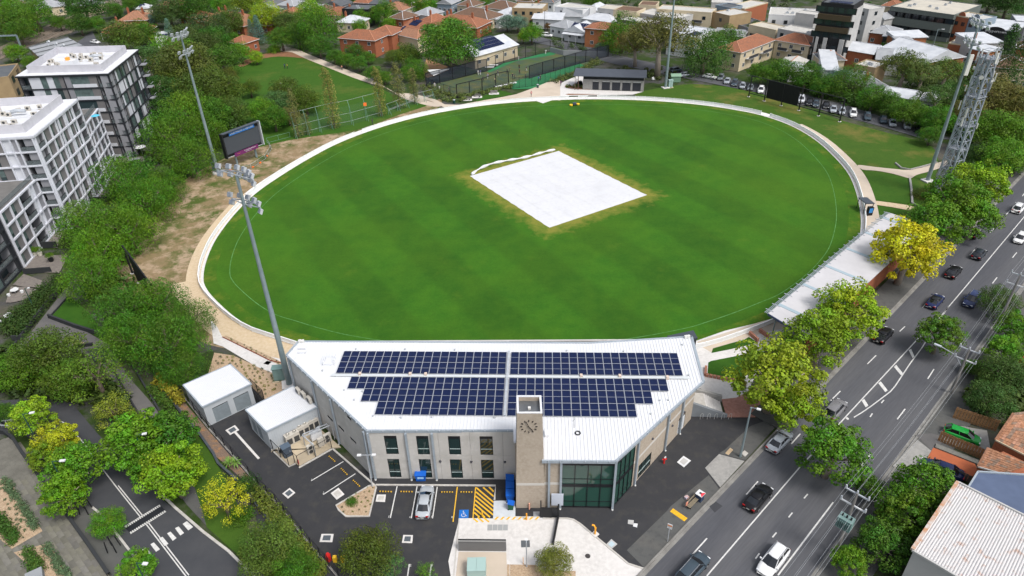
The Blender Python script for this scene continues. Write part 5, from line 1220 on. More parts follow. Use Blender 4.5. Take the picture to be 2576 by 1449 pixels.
for o_,(a,b),m_ in ((sh,(g(2402,40,9),g(2436,46,9)),WC['brick']),(sb,(g(2438,46,9),g(2472,52,9)),WC['bluegrey'])):
    dd,ll=dirn(a,b);pts=[Vector((a.x,a.y,9.3))+dd*(ll/2+math.cos(t)*ll*.25)+Vector((0,0,math.sin(t)*1.5)) for t in [i*math.pi/10 for i in range(11)]];nn=Vector((-dd.y,dd.x,0))*.3
    mb=MB().face(pts);mb.face([p+nn for p in pts][::-1])
    for i in range(10):mb.face([pts[i+1],pts[i],pts[i]+nn,pts[i+1]+nn])
    mk('pediment',mb,m_,o_)
bs=H((2474,70),(2556,80),6.5,16,'skillion','shop with black curved sign board and white ribbed roof','dark','white',.6,nw=0,name='shop',cat='shop',sidew=0)
a,b=g(2474,70,6.5),g(2556,80,6.5);dd,ll=dirn(a,b);nn=Vector((dd.y,-dd.x,0));pts=[Vector((a.x,a.y,5.9))+dd*(ll*.42+math.cos(t)*ll*.3)+Vector((0,0,math.sin(t)*1.6))+nn*.6 for t in [i*math.pi/12 for i in range(13)]]
mb=MB().face(pts[::-1]);mb.prism([(p.x,p.y) for p in (pts[-1],pts[0],pts[0]-nn*.3,pts[-1]-nn*.3)],4.6,5.9);sg=mk('sign_board',mb,WC['black'],bs)
tm=text_mb('Boppertown',1.35,.03);c0_=Vector((a.x,a.y,5.95))+dd*ll*.42+nn*.68;xf(tm,frame(c0_,dd,nn));mk('sign_lettering',tm,WC['white'],sg)
H((2182,80),(2250,88),5,11,'hip','grey-roofed cottage with brick end walls','brick','grey',1.8,1,nw=2)
H((2222,92),(2258,96),5,6,'skillion','charcoal weatherboard lean-to with white framed window','dark','grey',.5,nw=2)
H((2256,97),(2332,94),6,6,'skillion','white-roofed building with orange brick windows','obrick','white',1.2,nw=3)
H((2125,124),(2196,136),5.5,9,'gable','red brick workshop with stepped gable and white roof','brick','white',2.0,nw=1)
H((2260,104),(2298,104),8,5,'skillion','blue-grey square tower box among the white roofs','bluegrey','grey',.4,nw=0)
H((2206,148),(2330,158),5,14,'gable','low wide pale saw-roofed warehouse','gconc','grey',2.0,nw=3,name='warehouse',cat='building')
H((2322,158),(2426,142),6,18,'gable','bright white gabled warehouse with red party wall','brick','white',3.2,nw=3,name='warehouse',cat='building')
H((2386,110),(2440,118),5,7,'flat','red brick walled yard roof beside the white warehouse','brick','pale',0,nw=0,vents=1)
H((2440,122),(2482,132),7,7,'skillion','small orange brick box with white roof behind the mast','obrick','white',.5,nw=1)
H((2458,110),(2526,108),7.5,12,'skillion','white-roofed building with pale side wall and red chimney','gconc','white',.8,1,nw=2)
H((2492,168),(2600,176),6,12,'hip','big brown tiled roof at the right edge','cream','brown',2.6,nw=2)
H((2488,186),(2600,196),4,5,'flat','cream lower parapet building below the big brown roof','cream','pale',0,nw=4,vents=4)
H((2560,120),(2620,126),6,9,'hip','brick house with brown roof cut by the right edge','brick','brown',2)
H((2556,55),(2640,60),7,12,'flat','pale block behind the curved sign shop at the right edge','grey','white',0,0,0,2,3,'d')
H((2066,150),(2126,150),5,8,'hip','cream house with dark slate roof behind the clerestory house','cream','slate',2,nw=1)
cl=H((2072,176),(2108,178),5.6,20,'skillion','long narrow white house with clerestory strip','white','white',1.4,nw=1,ww=4,fc='d')
H((2150,164),(2202,174),7,8,'flat','tan box house with pale side wall','tan','pale',0,0,0,2,1,'w',ww=4,wh=1.1,vents=2)
H((1986,180),(2042,178),3.4,8,'hip','small white hip-roofed house behind the sight screen trees','white','white',1.8,nw=1)
H((2050,172),(2075,176),3.4,7,'gable','grey and white gabled cottage beside the clerestory house','white','slate',1.8,nw=1)
H((2132,200),(2172,204),3.6,9,'gable','white gabled cottage before the tan box house','white','white',1.8,nw=1)
H((2177,222),(2238,220),3.6,9,'gable','pale gabled cottage with grey roof by the hedge trees','white','grey',2.0,1,nw=1)
H((2223,238),(2300,250),3.6,8,'gable','long white-roofed house showing through the hedge trees','gconc','white',1.4,nw=3)
H((2317,250),(2356,256),3.6,7,'gable','short white-roofed house right of the long white roof','gconc','white',1.2,nw=1)
H((2482,258),(2542,252),4,9,'hip','orange-tiled house showing behind the olive trees','brick','orange',2.4,1)
H((2400,245),(2450,250),4,9,'hip','red-roofed house behind the mast shaft','brick','orange',2)
H((2220,14),(2258,18),6,9,'hip','orange-roofed building behind the long grey office','cream','orange',2)
H((1962,158),(2015,165),3.4,8,'gable','pale pergola-roofed house below the cream flats','cream','pale',.9,nw=2)
H((2195,42),(2225,48),6,9,'gable','grey gabled building between tower and cottage','gconc','grey',1.5,nw=1)
for a_ in [(700,12,738,15,'grey','white','grey gabled house at the top left of the lime trees'),(780,26,812,31,'brown','cream','brown-roofed house left of the orange-tiled house'),(1018,4,1054,7,'terra','brick','terracotta house at the top edge by the power pole'),(1042,34,1076,39,'grey','white','grey-roofed cottage beside the small row of solar panels'),(1150,12,1188,16,'brown','cream','small brown house behind the grey-brown tiled one'),(1244,34,1284,40,'white','white','white-roofed cottage right of the clipped hedge'),(648,10,690,14,'slate','cream','slate-roofed house beside the lime trees'),(890,6,926,8,'orange','brick','orange-roofed house at the top edge above the black house'),(980,44,1014,49,'brown','brick','brown tiled house above the cream house'),(640,60,676,64,'terra','brick','terracotta roof among the trees above the park path'),(1058,52,1086,57,'orange','brick','little orange-roofed house left of the long orange house'),(700,34,740,38,'orange','cream','orange-roofed house behind the yellow-green park tree'),
  (400,12,440,16,'terra','brick','terracotta house at the top left behind the dark trees'),(180,12,214,16,'grey','cream','grey house at the top left beside the railway'),(452,40,492,46,'orange','brick','orange-roofed house left of the big pale orange roof'),(1300,2,1340,4,'brown','brick','brown house at the top edge above the tan block'),(1360,4,1392,6,'slate','white','slate-roofed house at the top edge beside the tan block'),(1475,24,1500,27,'white','white','narrow white house between white cube and cream terrace'),(2090,60,2100,62,'pale','white','pale strip building behind the black office')]:
    H((a_[0],a_[1]),(a_[2],a_[3]),4.2,10,'hip',a_[6],a_[5],a_[4],2.2,1 if a_[4] in ('orange','terra') else 0,nw=2,sidew=1)
# left background
H((262,74),(312,82),4,10,'hip','front wing of the heritage house with orange roof and white porch posts','brick','orange',3,1,verandah=1)
H((300,52),(368,50),4.4,10,'hip','main body of the heritage house with tall brick chimneys','brick','terra',3,2)
H((86,22),(162,14),4.2,10,'hip','grey-roofed house with pale walls at the top left','cream','grey',2.4,nw=3)
H((372,80),(392,66),3.4,8,'gable','red-roofed outbuilding of the heritage house','brick','orange',1.2,nw=1)
H((390,96),(442,90),4,10,'flat','white-roofed hall with blue solar panels behind the trees','white','white',0,0,14,1,3)
H((500,52),(612,66),5,14,'hip','big pale orange-roofed house behind the dark trees','brick','terra',3.4,3,nw=4)
H((606,18),(646,32),5,12,'gable','long grey shed roof at the top by the parked cars','gconc','grey',1.4,nw=2)
H((575,106),(612,110),4.5,8,'hip','orange brick house partly hidden by the park trees','brick','orange',2)
H((344,22),(374,20),3.4,7,'gable','small solar-roofed house behind the heritage house','cream','white',1,0,4,1,1)
H((0,12),(30,14),4,9,'hip','brown-roofed house at the top left corner','cream','brown',2)
H((10,58),(34,62),4,8,'hip','small orange-tiled house among the left trees','brick','orange',2)
H((22,195),(46,162),8,14,'flat','grey timber-framed building with big square windows at the left edge','tan','dark',0,0,0,2,2,'d',ww=3.2,wh=3,name='timber_building',cat='building')
# station with ribbed roof and pipes
FLs,FRs,BRs,BLs=g(107,152,4.2),g(225,124,4.2),g(172,96,4.2),g(72,121,4.2)
st=root('station_building',tuple(Vector((FLs.x,FLs.y,0))),'low station building with ribbed grey roof and three vent pipes','building')
mk('wall',MB().prism(inset_poly([FLs,FRs,BRs,BLs],.4),0,4.1),WC['tan'],st);mk('roof',MB().prism([(p.x,p.y) for p in (FLs,FRs,BRs,BLs)],4.15,4.4),RC['grey'],st)
for k in range(5):mk('roof_beam',MB().bar(FLs.lerp(BLs,k/4)+Vector((0,0,.35)),FRs.lerp(BRs,k/4)+Vector((0,0,.35)),.35,.3),M('beam_grey',(.12,.13,.14),.6),st)
for fx,fy in ((.42,.8),(.5,.55),(.58,.35)):
    q=FLs.lerp(FRs,fx).lerp(BLs.lerp(BRs,fx),fy);mk('vent_pipe',MB().tube([q,q+Vector((0,0,1.6)),q+Vector((.9,-.3,1.9))],.38,10),RC['white'],st)
gt=root('rail_gantry',tuple(g(62,142)),'grey steel gantry over the railway at the left edge','gantry');q=g(62,142)
mk('column',MB().bar(q,q+Vector((0,0,8)),.5),galv,gt);mk('beam',MB().bar(q+Vector((0,0,8)),q+Vector((-40,-2,8)),.5),galv,gt)
# railway
flat('railway_ballast',poly([(0,150),(0,118),(90,76),(165,46),(262,4),(340,-12),(360,-6),(240,38),(180,82),(105,104),(60,122)]),.0,M('ballast',(.13,.1,.075),.95,(.18,.15,.12),.8,speck=.3,bsc=6))
rl=[poly([(0,142),(62,116),(120,94),(182,60),(250,26),(330,-8)])]
mb=MB();Q=smooth_line(rl[0],4)
for off_ in (-4.4,-3,.0,1.5):
    L_=offset_line(Q,off_)
    for i in range(len(L_)-1):mb.bar(L_[i]+Vector((0,0,.15)),L_[i+1]+Vector((0,0,.15)),.12)
structure('rails',mb,M('rail_steel',(.3,.27,.24),.4,metal=.5))
flat('road',poly([(190,110),(232,78),(252,118),(280,160),(225,124)]),.02,asphalt)
flat('road',poly([(1340,88),(1380,98),(1440,108),(1500,122),(1560,140),(1640,158),(1720,178),(1800,196),(1870,205),(2000,232),(2130,265),(2330,330),(2400,350),(2330,352),(2230,322),(2100,285),(1990,256),(1900,232),(1800,212),(1740,200),(1640,180),(1540,160),(1460,135),(1400,118),(1330,104)]),.02,asphalt)
flat('road',poly([(440,95),(560,118),(640,128),(640,140),(560,134),(430,112)]),.02,asphalt);flat('road',poly([(560,8),(640,34),(700,40),(700,50),(640,46),(545,20)]),.02,asphalt)
flat('park_path',smooth_line(poly([(712,118),(742,122),(780,138),(840,162),(900,186),(948,205),(990,232),(1030,235),(1052,246),(1110,264),(1090,268),(1040,256),(1010,245),(975,222),(940,212),(890,196),(830,172),(770,148),(735,132),(705,128)]),3,True),.01,tan_conc)
flat('red_garden_bed',smooth_line(poly([(600,160),(640,142),(700,130),(770,135),(790,150),(760,146),(700,142),(650,150),(610,168)]),3,True),.0,mulch_red)
# -------------------------- apartment blocks on the left
AP={'white':M('white_frame_paint',(.58,.60,.66),.6,(.5,.52,.58),.6),'P':M('taupe_panel',(.17,.165,.165),.7,(.14,.135,.14),.5),'L':M('light_panel',(.6,.62,.67),.6,(.52,.54,.59),.6),'G':M('mid_grey_panel',(.24,.245,.27),.7),'K':M('dark_panel',(.025,.028,.034),.5),'deck':M('balcony_deck',(.16,.155,.15),.85,(.12,.118,.115),1)}
ag=glass_mat('flat_glass',(.03,.05,.055),.07);ag2=M('curtained_glass',(.12,.17,.165),.25,(.07,.1,.1),1.2,spec=.6);agb=net_mat('balustrade_glass',(.12,.15,.16),.45)
def facade(par,A,B,z0,floors,fh,bays,fin,fw_=.28,out=.32,slab_h=.3,seed=1,skip=lambda f,k:False,depth_=2.0,pat=None,top=True):
    r=random.Random(seed);A=Vector((A.x,A.y,0));B=Vector((B.x,B.y,0));d,L_=dirn(A,B);tot=sum(b[1] for b in bays);us=[0]
    for b in bays:us.append(us[-1]+b[1]*L_/tot)
    Ht=floors*fh
    for k,u in enumerate(us):
        if k < len(us)-1 and bays[k][0].islower() and k > 0:continue
        a,b=(u-fw_/2,u+fw_/2) if 0 < k < len(us)-1 else ((u,u+fw_) if k==0 else (u-fw_,u))
        mk('fin',wbox(A,B,a,b,z0,z0+Ht,out,out+.1),fin,par)
    for f in range(floors+(1 if top else 0)):
        z=z0+f*fh;zz0=z-slab_h/2 if f else z
        mk('floor_band',wbox(A,B,.02,L_-.02,zz0,zz0+slab_h,out+.03,out+.1),fin,par)
    for f in range(floors):
        z=z0+f*fh
        for k,b in enumerate(bays):
            u0,u1=us[k]+.01,us[k+1]-.01;t=b[0].upper()
            if pat:t=pat(f,k,t,r)
            if t=='D':
                mk('balcony_floor',wbox(A,B,u0,u1,z-.1,z+.06,out,depth_+out),AP['deck'],par)
                bk=mk('balcony_window',wbox(A,B,u0+.1,u1-.1,z+.07,z+fh-.35,-depth_+.2,.1),ag if r.random() < .6 else ag2,par)
                mk('window_frame',wbox(A,B,(u0+u1)/2-.05,(u0+u1)/2+.05,z+.07,z+fh-.35,-depth_+.26,.1),frame_m,bk)
                mk('balustrade',wbox(A,B,u0,u1,z+.15,z+1.1,.1,.05),agb,par)
                rail=mk('handrail',wbox(A,B,u0,u1,z+1.1,z+1.16,.12,.07),frame_m,par)
                if r.random() < .55:
                    q=A+d*(u0+u1)/2+Vector((d.y,-d.x,0))*-.8;tb_=mk('balcony_table',MB().box((q.x+r.uniform(-.5,.5),q.y,z+.07),(.8,.6,.7),r.random()),AP['L'] if r.random() < .5 else frame_m,par)
                for e_ in (0,1):
                    uu=(u0,u0+.12) if e_==0 else (u1-.12,u1);mk('side_wall',wbox(A,B,uu[0],uu[1],z+.07,z+fh-.16,0,depth_),AP['G'],par)
            else:
                base={'W':'P','X':'L','V':'G'}.get(t,t)
                mm=AP.get(base,AP['P']) if base !='S' else None
                if base=='S':mk('window',wbox(A,B,u0,u1,z,z+fh,-.06,depth_-.1),ag2 if r.random() < .5 else ag,par);continue
                pn=mk('panel',wbox(A,B,u0,u1,z,z+fh,0,depth_),mm,par)
                if t in 'WXV' and u1-u0 > .7:
                    w_=min(.95,(u1-u0)*.35);uc=u0+(u1-u0)*(.3 if t=='W' else .5)
                    wf=mk('window',wbox(A,B,uc-w_/2-.06,uc+w_/2+.06,z+.25,z+fh-.22,.025,.1),frame_m,par);mk('pane',wbox(A,B,uc-w_/2,uc+w_/2,z+.95,z+fh-.28,.035,.02),ag2,wf);mk('pane',wbox(A,B,uc-w_/2,uc+w_/2,z+.31,z+.9,.035,.02),ag,wf)
                elif t=='R':
                    pass
def plant_roof(par,P,z,mat,inset=2.2,n=16,seed=3,screen=1.7,over=.55):
    Q=[Vector((p.x,p.y,0)) for p in P];c=sum(Q,Vector())/len(Q)
    O=offset_line(Q,over if (offset_line(Q,1,True)[0]-c).length > (Q[0]-c).length else -over,True)
    mk('roof',MB().prism([(p.x,p.y) for p in O],z,z+.35),mat,par)
    mk('roof_deck',MB().prism([(p.x,p.y) for p in [c+(q-c)*.985 for q in O]],z+.36,z+.42),roof_white,par)
    I=[c+(q-c)*(1-inset/((q-c).length/1.25)) for q in Q];scm=M('plant_screen',(.5,.5,.54),.6,(.44,.44,.48),.8)
    for i in range(len(I)):
        a,b=I[i],I[(i+1) % len(I)];e=(b-a).normalized();m_=Vector((-e.y,e.x,0))*.06
        mk('plant_screen',MB().prism([(p.x,p.y) for p in (a-m_,b-m_,b+m_,a+m_)],z+.43,z+.42+screen),scm,par)
    r=random.Random(seed);d=(I[1]-I[0]);n_=(I[3]-I[0]);ang=math.atan2(d.y,d.x)
    for k in range(n):
        fx,fy=.1+.8*((k*.618) % 1),.15+.7*r.random();q=I[0]+d*fx+n_*fy
        u=mk('rooftop_unit',MB().box((q.x,q.y,z+.43),(r.uniform(.8,1.2),.45,r.uniform(.8,1.3)),ang),bei,par)
        f_=q+Vector((math.sin(ang),-math.cos(ang),0))*.24;mk('fan',MB().tube([(f_.x,f_.y,z+1.0),(f_.x+math.sin(ang)*.03,f_.y-math.cos(ang)*.03,z+1.0)],.27,10),grille,u)
    q=I[0]+d*.45+n_*.3;mk('plant_box',MB().box((q.x,q.y,z+.43),(3.6,2.4,1.5),ang),roof_white,par)
    q=q-Vector((math.cos(ang),math.sin(ang),0))*.2+Vector((0,-.2,0));mk('hatch_cover',MB().box((q.x+.2,q.y,z+1.94),(.7,1.0,.7),ang),M('orange_panel',(.75,.35,.06),.6),par)
    q=I[0]+d*.7+n_*.6;mk('duct',MB().tube([(q.x-1.2,q.y,z+1.2),(q.x,q.y,z+1.5),(q.x+1.6,q.y+.3,z+1.3)],.4,8),galv_l,par)
    for k in range(3):mk('pipe_rail',MB().bar(I[0]+d*.05+n_*(.25+.25*k)+Vector((0,0,z+.8)),I[0]+d*.95+n_*(.25+.25*k)+Vector((0,0,z+.8)),.1),roof_white,par)
E1=Vector((.990,.143,0));N1=Vector((-.143,.990,0));FH=2.9
MA=Vector((-93.2,131.3,0))
f1=root('apartment_block',tuple(MA),'white-framed seven-storey flats with rooftop air conditioners at the left edge','building')
MBk=MA+N1*23.2;MW=MA-E1*24
core=MB().prism([(p.x,p.y) for p in (MA-E1*2.1+N1*2.1,MBk-E1*2.1-N1*.1,MW+N1*23,MW+N1*2.1)],0,20.25);mk('core',core,AP['G'],f1)
facade(f1,MA,MBk,0,7,FH,[('D',3.2),('W',2),('p',1),('W',2.6),('V',1.2),('W',2.6),('L',.8),('W',2.2),('x',1.3),('D',3.4)],AP['white'],seed=5)
facade(f1,MW,MA,0,7,FH,[('W',4),('W',3),('L',1),('W',3.2),('S',1.6),('W',3),('L',1.4),('G',1),('D',2.8)],AP['white'],seed=8)
plant_roof(f1,[MW,MA,MBk,MW+N1*23.2],20.3,AP['white'],n=22,seed=4)
LA,LB=Vector((-93.9,115.4,0)),Vector((-96.0,131.0,0))
f2=root('apartment_wing',tuple(LA),'lower four-storey white-framed wing with a roof terrace at the left edge','building')
facade(f2,LA,LB,0,4,FH,[('W',2.6),('W',2.6),('D',3.2),('L',1.0),('G',1.8)],AP['white'],seed=11)
mk('core',MB().prism([(p.x,p.y) for p in (LA-E1*2.1+N1*.1,LB-E1*2.1,LB-E1*20,LA-E1*20+N1*.1)],0,11.5),AP['G'],f2)
mk('terrace_deck',MB().prism([(p.x,p.y) for p in (LA,LB,LB-E1*20,LA-E1*20)],11.65,11.72),AP['deck'],f2);mk('balustrade',wbox(LA,LB,0,dirn(LA,LB)[1],11.9,12.8,-.4,.05),agb,f2)
mk('side_wall',MB().prism([(p.x,p.y) for p in (LA-N1*.02,LA-N1*.15,LA-E1*20-N1*.15,LA-E1*20-N1*.02)],0,11.6),AP['G'],f2)
NA,NB=MBk-E1*.4+N1*.1,Vector((-99.9,166.6,0))
f3=root('apartment_wing',tuple(NA),'five-storey wing with grey roof terrace between the white and black flats','building')
facade(f3,NA,NB,0,5,FH,[('W',2.6),('W',2.6),('D',3.2),('D',2.6)],AP['white'],seed=14)
mk('core',MB().prism([(p.x,p.y) for p in (NA-E1*2.1,NB-E1*2.1,NB-E1*14,NA-E1*14)],0,14.4),AP['G'],f3);mk('terrace_deck',MB().prism([(p.x,p.y) for p in (NA,NB,NB-E1*14,NA-E1*14)],14.52,14.6),AP['deck'],f3)
mk('balustrade',wbox(NA,NB,0,dirn(NA,NB)[1],14.9,15.8,-.4,.05),agb,f3)
def parasol(p,r,h,mat,label):
    o=root('parasol',p,label,'parasol');mb=MB();k=8
    for i in range(k):
        a,b=2*math.pi*i/k,2*math.pi*(i+1)/k;mb.face([(math.cos(a)*r,math.sin(a)*r,h-.35),(math.cos(b)*r,math.sin(b)*r,h-.35),(0,0,h)])
    mk('canopy',mb,mat,o,local=True);mk('pole',MB().cyl((0,0,0),.04,h-.02,6),galv_l,o,local=True)
p=g(237,284,16.5);parasol((p.x,p.y,14.6),1.0,1.6,M('sky_blue_canvas',(.08,.42,.6),.8),'sky-blue parasol on the grey roof terrace of the flats')
p=g(352,367,2.2);parasol((p.x,p.y,0),1.5,2.3,WC['white'],'white parasol at the foot of the black-framed flats')
# black-framed flats
FR_,FL_,BR_=Vector((-97.2,171.2,0)),Vector((-119,170.7,0)),Vector((-100.2,194.2,0))
f4=root('apartment_block',tuple(FR_),'black-framed flats with staggered white and grey panels and a white roof','building')
HB=21.35;fh4=HB/7
def pat4(f,k,t,r):return 'D' if t=='D' else r.choice('LLLGPKSSSP')
facade(f4,FR_,BR_,0,7,fh4,[('D',3.2),('P',1.2),('p',2.2),('P',1.4),('p',1.1),('P',2.2),('P',1.2),('p',2.0),('P',1.2),('P',1.6),('D',2.4)],AP['K'],.22,.12,.32,seed=21,pat=pat4)
def pat5(f,k,t,r):return t
facade(f4,FL_,FR_,0,7,fh4,[('D',2.6),('L',3.2),('s',1.7),('l',1.7),('s',1.6),('p',1.4),('G',1.6),('s',5),('p',2.4),('D',3.2)],AP['K'],.22,.12,.32,seed=22)
for f in range(7):mk('sill_panel',wbox(FL_,FR_,12.6,18.4,f*fh4+.2,f*fh4+1.0,.14,.1),AP['L'],f4);
mk('core',MB().prism([(p.x,p.y) for p in (FL_+E1*2.2+N1*2.2,FR_-E1*2.2+N1*2.0,BR_-E1*2.2-N1*.1,FL_+N1*23+E1*2.2)],0,HB-.05),AP['K'],f4)
mk('side_wall',MB().prism([(p.x,p.y) for p in (BR_+N1*.02,BR_+N1*.15,BR_-E1*21+N1*.15,BR_-E1*21+N1*.02)],0,HB-.05),AP['G'],f4)
plant_roof(f4,[FL_,FR_,BR_,FL_+N1*23.2],HB,AP['K'],n=18,seed=9)
for k in range(6):
    q=BR_+N1*.2;z=1.5+k*fh4+1.2;b_=mk('balcony',MB().prism([(p.x,p.y) for p in (q,q+E1*1.6,q+E1*1.6-N1*2.2,q-N1*2.2)],z,z+.2),AP['G'],f4)
    mk('balustrade',MB().bar(q+E1*1.6+Vector((0,0,z+1.1)),q+E1*1.6-N1*2.2+Vector((0,0,z+1.1)),.07),galv_l,b_)
# dark block, bottom of the row
DA,DB=Vector((-92.2,98.5,0)),Vector((-94.0,115.0,0))
f5=root('apartment_block',tuple(DA),'charcoal balcony flats just inside the left edge below the white wing','building')
facade(f5,DA,DB,0,4,FH,[('D',3.6),('L',1.4),('s',1.6),('D',3.6),('K',.8)],AP['K'],.25,.2,.35,seed=31)
mk('core',MB().prism([(p.x,p.y) for p in (DA-E1*2.1,DB-E1*2.1-N1*.2,DB-E1*14-N1*.2,DA-E1*14)],0,11.5),AP['K'],f5)
# paved terraces with charcoal walls at the foot of the flats
cw=M('charcoal_wall',(.03,.033,.036),.8);tp=M('terrace_paving',(.17,.15,.14),.9,(.13,.115,.11),.6,c3=(.2,.18,.16),sc3=2)
for q in ([(238,1290),(300,1130),(690,1120),(650,1200),(600,1300)],[(430,1040),(470,900),(640,890),(600,960),(580,1050)],[(800,800),(900,660),(1100,650),(1060,740)],[(985,575),(1020,470),(1090,470),(1110,575)],[(1180,220),(1200,130),(1450,130),(1480,215)],[(130,1420),(240,1310),(430,1380),(400,1470)],[(60,1600),(110,1440),(420,1449),(300,1560),(120,1600)]):
    pts=[Z(0,1,*p) for p in q];flat('terrace',pts,.1,tp)
for k,(a,b,h_) in enumerate([((240,1310),(520,1290),1.1),((375,1050),(580,1045),1.4),((885,600),(1125,590),1.5),((1090,240),(1500,225),1.2),((830,810),(960,800),.5)]):
    A,B=Z(0,1,*a),Z(0,1,*b);d=(B-A).normalized();n=Vector((-d.y,d.x,0))*.2
    thing('terrace_wall',MB().prism([(p.x,p.y) for p in (A,B,B+n,A+n)],0,h_),cw,tuple(A),['charcoal wall below the terrace with the pot plants','charcoal wall behind the white flower pot','charcoal wall dividing the two upper terraces','charcoal wall at the foot of the black-framed flats','low charcoal edge of the middle terrace'][k],'wall','charcoal terrace walls')
# ramp walls and planted beds beside the footpath
for k,(pts,w,h_,lb_) in enumerate([
    ([(0,2,130,525),(0,2,220,520),(0,2,370,320),(0,2,470,190),(0,2,660,-20)],.3,.9,'long charcoal wall between the hedge and the footpath'),
    ([(0,2,495,300),(0,2,760,400),(0,2,1080,500)],.3,.8,'charcoal wall along the small lawn by the footpath'),
    ([(0,2,500,300),(0,2,690,90)],.15,.3,'thin charcoal edging up the side of the small lawn'),
    ([(0,2,1245,660),(0,2,1400,890),(0,2,1690,1390)],.25,.5,'charcoal edging right of the straight footpath'),
    ([(0,2,1050,620),(0,2,1120,790),(0,2,1290,1090),(0,2,1440,1345)],.2,.6,'charcoal edging left of the straight footpath'),
    ([(0,2,750,600),(0,2,940,580)],.3,.6,'short charcoal planter wall by the footpath fork'),
    ([(0,2,1565,965),(0,2,1700,1110),(0,2,1960,1449)],.25,.5,'charcoal planter edge below the bamboo'),
    ([(0,2,0,660),(0,2,115,640),(0,2,180,555)],.25,.6,'charcoal planter wall at the left edge')]):
    Q=[Z(c,r,x,y) for c,r,x,y in pts];a_,b_=offset_line(Q,w/2),offset_line(Q,-w/2);mb=MB();mb.strip(a_,b_,h_)
    for s_ in (a_,b_):mb.strip([(p.x,p.y,0) for p in s_],[(p.x,p.y,h_) for p in s_])
    thing('garden_wall',mb,cw,tuple(Q[0]),lb_,'wall','charcoal garden walls')
q=[Z(0,2,*p) for p in ((890,635),(1040,622),(1075,745),(960,760))]
thing('ramp_pit',MB().prism([(p.x,p.y) for p in q],0,.5),M('pit_cover',(.02,.025,.035),.5),tuple(q[0]),'dark ribbed ramp cover beside the footpath fork','cover')
flat('small_lawn',[Z(0,2,*p) for p in [(515,290),(700,85),(900,250),(1050,470),(1070,490),(770,395)]],.02,lawn)
flat('garden_bed',[Z(0,2,*p) for p in [(690,510),(760,530),(900,560),(940,580),(760,600)]],.03,mulch)
# hedges and ground cover (stuff)
def scatter_cover(name,pts,n,size,col,seed,kind_z=.25,tall=1.0,mat=None,label=None,rowed=False):
    r=random.Random(seed);c=Crown(seed);P=[(p.x,p.y) for p in pts]
    def inside(x,y):
        k=False
        for i in range(len(P)):
            a,b=P[i],P[(i+1) % len(P)]
            if (a[1] > y) !=(b[1] > y) and x < (b[0]-a[0])*(y-a[1])/(b[1]-a[1])+a[0]:k=not k
        return k
    xs=[p[0] for p in P];ys=[p[1] for p in P];m=0;t_=0
    while m < n and t_ < n*30:
        t_+=1;x,y=r.uniform(min(xs),max(xs)),r.uniform(min(ys),max(ys))
        if not inside(x,y):continue
        m+=1;c.clump((x,y,kind_z*r.uniform(.4,1)*tall),kind_z*1.3*r.uniform(.7,1.3),26,size,.0,.5,tall,.3)
    me=c.mesh(name);o=bpy.data.objects.new(name,me);COL.objects.link(o);o.color=tuple(col)+(1,);o['kind']='stuff';o['category']='plants';o['label']=label
    return o
scatter_cover('hedge',[Z(0,2,*p) for p in [(100,500),(0,420),(230,230),(430,20),(620,-90),(690,-60),(480,190),(230,500)]],330,.35,(.035,.075,.012),5,.8,1.1,label='dark clipped hedge between the terraces and the charcoal wall')
scatter_cover('shrubbery',[Z(0,2,*p) for p in [(1560,960),(1620,900),(1750,1010),(1850,1150),(1830,1200),(1720,1100)]],70,.4,(.26,.24,.02),6,.55,1.2,label='yellow bamboo-like planting beside the grey shed fence')
scatter_cover('shrubbery',[Z(0,2,*p) for p in [(1500,1040),(1600,1010),(1750,1180),(1740,1240),(1650,1240)]],50,.3,(.06,.13,.015),7,.5,1,label='green round shrubs in the bed below the bamboo')
flat('bank_grass',[Z(0,3,*p) for p in [(1960,560),(2050,840),(2080,960),(2330,1180),(2700,1480),(2900,1500),(2560,1100),(2350,640),(2150,250),(1960,-20),(1640,-60),(1780,200)]],.012,bank_m)
fence_px=[(0,500),(-40,560),(120,760),(250,960),(400,1200),(560,1440),(620,1440),(700,1340),(540,1150),(350,910),(190,710)]
scatter_cover('shrubbery',[Z(1,3,*p) for p in [(0,560),(60,620),(190,760),(350,960),(520,1190),(720,1440),(560,1470),(380,1250),(210,1000),(80,820),(-20,700)]],170,.35,(.11,.15,.02),9,.6,1.0,label='grassy yellow-green shrubs along the foot of the car park fence')
# planted strips in the stone forecourt
for k,q in enumerate([[(0,480),(75,460),(430,1000),(120,1180),(0,1080)],[(140,1215),(490,1120),(720,1460),(420,1460)]]):
    pts=[Z(0,3,*p) for p in q];flat('planter_bed',pts,.06,mulch)
scatter_cover('ground_cover',[Z(0,3,*p) for p in [(10,480),(75,465),(400,960),(340,1000),(150,700)]],130,.2,(.09,.15,.07),12,.3,1,label='blue-green strip planting along the forecourt wall, upper bed')
scatter_cover('ground_cover',[Z(0,3,*p) for p in [(430,1150),(490,1130),(720,1460),(620,1460)]],90,.2,(.09,.15,.07),13,.3,1,label='blue-green strip planting in the lower forecourt bed')
scatter_cover('hedge',[Z(0,3,*p) for p in [(-20,830),(40,870),(190,1080),(130,1150),(-20,960)]],90,.25,(.05,.12,.015),14,.5,1,label='low dark hedge in the upper forecourt bed')
scatter_cover('hedge',[Z(0,3,*p) for p in [(250,1220),(300,1200),(440,1400),(350,1440)]],70,.25,(.05,.12,.015),15,.5,1,label='low dark hedge in the lower forecourt bed')
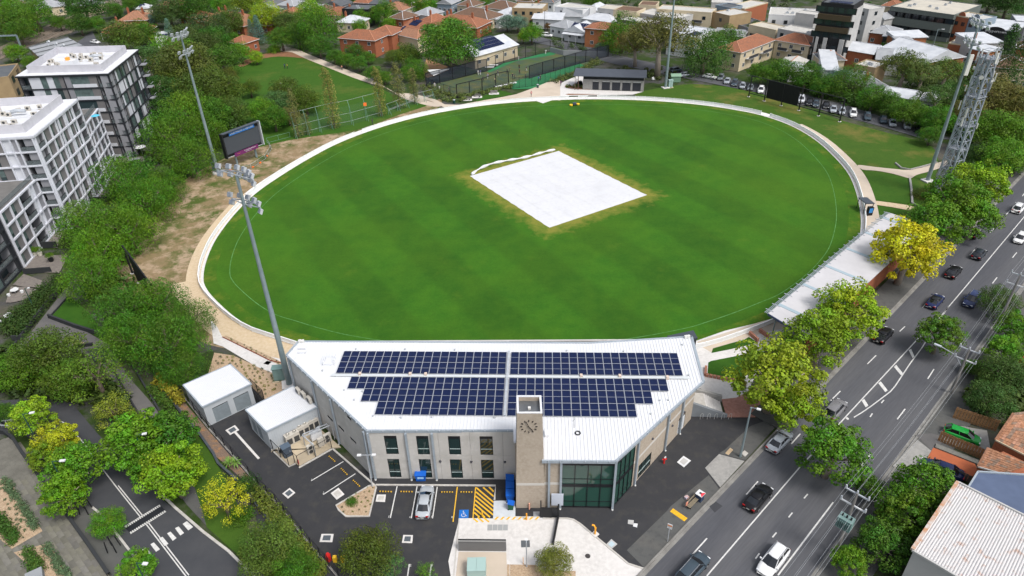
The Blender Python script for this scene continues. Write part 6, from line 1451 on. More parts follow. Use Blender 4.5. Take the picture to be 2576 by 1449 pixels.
# tufts in rows
def tufts(name,pts,step,size,cols,seed,label,skew=.5):
    P=[(p.x,p.y) for p in pts];r=random.Random(seed);objs=[]
    def inside(x,y):
        k=False
        for i in range(len(P)):
            a,b=P[i],P[(i+1) % len(P)]
            if (a[1] > y) !=(b[1] > y) and x < (b[0]-a[0])*(y-a[1])/(b[1]-a[1])+a[0]:k=not k
        return k
    x0,x1=min(p[0] for p in P),max(p[0] for p in P);y0,y1=min(p[1] for p in P),max(p[1] for p in P);j=0;pos=[]
    y=y0
    while y < y1:
        x=x0+(step*skew if j % 2 else 0)
        while x < x1:
            u,v=x+r.gauss(0,step*.12),y+r.gauss(0,step*.12)
            if inside(u,v):pos.append((u,v))
            x+=step
        y+=step*.85;j+=1
    return pos
tuft_me=[]
for s_ in (81,82,83):
    c=Crown(s_);c.clump((0,0,.3),.75,46,.55,0,.3,1.0,.5);tuft_me.append(c.mesh('tuft'))
def plant_tufts(pos,sc_,cols,label,group,seed):
    r=random.Random(seed)
    for i,(x,y) in enumerate(pos[:290]):
        o=bpy.data.objects.new('tuft',tuft_me[i % 3]);COL.objects.link(o);o.location=(x,y,.03);s_=sc_*r.uniform(.7,1.25);o.scale=(s_,s_,s_*1.1);o.rotation_euler[2]=r.uniform(0,6)
        c=r.choice(cols);o.color=(c[0],c[1],c[2],1);o['label']=label;o['category']='plant';o['group']=group
pos=tufts('tuft',[Q6(*p) for p in [(520,130),(560,0),(800,30),(1100,150),(1390,270),(1560,420),(1240,600),(1080,450),(790,140)]],.92,.3,None,3,'')
plant_tufts(pos,.3,[(.13,.17,.02),(.05,.09,.03),(.2,.22,.03),(.08,.13,.05)],'small tuft planted in rows on the mulch bed by the sheds','tufts on the mulch bed',4)
pos=tufts('tuft',isl,.85,.3,None,5,'');pos=[p for p in pos];plant_tufts(pos,.2,[(.14,.18,.02),(.07,.1,.04)],'small tuft on the gravel island in the car park','tufts on the parking island',6)
pos=tufts('tuft',[Z(0,3,*p) for p in [(0,500),(60,520),(330,1010),(180,1120),(30,900)]],.95,.3,None,7,'');plant_tufts(pos,.3,[(.04,.1,.04),(.05,.12,.04)],'dark round tuft in the upper forecourt bed','tufts in the forecourt bed',8)
flat('mulch_strip',[Z(0,2,*p) for p in [(2240,495),(2275,480),(2576,625),(2860,760),(2860,800),(2560,660)]],.07,mulch)
kerb_line([Z(0,2,*p) for p in [(2240,497),(2576,662),(2720,735),(2860,765)]],.12,.16,'red_edging',M('rust_edging',(.2,.05,.03),.8))
pos=tufts('tuft',[Z(0,2,*p) for p in [(2260,495),(2290,490),(2576,630),(2850,765),(2840,790),(2560,655)]],.8,.3,None,9,'');plant_tufts(pos,.22,[(.13,.17,.04),(.07,.1,.04)],'small tuft in the narrow mulch strip beside the path','tufts in the narrow path strip',10)
scatter_cover('shrubbery',[g(*p) for p in [(1065,215),(1100,222),(1150,245),(1140,260),(1090,250),(1055,232)]],60,.5,(.1,.14,.03),19,.7,1,label='strappy shrubs below the near corner of the practice nets')
scatter_cover('shrubbery',[g(*p) for p in [(1150,243),(1250,225),(1290,214),(1300,222),(1200,240),(1160,256)]],70,.5,(.1,.14,.03),20,.6,1,label='strappy shrubs along the oval side of the practice nets')
scatter_cover('shrubbery',[g(*p) for p in [(1380,205),(1440,182),(1500,150),(1520,160),(1460,190),(1400,212)]],70,.5,(.1,.13,.03),21,.6,1,label='shrubs between the practice nets and the machinery shed')
scatter_cover('shrubbery',[g(*p) for p in [(1424,216),(1484,218),(1482,224),(1426,222)]],24,.4,(.1,.16,.02),22,.4,1,label='grassy tufts in the bed before the machinery shed')
scatter_cover('shrubbery',[g(*p) for p in [(1380,100),(1400,108),(1470,124),(1480,132),(1400,118)]],40,.5,(.06,.1,.03),23,.7,1,label='dark shrubs behind the far end of the practice nets')
scatter_cover('hedge',[g(*p) for p in [(1172,98),(1235,76),(1240,84),(1178,106)]],60,.5,(.05,.14,.015),24,1.4,1.2,label='tall clipped green hedge beside the long orange-tiled house')
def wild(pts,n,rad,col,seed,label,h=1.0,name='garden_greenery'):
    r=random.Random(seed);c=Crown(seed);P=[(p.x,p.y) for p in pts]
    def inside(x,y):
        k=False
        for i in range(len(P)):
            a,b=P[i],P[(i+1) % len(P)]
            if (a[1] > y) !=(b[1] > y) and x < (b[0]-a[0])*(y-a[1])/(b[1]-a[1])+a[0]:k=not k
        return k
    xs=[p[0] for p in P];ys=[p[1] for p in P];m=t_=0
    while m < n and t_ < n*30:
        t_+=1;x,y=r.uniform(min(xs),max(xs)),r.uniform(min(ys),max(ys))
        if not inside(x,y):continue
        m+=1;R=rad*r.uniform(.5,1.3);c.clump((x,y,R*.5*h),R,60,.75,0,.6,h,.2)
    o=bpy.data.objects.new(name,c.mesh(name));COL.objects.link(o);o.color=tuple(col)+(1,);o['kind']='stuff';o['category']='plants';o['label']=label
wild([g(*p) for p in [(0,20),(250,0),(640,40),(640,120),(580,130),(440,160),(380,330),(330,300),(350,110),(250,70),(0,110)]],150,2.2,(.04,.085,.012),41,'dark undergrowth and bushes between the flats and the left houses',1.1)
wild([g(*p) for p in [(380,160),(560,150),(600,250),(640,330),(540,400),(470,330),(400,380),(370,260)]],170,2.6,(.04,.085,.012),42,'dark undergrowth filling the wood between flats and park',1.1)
wild([g(*p) for p in [(640,-6),(1290,-6),(1300,30),(1190,50),(1060,50),(960,80),(840,90),(780,110),(640,60)]],150,1.3,(.05,.11,.014),43,'garden greenery between the houses at the top centre',1)
wild([g(*p) for p in [(1290,-4),(2576,-4),(2576,40),(2250,10),(1900,30),(1880,80),(1800,100),(1700,60),(1500,50),(1300,30)]],200,1.4,(.05,.10,.02),44,'garden greenery between the buildings at the top right',.9)
wild([g(*p) for p in [(1890,180),(1960,170),(2060,195),(2200,235),(2300,270),(2400,300),(2420,345),(2340,330),(2220,290),(2080,250),(1960,215)]],150,1.7,(.045,.10,.012),45,'hedge undergrowth behind the angled parked cars',1,'undergrowth')
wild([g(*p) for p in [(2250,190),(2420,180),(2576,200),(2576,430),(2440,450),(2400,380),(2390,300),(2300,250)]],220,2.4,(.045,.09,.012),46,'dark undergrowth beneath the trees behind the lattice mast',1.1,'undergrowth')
wild([g(*p) for p in [(1540,170),(1700,175),(1720,190),(1640,210),(1540,200)]],30,1.1,(.06,.08,.02),47,'low shrubs under the gum behind the machinery shed',.8,'undergrowth')
wild([Z(0,2,*p) for p in [(-80,700),(200,640),(650,900),(1000,1000),(1250,1100),(1400,1400),(1000,1200),(600,1110),(100,1120),(-80,1100)]],90,1.5,(.045,.08,.014),48,'dark undergrowth between the footpath and the side street bend',.9,'undergrowth')
wild([Z(3,2,*p) for p in [(2250,900),(2600,800),(2600,1500),(2450,1250),(2100,1200),(2000,1150)]],70,1.5,(.05,.085,.015),49,'garden undergrowth behind the timber fence at the right',.9,'undergrowth')
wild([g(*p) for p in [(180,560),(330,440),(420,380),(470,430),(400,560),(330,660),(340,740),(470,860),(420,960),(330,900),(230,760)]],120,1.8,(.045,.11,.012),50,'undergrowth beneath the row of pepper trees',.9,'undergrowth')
# -------------------------- the oval's edge: picket fence, covers, screens, lights
pick_m=M('white_picket',(.80,.81,.82),.55,(.74,.75,.76),1.5)
Fz=rim_off(.75)
cum=[0]
for i in range(len(Fz)):cum.append(cum[-1]+(Fz[(i+1) % len(Fz)]-Fz[i]).length)
per=cum[-1]
def at_len(s,P=Fz):
    s %=per;i=0
    import bisect
    i=bisect.bisect_right(cum,s)-1;t=(s-cum[i])/max(1e-6,cum[i+1]-cum[i]);return P[i % len(P)].lerp(P[(i+1) % len(P)],t)
nfp=150;stp=per/nfp
fr=root('picket_fence',tuple(Fz[0]),'long white picket fence ringing the oval','fence')
gaps=[]
for gx,gy in ((1452,256),(1500,252),(1916,290),(905,338)):
    q=g(gx,gy);k=min(range(nfp),key=lambda k:(at_len((k+.5)*stp)-q).length);gaps.append(k)
unit_p=MB();L_=1.0
for i in range(13):unit_p.prism([(i/13+.006,-.012),(i/13+.066,-.012),(i/13+.066,.012),(i/13+.006,.012)],.06,.98)
unit_p.prism([(0,.014),(1,.014),(1,.05),(0,.05)],.2,.3);unit_p.prism([(0,.014),(1,.014),(1,.05),(0,.05)],.72,.82)
unit_p.prism([(0,-.07),(1,-.07),(1,.08),(0,.08)],.985,1.02)
pm=mesh_of('fence_panel',unit_p,pick_m);pst=mesh_of('fence_post',MB().box((0,0,0),(.12,.12,1.08)),pick_m)
for k in range(nfp):
    a,b=at_len(k*stp),at_len((k+1)*stp)
    pp=mk('fence_post',None,None,fr,me=pst,local=True);pp.location=a-WL[fr.name]
    if k in gaps:continue
    d=b-a;pn=mk('fence_panel',None,None,fr,me=pm,local=True);pn.location=a-WL[fr.name];pn.rotation_euler[2]=math.atan2(d.y,d.x);pn.scale=(d.length,1,1)
# covers: a slightly puckered sheet with a loose rolled edge
cq=[A_,B_,C_,D_];n_=34;mb=MB();rr=random.Random(4)
hgt=[[.07+.06*math.sin(i*.9+j*.35)*rr.random()+rr.uniform(0,.06) for j in range(n_+1)] for i in range(n_+1)]
for i in range(n_+1):
    for j in range(n_+1):
        p=cq[0].lerp(cq[1],i/n_).lerp(cq[3].lerp(cq[2],i/n_),j/n_);e=0 < i < n_ and 0 < j < n_
        k=.05*math.sin(i*1.7)*(j in (0,n_))+ .05*math.sin(j*1.9)*(i in (0,n_));mb.v.append((p.x+k,p.y+k,(hgt[i][j] if e else .03)))
for i in range(n_):
    for j in range(n_):a=i*(n_+1)+j;mb.f.append((a,a+1,a+n_+2,a+n_+1));mb.m.append(0)
cov_m=M('white_cover',(.56,.57,.595),.6,(.49,.50,.525),.14,c3=(.50,.505,.515),sc3=1.2,lo=.5,hi=.8,bump=1.0,bsc=1.3)
cvr=root('pitch_cover',tuple(cc),'large white square pitch cover in the middle of the oval','pitch cover')
mk('sheet',mb,cov_m,cvr,smooth=True)
sm_=MB()
for k in range(1,8):
    a,b=cq[0].lerp(cq[1],k/8),cq[3].lerp(cq[2],k/8);line(a,b,.03,.17,sm_)
for k in range(1,6):
    a,b=cq[0].lerp(cq[3],k/6),cq[1].lerp(cq[2],k/6);line(a,b,.03,.172,sm_)
mk('seam',sm_,M('cover_seam',(.5,.51,.52),.7),cvr,kind='stuff')
pts=[g(*p) for p in ((1187,441),(1205,428),(1232,416),(1262,409),(1290,404),(1318,399),(1345,392),(1372,384),(1396,379))];pts=smooth_line(pts,4)
pts=[p+Vector((0,0,.28)) for p in pts]
mk('rolled_edge',MB().tube(pts,[.25+.13*math.sin(i*1.3)+.06*rr.random() for i in range(len(pts))],8),cov_m,cvr,smooth=True)
# ---- scoreboard
def board_frame(pl,pr,z0,z1):return Vector((pl.x,pl.y,0)),Vector((pr.x,pr.y,0))
sbL,sbR=g(569,400,3.0),g(663,362,3.0);sbL.z=sbR.z=0
sd,sL=dirn(sbL,sbR)
so=root('scoreboard',tuple(sbL),'black electronic scoreboard with blue title strip and purple sponsor banner','scoreboard')
zb,zt=3.0,9.2
mk('frame',wbox(sbL,sbR,0,.35,zb,zt,.5,1.0),black,so);mk('frame',wbox(sbL,sbR,sL-.3,sL,zb,zt,.5,1.0),galv_l,so);mk('frame',wbox(sbL,sbR,.36,sL-.31,zt-.2,zt,.5,1.0),M('slate_grey',(.05,.06,.075),.4),so)
mk('back_panel',wbox(sbL,sbR,.36,sL-.31,zb,zt-.21,-.3,.1),black,so)
mk('screen',wbox(sbL,sbR,.7,sL-.5,zb+.7,zt-1.2,-.1,.15),M('screen_grey',(.055,.062,.075),.4),so)
tb2=mk('title_strip',wbox(sbL,sbR,sL*.2,sL*.86,zt-1.15,zt-.25,.1,.15),M('blue_strip',(.03,.14,.42),.5),so)
nn=Vector((sd.y,-sd.x,0))
tm=text_mb('DAVID MARION SCOREBOARD',.5,.01);tm.v=[(x*1.0,y*1.0,z) for x,y,z in tm.v];w_=max(v[0] for v in tm.v)-min(v[0] for v in tm.v);s_=sL*.6/w_
xf(tm,Matrix.Translation(sbL+sd*sL*.53+nn*.12+Vector((0,0,zt-.7))) @ frame((0,0,0),sd,nn) @ Matrix.Diagonal((s_,1.1,1,1)));mk('title_lettering',tm,WC['white'],tb2)
bn=mk('banner',wbox(sbL,sbR,sL*.22,sL*.84,zb-.35,zb+.65,.2,.1),M('purple_banner',(.13,.02,.1),.6),so)
for t_,s_,dz,dx in (('Community Bank Branch',.36,.25,.62),('working for sport',.26,-.1,.58),('Your',.4,.1,.32)):
    tm=text_mb(t_,s_,.01);xf(tm,Matrix.Translation(sbL+sd*sL*dx+nn*.22+Vector((0,0,zb+.1+dz))) @ frame((0,0,0),sd,nn));mk('banner_lettering',tm,WC['white'] if t_ !='Your' else M('orange_print',(.6,.22,.08),.6),bn)
mk('lower_rail',wbox(sbL,sbR,.36,sL-.31,zb,zb+.12,.1,.12),galv_l,so)
for u in (sL*.28,sL*.8):
    q=sbL+sd*u-nn*.85;mk('post',MB().tube([(q.x,q.y,0),(q.x,q.y,zb+3)],.28,10),galv,so)
# barrier fence with orange feet round it
fp_=[g(560,425),g(600,432),g(632,424),g(668,400),g(683,376),g(675,362)]
wire_fence(fp_,1.1,'temporary mesh fence with orange feet below the scoreboard',3,net=green_net,col=galv_l,post=.05,rail=.04)
for k,q in enumerate((g(580,429),g(612,428),g(636,421),g(655,410),g(672,393))):
    thing('fence_foot',MB().box((q.x,q.y,0),(.7,.35,.2),.5*k),M('orange_plastic',(.75,.16,.03),.6),tuple(q),['first orange fence foot, nearest the light pole','second orange fence foot below the scoreboard','third orange fence foot below the purple banner','fourth orange fence foot right of the banner','last orange fence foot by the small red sign'][k],'fence foot','orange feet of the temporary fence')
# ---- tall nets behind the goal end
def tall_net(pts_px,h,label):
    Q=[g(*p) for p in pts_px];o=root('ball_net',tuple(Q[0]),label,'net');grn=M('green_steel',(.14,.26,.2),.5)
    for i in range(len(Q)-1):
        d=Q[i+1]-Q[i];n=max(1,round(d.length/4.2));e=Vector((d.y,-d.x,0)).normalized()
        for k in range(n+1 if i==len(Q)-2 else n):
            p=Q[i]+d*k/n;mk('post',MB().tube([p,p+Vector((0,0,h*.75)),p+Vector((0,0,h))+e*-.5],.07,6),grn,o);mk('brace',MB().bar(p+e*1.2,p+Vector((0,0,h*.8)),.07),grn,o)
        for z in (1.2,h*.5,h):mk('cable',MB().bar(Q[i]+Vector((0,0,z))-e*(.5 if z==h else 0),Q[i+1]+Vector((0,0,z))-e*(.5 if z==h else 0),.05),galv_l,o)
        mk('netting',MB().face([Q[i]+Vector((0,0,.1)),Q[i+1]+Vector((0,0,.1)),Q[i+1]+Vector((0,0,h*.8)),Q[i]+Vector((0,0,h*.8))]),net_mat('faint_green_net',(.1,.2,.14),.1),o)
tall_net([(744,348),(835,324),(885,314),(958,293)],7.0,'tall green-posted ball net curving behind the oval end')
tall_net([(978,288),(1045,262),(1090,250)],3.0,'low green net continuing past the poplars')
wire_fence([g(672,360),g(730,345)],1.4,'low green wire fence between scoreboard and tall net',3,net=None,col=M('green_steel',(.14,.26,.2),.5))
nb=g(918,262,6);thing('hanging_sign',MB().box((nb.x,nb.y,5.5),(.9,.06,.9),.4),M('orange_plastic',(.75,.16,.03),.6),(nb.x,nb.y,5.5),'small square orange sign hanging on the tall ball net','sign')
# ---- black sight screens
def A2(x,y,z=0):return g((2900+x/5.152)/1.5652,(280+y/5.152)/1.5652,z)
def sight(name,P0,P1,label,posts,panel,h0=1.2,h1=6.4,foot=True):
    d,L_=dirn(P0,P1);o=root(name,tuple(P0),label,'sight screen');
    for u in posts:
        p=P0+d*u*L_;mk('post',MB().bar(p,p+Vector((0,0,h1)),.28),black,o)
        if foot:mk('footing',MB().cyl((p.x,p.y,0),.45,.06,12),conc_pale,o)
    for z in (h0,h1):mk('rail',MB().bar(P0+Vector((0,0,z)),P1+Vector((0,0,z)),.18),black,o)
    a,b=panel;n_=max(2,int((b-a)*L_/1.4))
    for k in range(n_):mk('panel',wbox(P0,P1,(a+(b-a)*k/n_)*L_+.01,(a+(b-a)*(k+1)/n_)*L_-.01,h0,h1,.12,.1),M('screen_black',(.008,.009,.009),.8),o)
sight('sight_screen',A2(245,520),A2(2090,1025),'wide black sight screen in an open frame on the bank before the parked cars',[0,.185,.38,.575,.785,1],(.2,.55))
ssa,ssb=g(338,727),g(396,770)
ssa,ssb=Z(0,1,1335,1300),Z(0,1,1490,1600)
sight('sight_screen',Z(0,1,1335,1300),Z(0,1,1620,1700),'narrow-looking black sight screen seen edge-on beside the left pepper trees',[0,.25,.5,.75,1],(.2,.8),1.0,6.0)
# ---- floodlights
def lamp_head(par,c,face,w=.75):
    f=Vector((face.x,face.y,0)).normalized();x=Vector((-f.y,f.x,0));nrm=(f+Vector((0,0,-.55))).normalized();up=nrm.cross(x).normalized()*-1
    if up.z < 0:up=-up
    mb=MB();
    P=[c+x*w*.5*sx+up*.34*sy for sx,sy in ((-1,-1),(1,-1),(1,1),(-1,1))];Q=[p-nrm*.28+(c-p)*.25 for p in P]
    mb.face(P);mb.face(Q[::-1])
    for i in range(4):mb.face([Q[i],Q[(i+1) % 4],P[(i+1) % 4],P[i]])
    l=mk('lamp',mb,M('lamp_casing',(.5,.53,.56),.4,metal=.4),par)
    fins=MB()
    for k in range(4):q=c-nrm*.3+up*(-.22+.15*k);fins.bar(q-x*w*.36,q+x*w*.36,.05,.1)
    mk('cooling_fin',fins,M('lamp_fin',(.22,.25,.3),.5),l)
def floodlight(px,py,hh,face_to,label,group='oval floodlight towers',r0=.44,detail=True):
    b=g(px,py);o=root('floodlight_tower',tuple(b),label,'floodlight',group);f=(face_to-b);f.z=0;f.normalize();x=Vector((-f.y,f.x,0))
    mk('footing',MB().box((b.x,b.y,0),(2.2,2.0,.25),.3),conc_pale,o)
    n=5
    for k in range(n):
        za,zb_=hh*k/n,hh*(k+1)/n;mk('pole_section',MB().tube([b+Vector((0,0,za+(.25 if k==0 else 0))),b+Vector((0,0,zb_))],[r0*(1-.62*k/n),r0*(1-.62*(k+1)/n)+.02],12),galv,o,smooth=False)
    for tier,(z,m,sp) in enumerate(((hh,6,1.25),(hh-3.9,5,1.35))):
        c=b+Vector((0,0,z));
        arc_=[c+x*(i-(m-1)/2)*sp+f*(1.1-.18*(i-(m-1)/2)**2)*.8 for i in range(m)]
        for i in range(m-1):mk('crossarm',MB().bar(arc_[i],arc_[i+1],.13),galv_l,o)
        for q in (arc_[0],arc_[m//2],arc_[-1]):mk('bracket',MB().bar(c,q,.1),galv_l,o)
        for i in range(m):
            e=(f+x*(i-(m-1)/2)*.12)
            lamp_head(o,arc_[i]+Vector((0,0,.55)),e);
            if i % 2==0 or tier==0:lamp_head(o,arc_[i]+Vector((0,0,-.5)),e)
    return o
ctr=cc.copy()
floodlight(729,968,33.5,ctr,'nearest floodlight tower, rising beside the corner of the pavilion')
floodlight(548,435,32.8,ctr,'floodlight tower at the left beside the pepper trees and scoreboard')
floodlight(1674,221,34,ctr,'floodlight tower beside the machinery shed, its lamps above the frame')
floodlight(2333,455,34.5,ctr,'floodlight tower next to the lattice mast, with a white antenna panel')
def cabinet(P,size,rz,label,mat,base=True,name='service_cabinet',legs=0):
    o=root(name,tuple(P),label,'cabinet',None,rz)
    if base:mk('plinth',MB().box((0,0,0),(size[0]+.5,size[1]+.5,.15)),M('yard_slab',(.5,.42,.3),.85),o,local=True)
    for k in (-1,1):mk('door',MB().box((k*size[0]*.25,-size[1]/2,.25),(size[0]*.46,.05,size[2]-.25)),mat,o,local=True)
    mk('body',MB().box((0,.03,.15),(size[0],size[1]-.06,size[2]-.02)),mat,o,local=True);mk('lid',MB().box((0,0,size[2]+.14),(size[0]+.16,size[1]+.16,.1)),mat,o,local=True)
    return o
teal=M('teal_cabinet',(.16,.25,.24),.5,(.13,.21,.2),1)
p=g(705,955);cabinet(p,(1.5,1.0,2.2),.1,'grey-green electrical cabinet at the foot of the nearest floodlight',teal)
p=g(542,430);cabinet(p,(1.0,.8,2.1),.2,'grey-green electrical cabinet at the foot of the left floodlight',teal)
p=g(1686,220);cabinet(p,(1.3,1.0,2.2),0,'pale green cabinet right beside the middle floodlight',M('pale_teal',(.3,.42,.4),.5))
def A1(x,y,z=0):return g((2200+x/4.83)/1.5652,(200+y/4.83)/1.5652,z)
p=A1(2225,600);o=root('kiosk',tuple(p),'green metal hut with pitched roof on the bank beside the floodlight','hut',None,-.05)
gm_=M('green_hut',(.14,.24,.17),.6);mk('body',MB().box((0,1,0),(3.0,2.0,1.9)),gm_,o,local=True)
mk('roof',MB().prism([(-1.65,-.2),(1.65,-.2),(1.65,2.2),(-1.65,2.2)],1.91,2.0,[(-1.65,.9),(1.65,.9),(1.65,1.1),(-1.65,1.1)],True) if False else MB().face([(-1.65,-.2,1.91),(1.65,-.2,1.91),(1.65,1,2.6),(-1.65,1,2.6)]).face([(1.65,2.2,1.91),(-1.65,2.2,1.91),(-1.65,1,2.6),(1.65,1,2.6)]).face([(1.65,-.2,1.91),(1.65,2.2,1.91),(1.65,1,2.6)]).face([(-1.65,2.2,1.91),(-1.65,-.2,1.91),(-1.65,1,2.6)]),M('green_hut_roof',(.2,.32,.23),.5),o,local=True)
# ---- lattice telecom mast
mb_=g(2368,492);mo=root('lattice_mast',tuple(mb_),'galvanised lattice telecom mast covered in antennas beside the road','mast',None,.45)
HM,s0,s1_=30,1.45,1.05;st_m=M('mast_steel',(.36,.4,.45),.45,(.3,.34,.39),.8,metal=.3)
def mc(k,z):s=s0+(s1_-s0)*z/HM;return Vector(((s,s),(-s,s),(-s,-s),(s,-s))[k]+(0,))+ Vector((0,0,z))
for k in range(4):mk('leg',MB().bar(mc(k,0),mc(k,HM),.26),st_m,mo,local=True)
nb_=14
for i in range(nb_):
    z0_,z1_=HM*i/nb_,HM*(i+1)/nb_
    for k in range(4):
        a,b=mc(k,z0_),mc((k+1) % 4,z0_);m_=mc(k,z1_).lerp(mc((k+1) % 4,z1_),.5)
        mk('crossbar',MB().bar(a,b,.12),st_m,mo,local=True);mk('brace',MB().bar(a,m_,.12),st_m,mo,local=True);mk('brace',MB().bar(b,m_,.12),st_m,mo,local=True)
lad=MB();
for s_ in (-.25,.25):lad.bar((s_,s0-.25,0),(s_,s1_-.2,HM),.06)
for i in range(70):z_=i*.42;lad.bar((-.25,s0-.25-(s0-s1_)*z_/HM,z_),(.25,s0-.25-(s0-s1_)*z_/HM,z_),.04)
mk('ladder',lad,st_m,mo,local=True,kind='stuff');mk('cable_riser',MB().bar((.35,-.3,.2),(.3,-.2,HM-1),.45,.15),M('cable_blue',(.16,.2,.3),.6),mo,local=True)
for i,z_ in enumerate((11,16,22,HM-.4)):
    mk('platform',MB().prism([(1.5,1.5),(-1.5,1.5),(-1.5,-1.5),(1.5,-1.5)],z_,z_+.06),net_mat('grating',(.3,.33,.37),.45),mo,local=True)
ant=M('antenna_white',(.62,.62,.58),.5);ra=random.Random(2)
for i in range(34):
    a=ra.uniform(0,6.28);rr_=ra.uniform(1.5,2.3);z_=HM-ra.choice((0,.6,1.2,2,4,7,9,13))*ra.uniform(.6,1.1);l=ra.uniform(.9,2.2)
    q=Vector((math.cos(a)*rr_,math.sin(a)*rr_,z_));h_=mk('antenna',MB().box((q.x,q.y,q.z-l/2),(.3,.18,l),a+1.57),ant if i % 3 else st_m,mo,local=True);mk('antenna_arm',MB().bar((q.x*.6,q.y*.6,q.z),q,.08),st_m,h_,local=True)
for i in range(4):
    a=i*1.6+.4;q=Vector((math.cos(a)*1.7,math.sin(a)*1.7,HM-1.6-i*1.1));mk('dish',MB().tube([q,q+Vector((math.cos(a)*.35,math.sin(a)*.35,0))],[.3,.42],12),ant,mo,local=True)
for k in range(4):mk('guard_rail',MB().bar(mc(k,HM)+Vector((0,0,1.1)),mc((k+1) % 4,HM)+Vector((0,0,1.1)),.08),st_m,mo,local=True)
p=g(2417,205,25.5);q=g(2333,455);thing('antenna_panel',MB().box((q.x+.1,q.y-.85,24.2),(.75,.4,4.2)),ant,(q.x,q.y-.85,24.2),'long white antenna panel strapped high on the right floodlight pole','antenna')
# ---- long stand roof on the right
sa=Vector((39.4,87.1,0));sv=Vector((.72,.69,0)).normalized();sn=Vector((sv.y,-sv.x,0));SLn=47.4;SWd=7.2
o=root('grandstand',tuple(sa),'long low stand with a pale metal roof between the oval and the plane trees','stand')
sr=[sa,sa+sv*SLn,sa+sv*(SLn+.6)+sn*SWd,sa+sn*SWd-sv*1.2]
def zr(p):return 5.0-.35*((Vector(p)-sa).dot(sn))/SWd
mk('roof',MB().prism([(p.x,p.y) for p in sr],[zr(p)-.15 for p in sr],[zr(p) for p in sr]),M('stand_roof',(.5,.495,.51),.55,(.44,.435,.45),.25),o)
for k in range(6):
    a=sa+sv*(3.5+k*8.2);b=a+sn*SWd;mk('clear_strip',MB().bar(a+Vector((0,0,zr(a)+.03)),b+Vector((0,0,zr(b)+.03)),.7,.05),M('clear_sheeting',(.3,.38,.43),.3),o)
for k in range(3):mk('edge_rail',MB().bar(sa-sn*(.1+.22*k)+Vector((0,0,5.0)),sa+sv*SLn-sn*(.1+.22*k)+Vector((0,0,5.0)),.07),trim_grey,o)
for k in range(24):q=sa+sv*(1+k*2.0);mk('roof_bracket',MB().bar(q+sn*.4+Vector((0,0,5.04)),q-sn*.9+Vector((0,0,5.04)),.09),M('steel_bracket',(.4,.43,.48),.4),o)
mk('back_wall',MB().prism([(p.x,p.y) for p in (sa+sn*(SWd-.8),sa+sv*SLn+sn*(SWd-.8),sa+sv*SLn+sn*(SWd-.5),sa+sn*(SWd-.5))],0,4.5),WC['brick'],o)
mk('end_fascia',MB().bar(sr[0]+Vector((0,0,4.9)),sr[3]+Vector((0,0,4.55)),.12,.35),M('navy_fascia',(.05,.07,.14),.5),o)
for k in range(10):q=sa+sv*(1+k*5)+sn*1.0;mk('post',MB().bar((q.x,q.y,0),(q.x,q.y,4.8),.15),galv,o)
for k in range(4):mk('seating_step',MB().prism([(p.x,p.y) for p in (sa+sv*.6+sn*(2+k*1.1),sa+sv*46+sn*(2+k*1.1),sa+sv*46+sn*(3.09+k*1.1),sa+sv*.6+sn*(3.09+k*1.1))],0,.35*(k+1)),conc_grey,o)
# dugout / kiosk on the path
p=g(2184,540);o=root('team_shelter',tuple(p),'small dark-roofed scoring shelter with a blue screen on the oval path','shelter',None,.1)
mk('roof',MB().prism([(-.9,.4),(.9,.2),(.9,3.2),(-.9,3.4)],2.3,2.45),M('slate_grey',(.05,.06,.075),.4),o,local=True)
for x,y in ((-.8,.6),(.8,.4),(.8,3),(-.8,3.2)):mk('post',MB().box((x,y,0),(.1,.1,2.3)),black,o,local=True)
mk('cabinet',MB().box((0,-.2,0),(1.1,.7,1.9),.05),black,o,local=True);mk('screen',MB().box((0,-.57,.7),(.8,.03,1.0),.05),M('blue_screen',(.05,.25,.6),.4),o,local=True)
# ---- machinery shed
FLm,FRm=A1(455,735),A1(1612,772);md,mL=dirn(FLm,FRm);mn=Vector((-md.y,md.x,0))
o=root('machinery_shed',tuple(FLm),'grey block machinery shed with five dark roller doors and a charcoal roof','shed')
dm_=[]
for x0,x1 in ((635,755),(815,968),(1008,1163),(1203,1360),(1398,1555)):
    u0=(A1(x0,750)-FLm).dot(md);u1=(A1(x1,755)-FLm).dot(md);dm_.append((u0,u1,.02,2.55))
blk=M('grey_blockwork',(.27,.265,.255),.9,(.22,.215,.21),2,bump=.3,bsc=4,speck=.08)
mb=MB();wall_cells(mb,FLm,FRm,0,mL,0,3.3,.25,dm_);mk('wall',mb,blk,o)
mb=MB();wall_cells(mb,FRm,FRm+mn*6,.26,6,0,3.3,.25);mk('wall',mb,blk,o);mb=MB();wall_cells(mb,FLm+mn*6,FLm,0,5.7,0,3.3,.25);mk('wall',mb,blk,o)
for h in dm_:
    dd_=mk('roller_door',wbox(FLm,FRm,h[0],h[1],.03,2.5,-.08,.06),M('charcoal_door',(.03,.033,.042),.5),o);rb=MB()
    for k in range(14):wbox(FLm,FRm,h[0]+.02,h[1]-.02,.1+k*.17,.12+k*.17,-.06,.02,rb)
    mk('door_rib',rb,M('charcoal_door',(.03,.033,.042),.5),dd_,kind='stuff');mk('door_lamp',wbox(FLm,FRm,h[0]+.15,h[1]-.15,2.75,2.85,.1,.1),WC['white'],o)
for k in range(5):mk('louvre',wbox(FLm,FRm,.1,mL-.15,3.35+k*.22,3.47+k*.22,.03-k*.0,.15),dark_metal,o)
mk('louvre_backing',wbox(FLm,FRm,.1,mL-.15,3.31,4.5,-.15,.05),core_m,o)
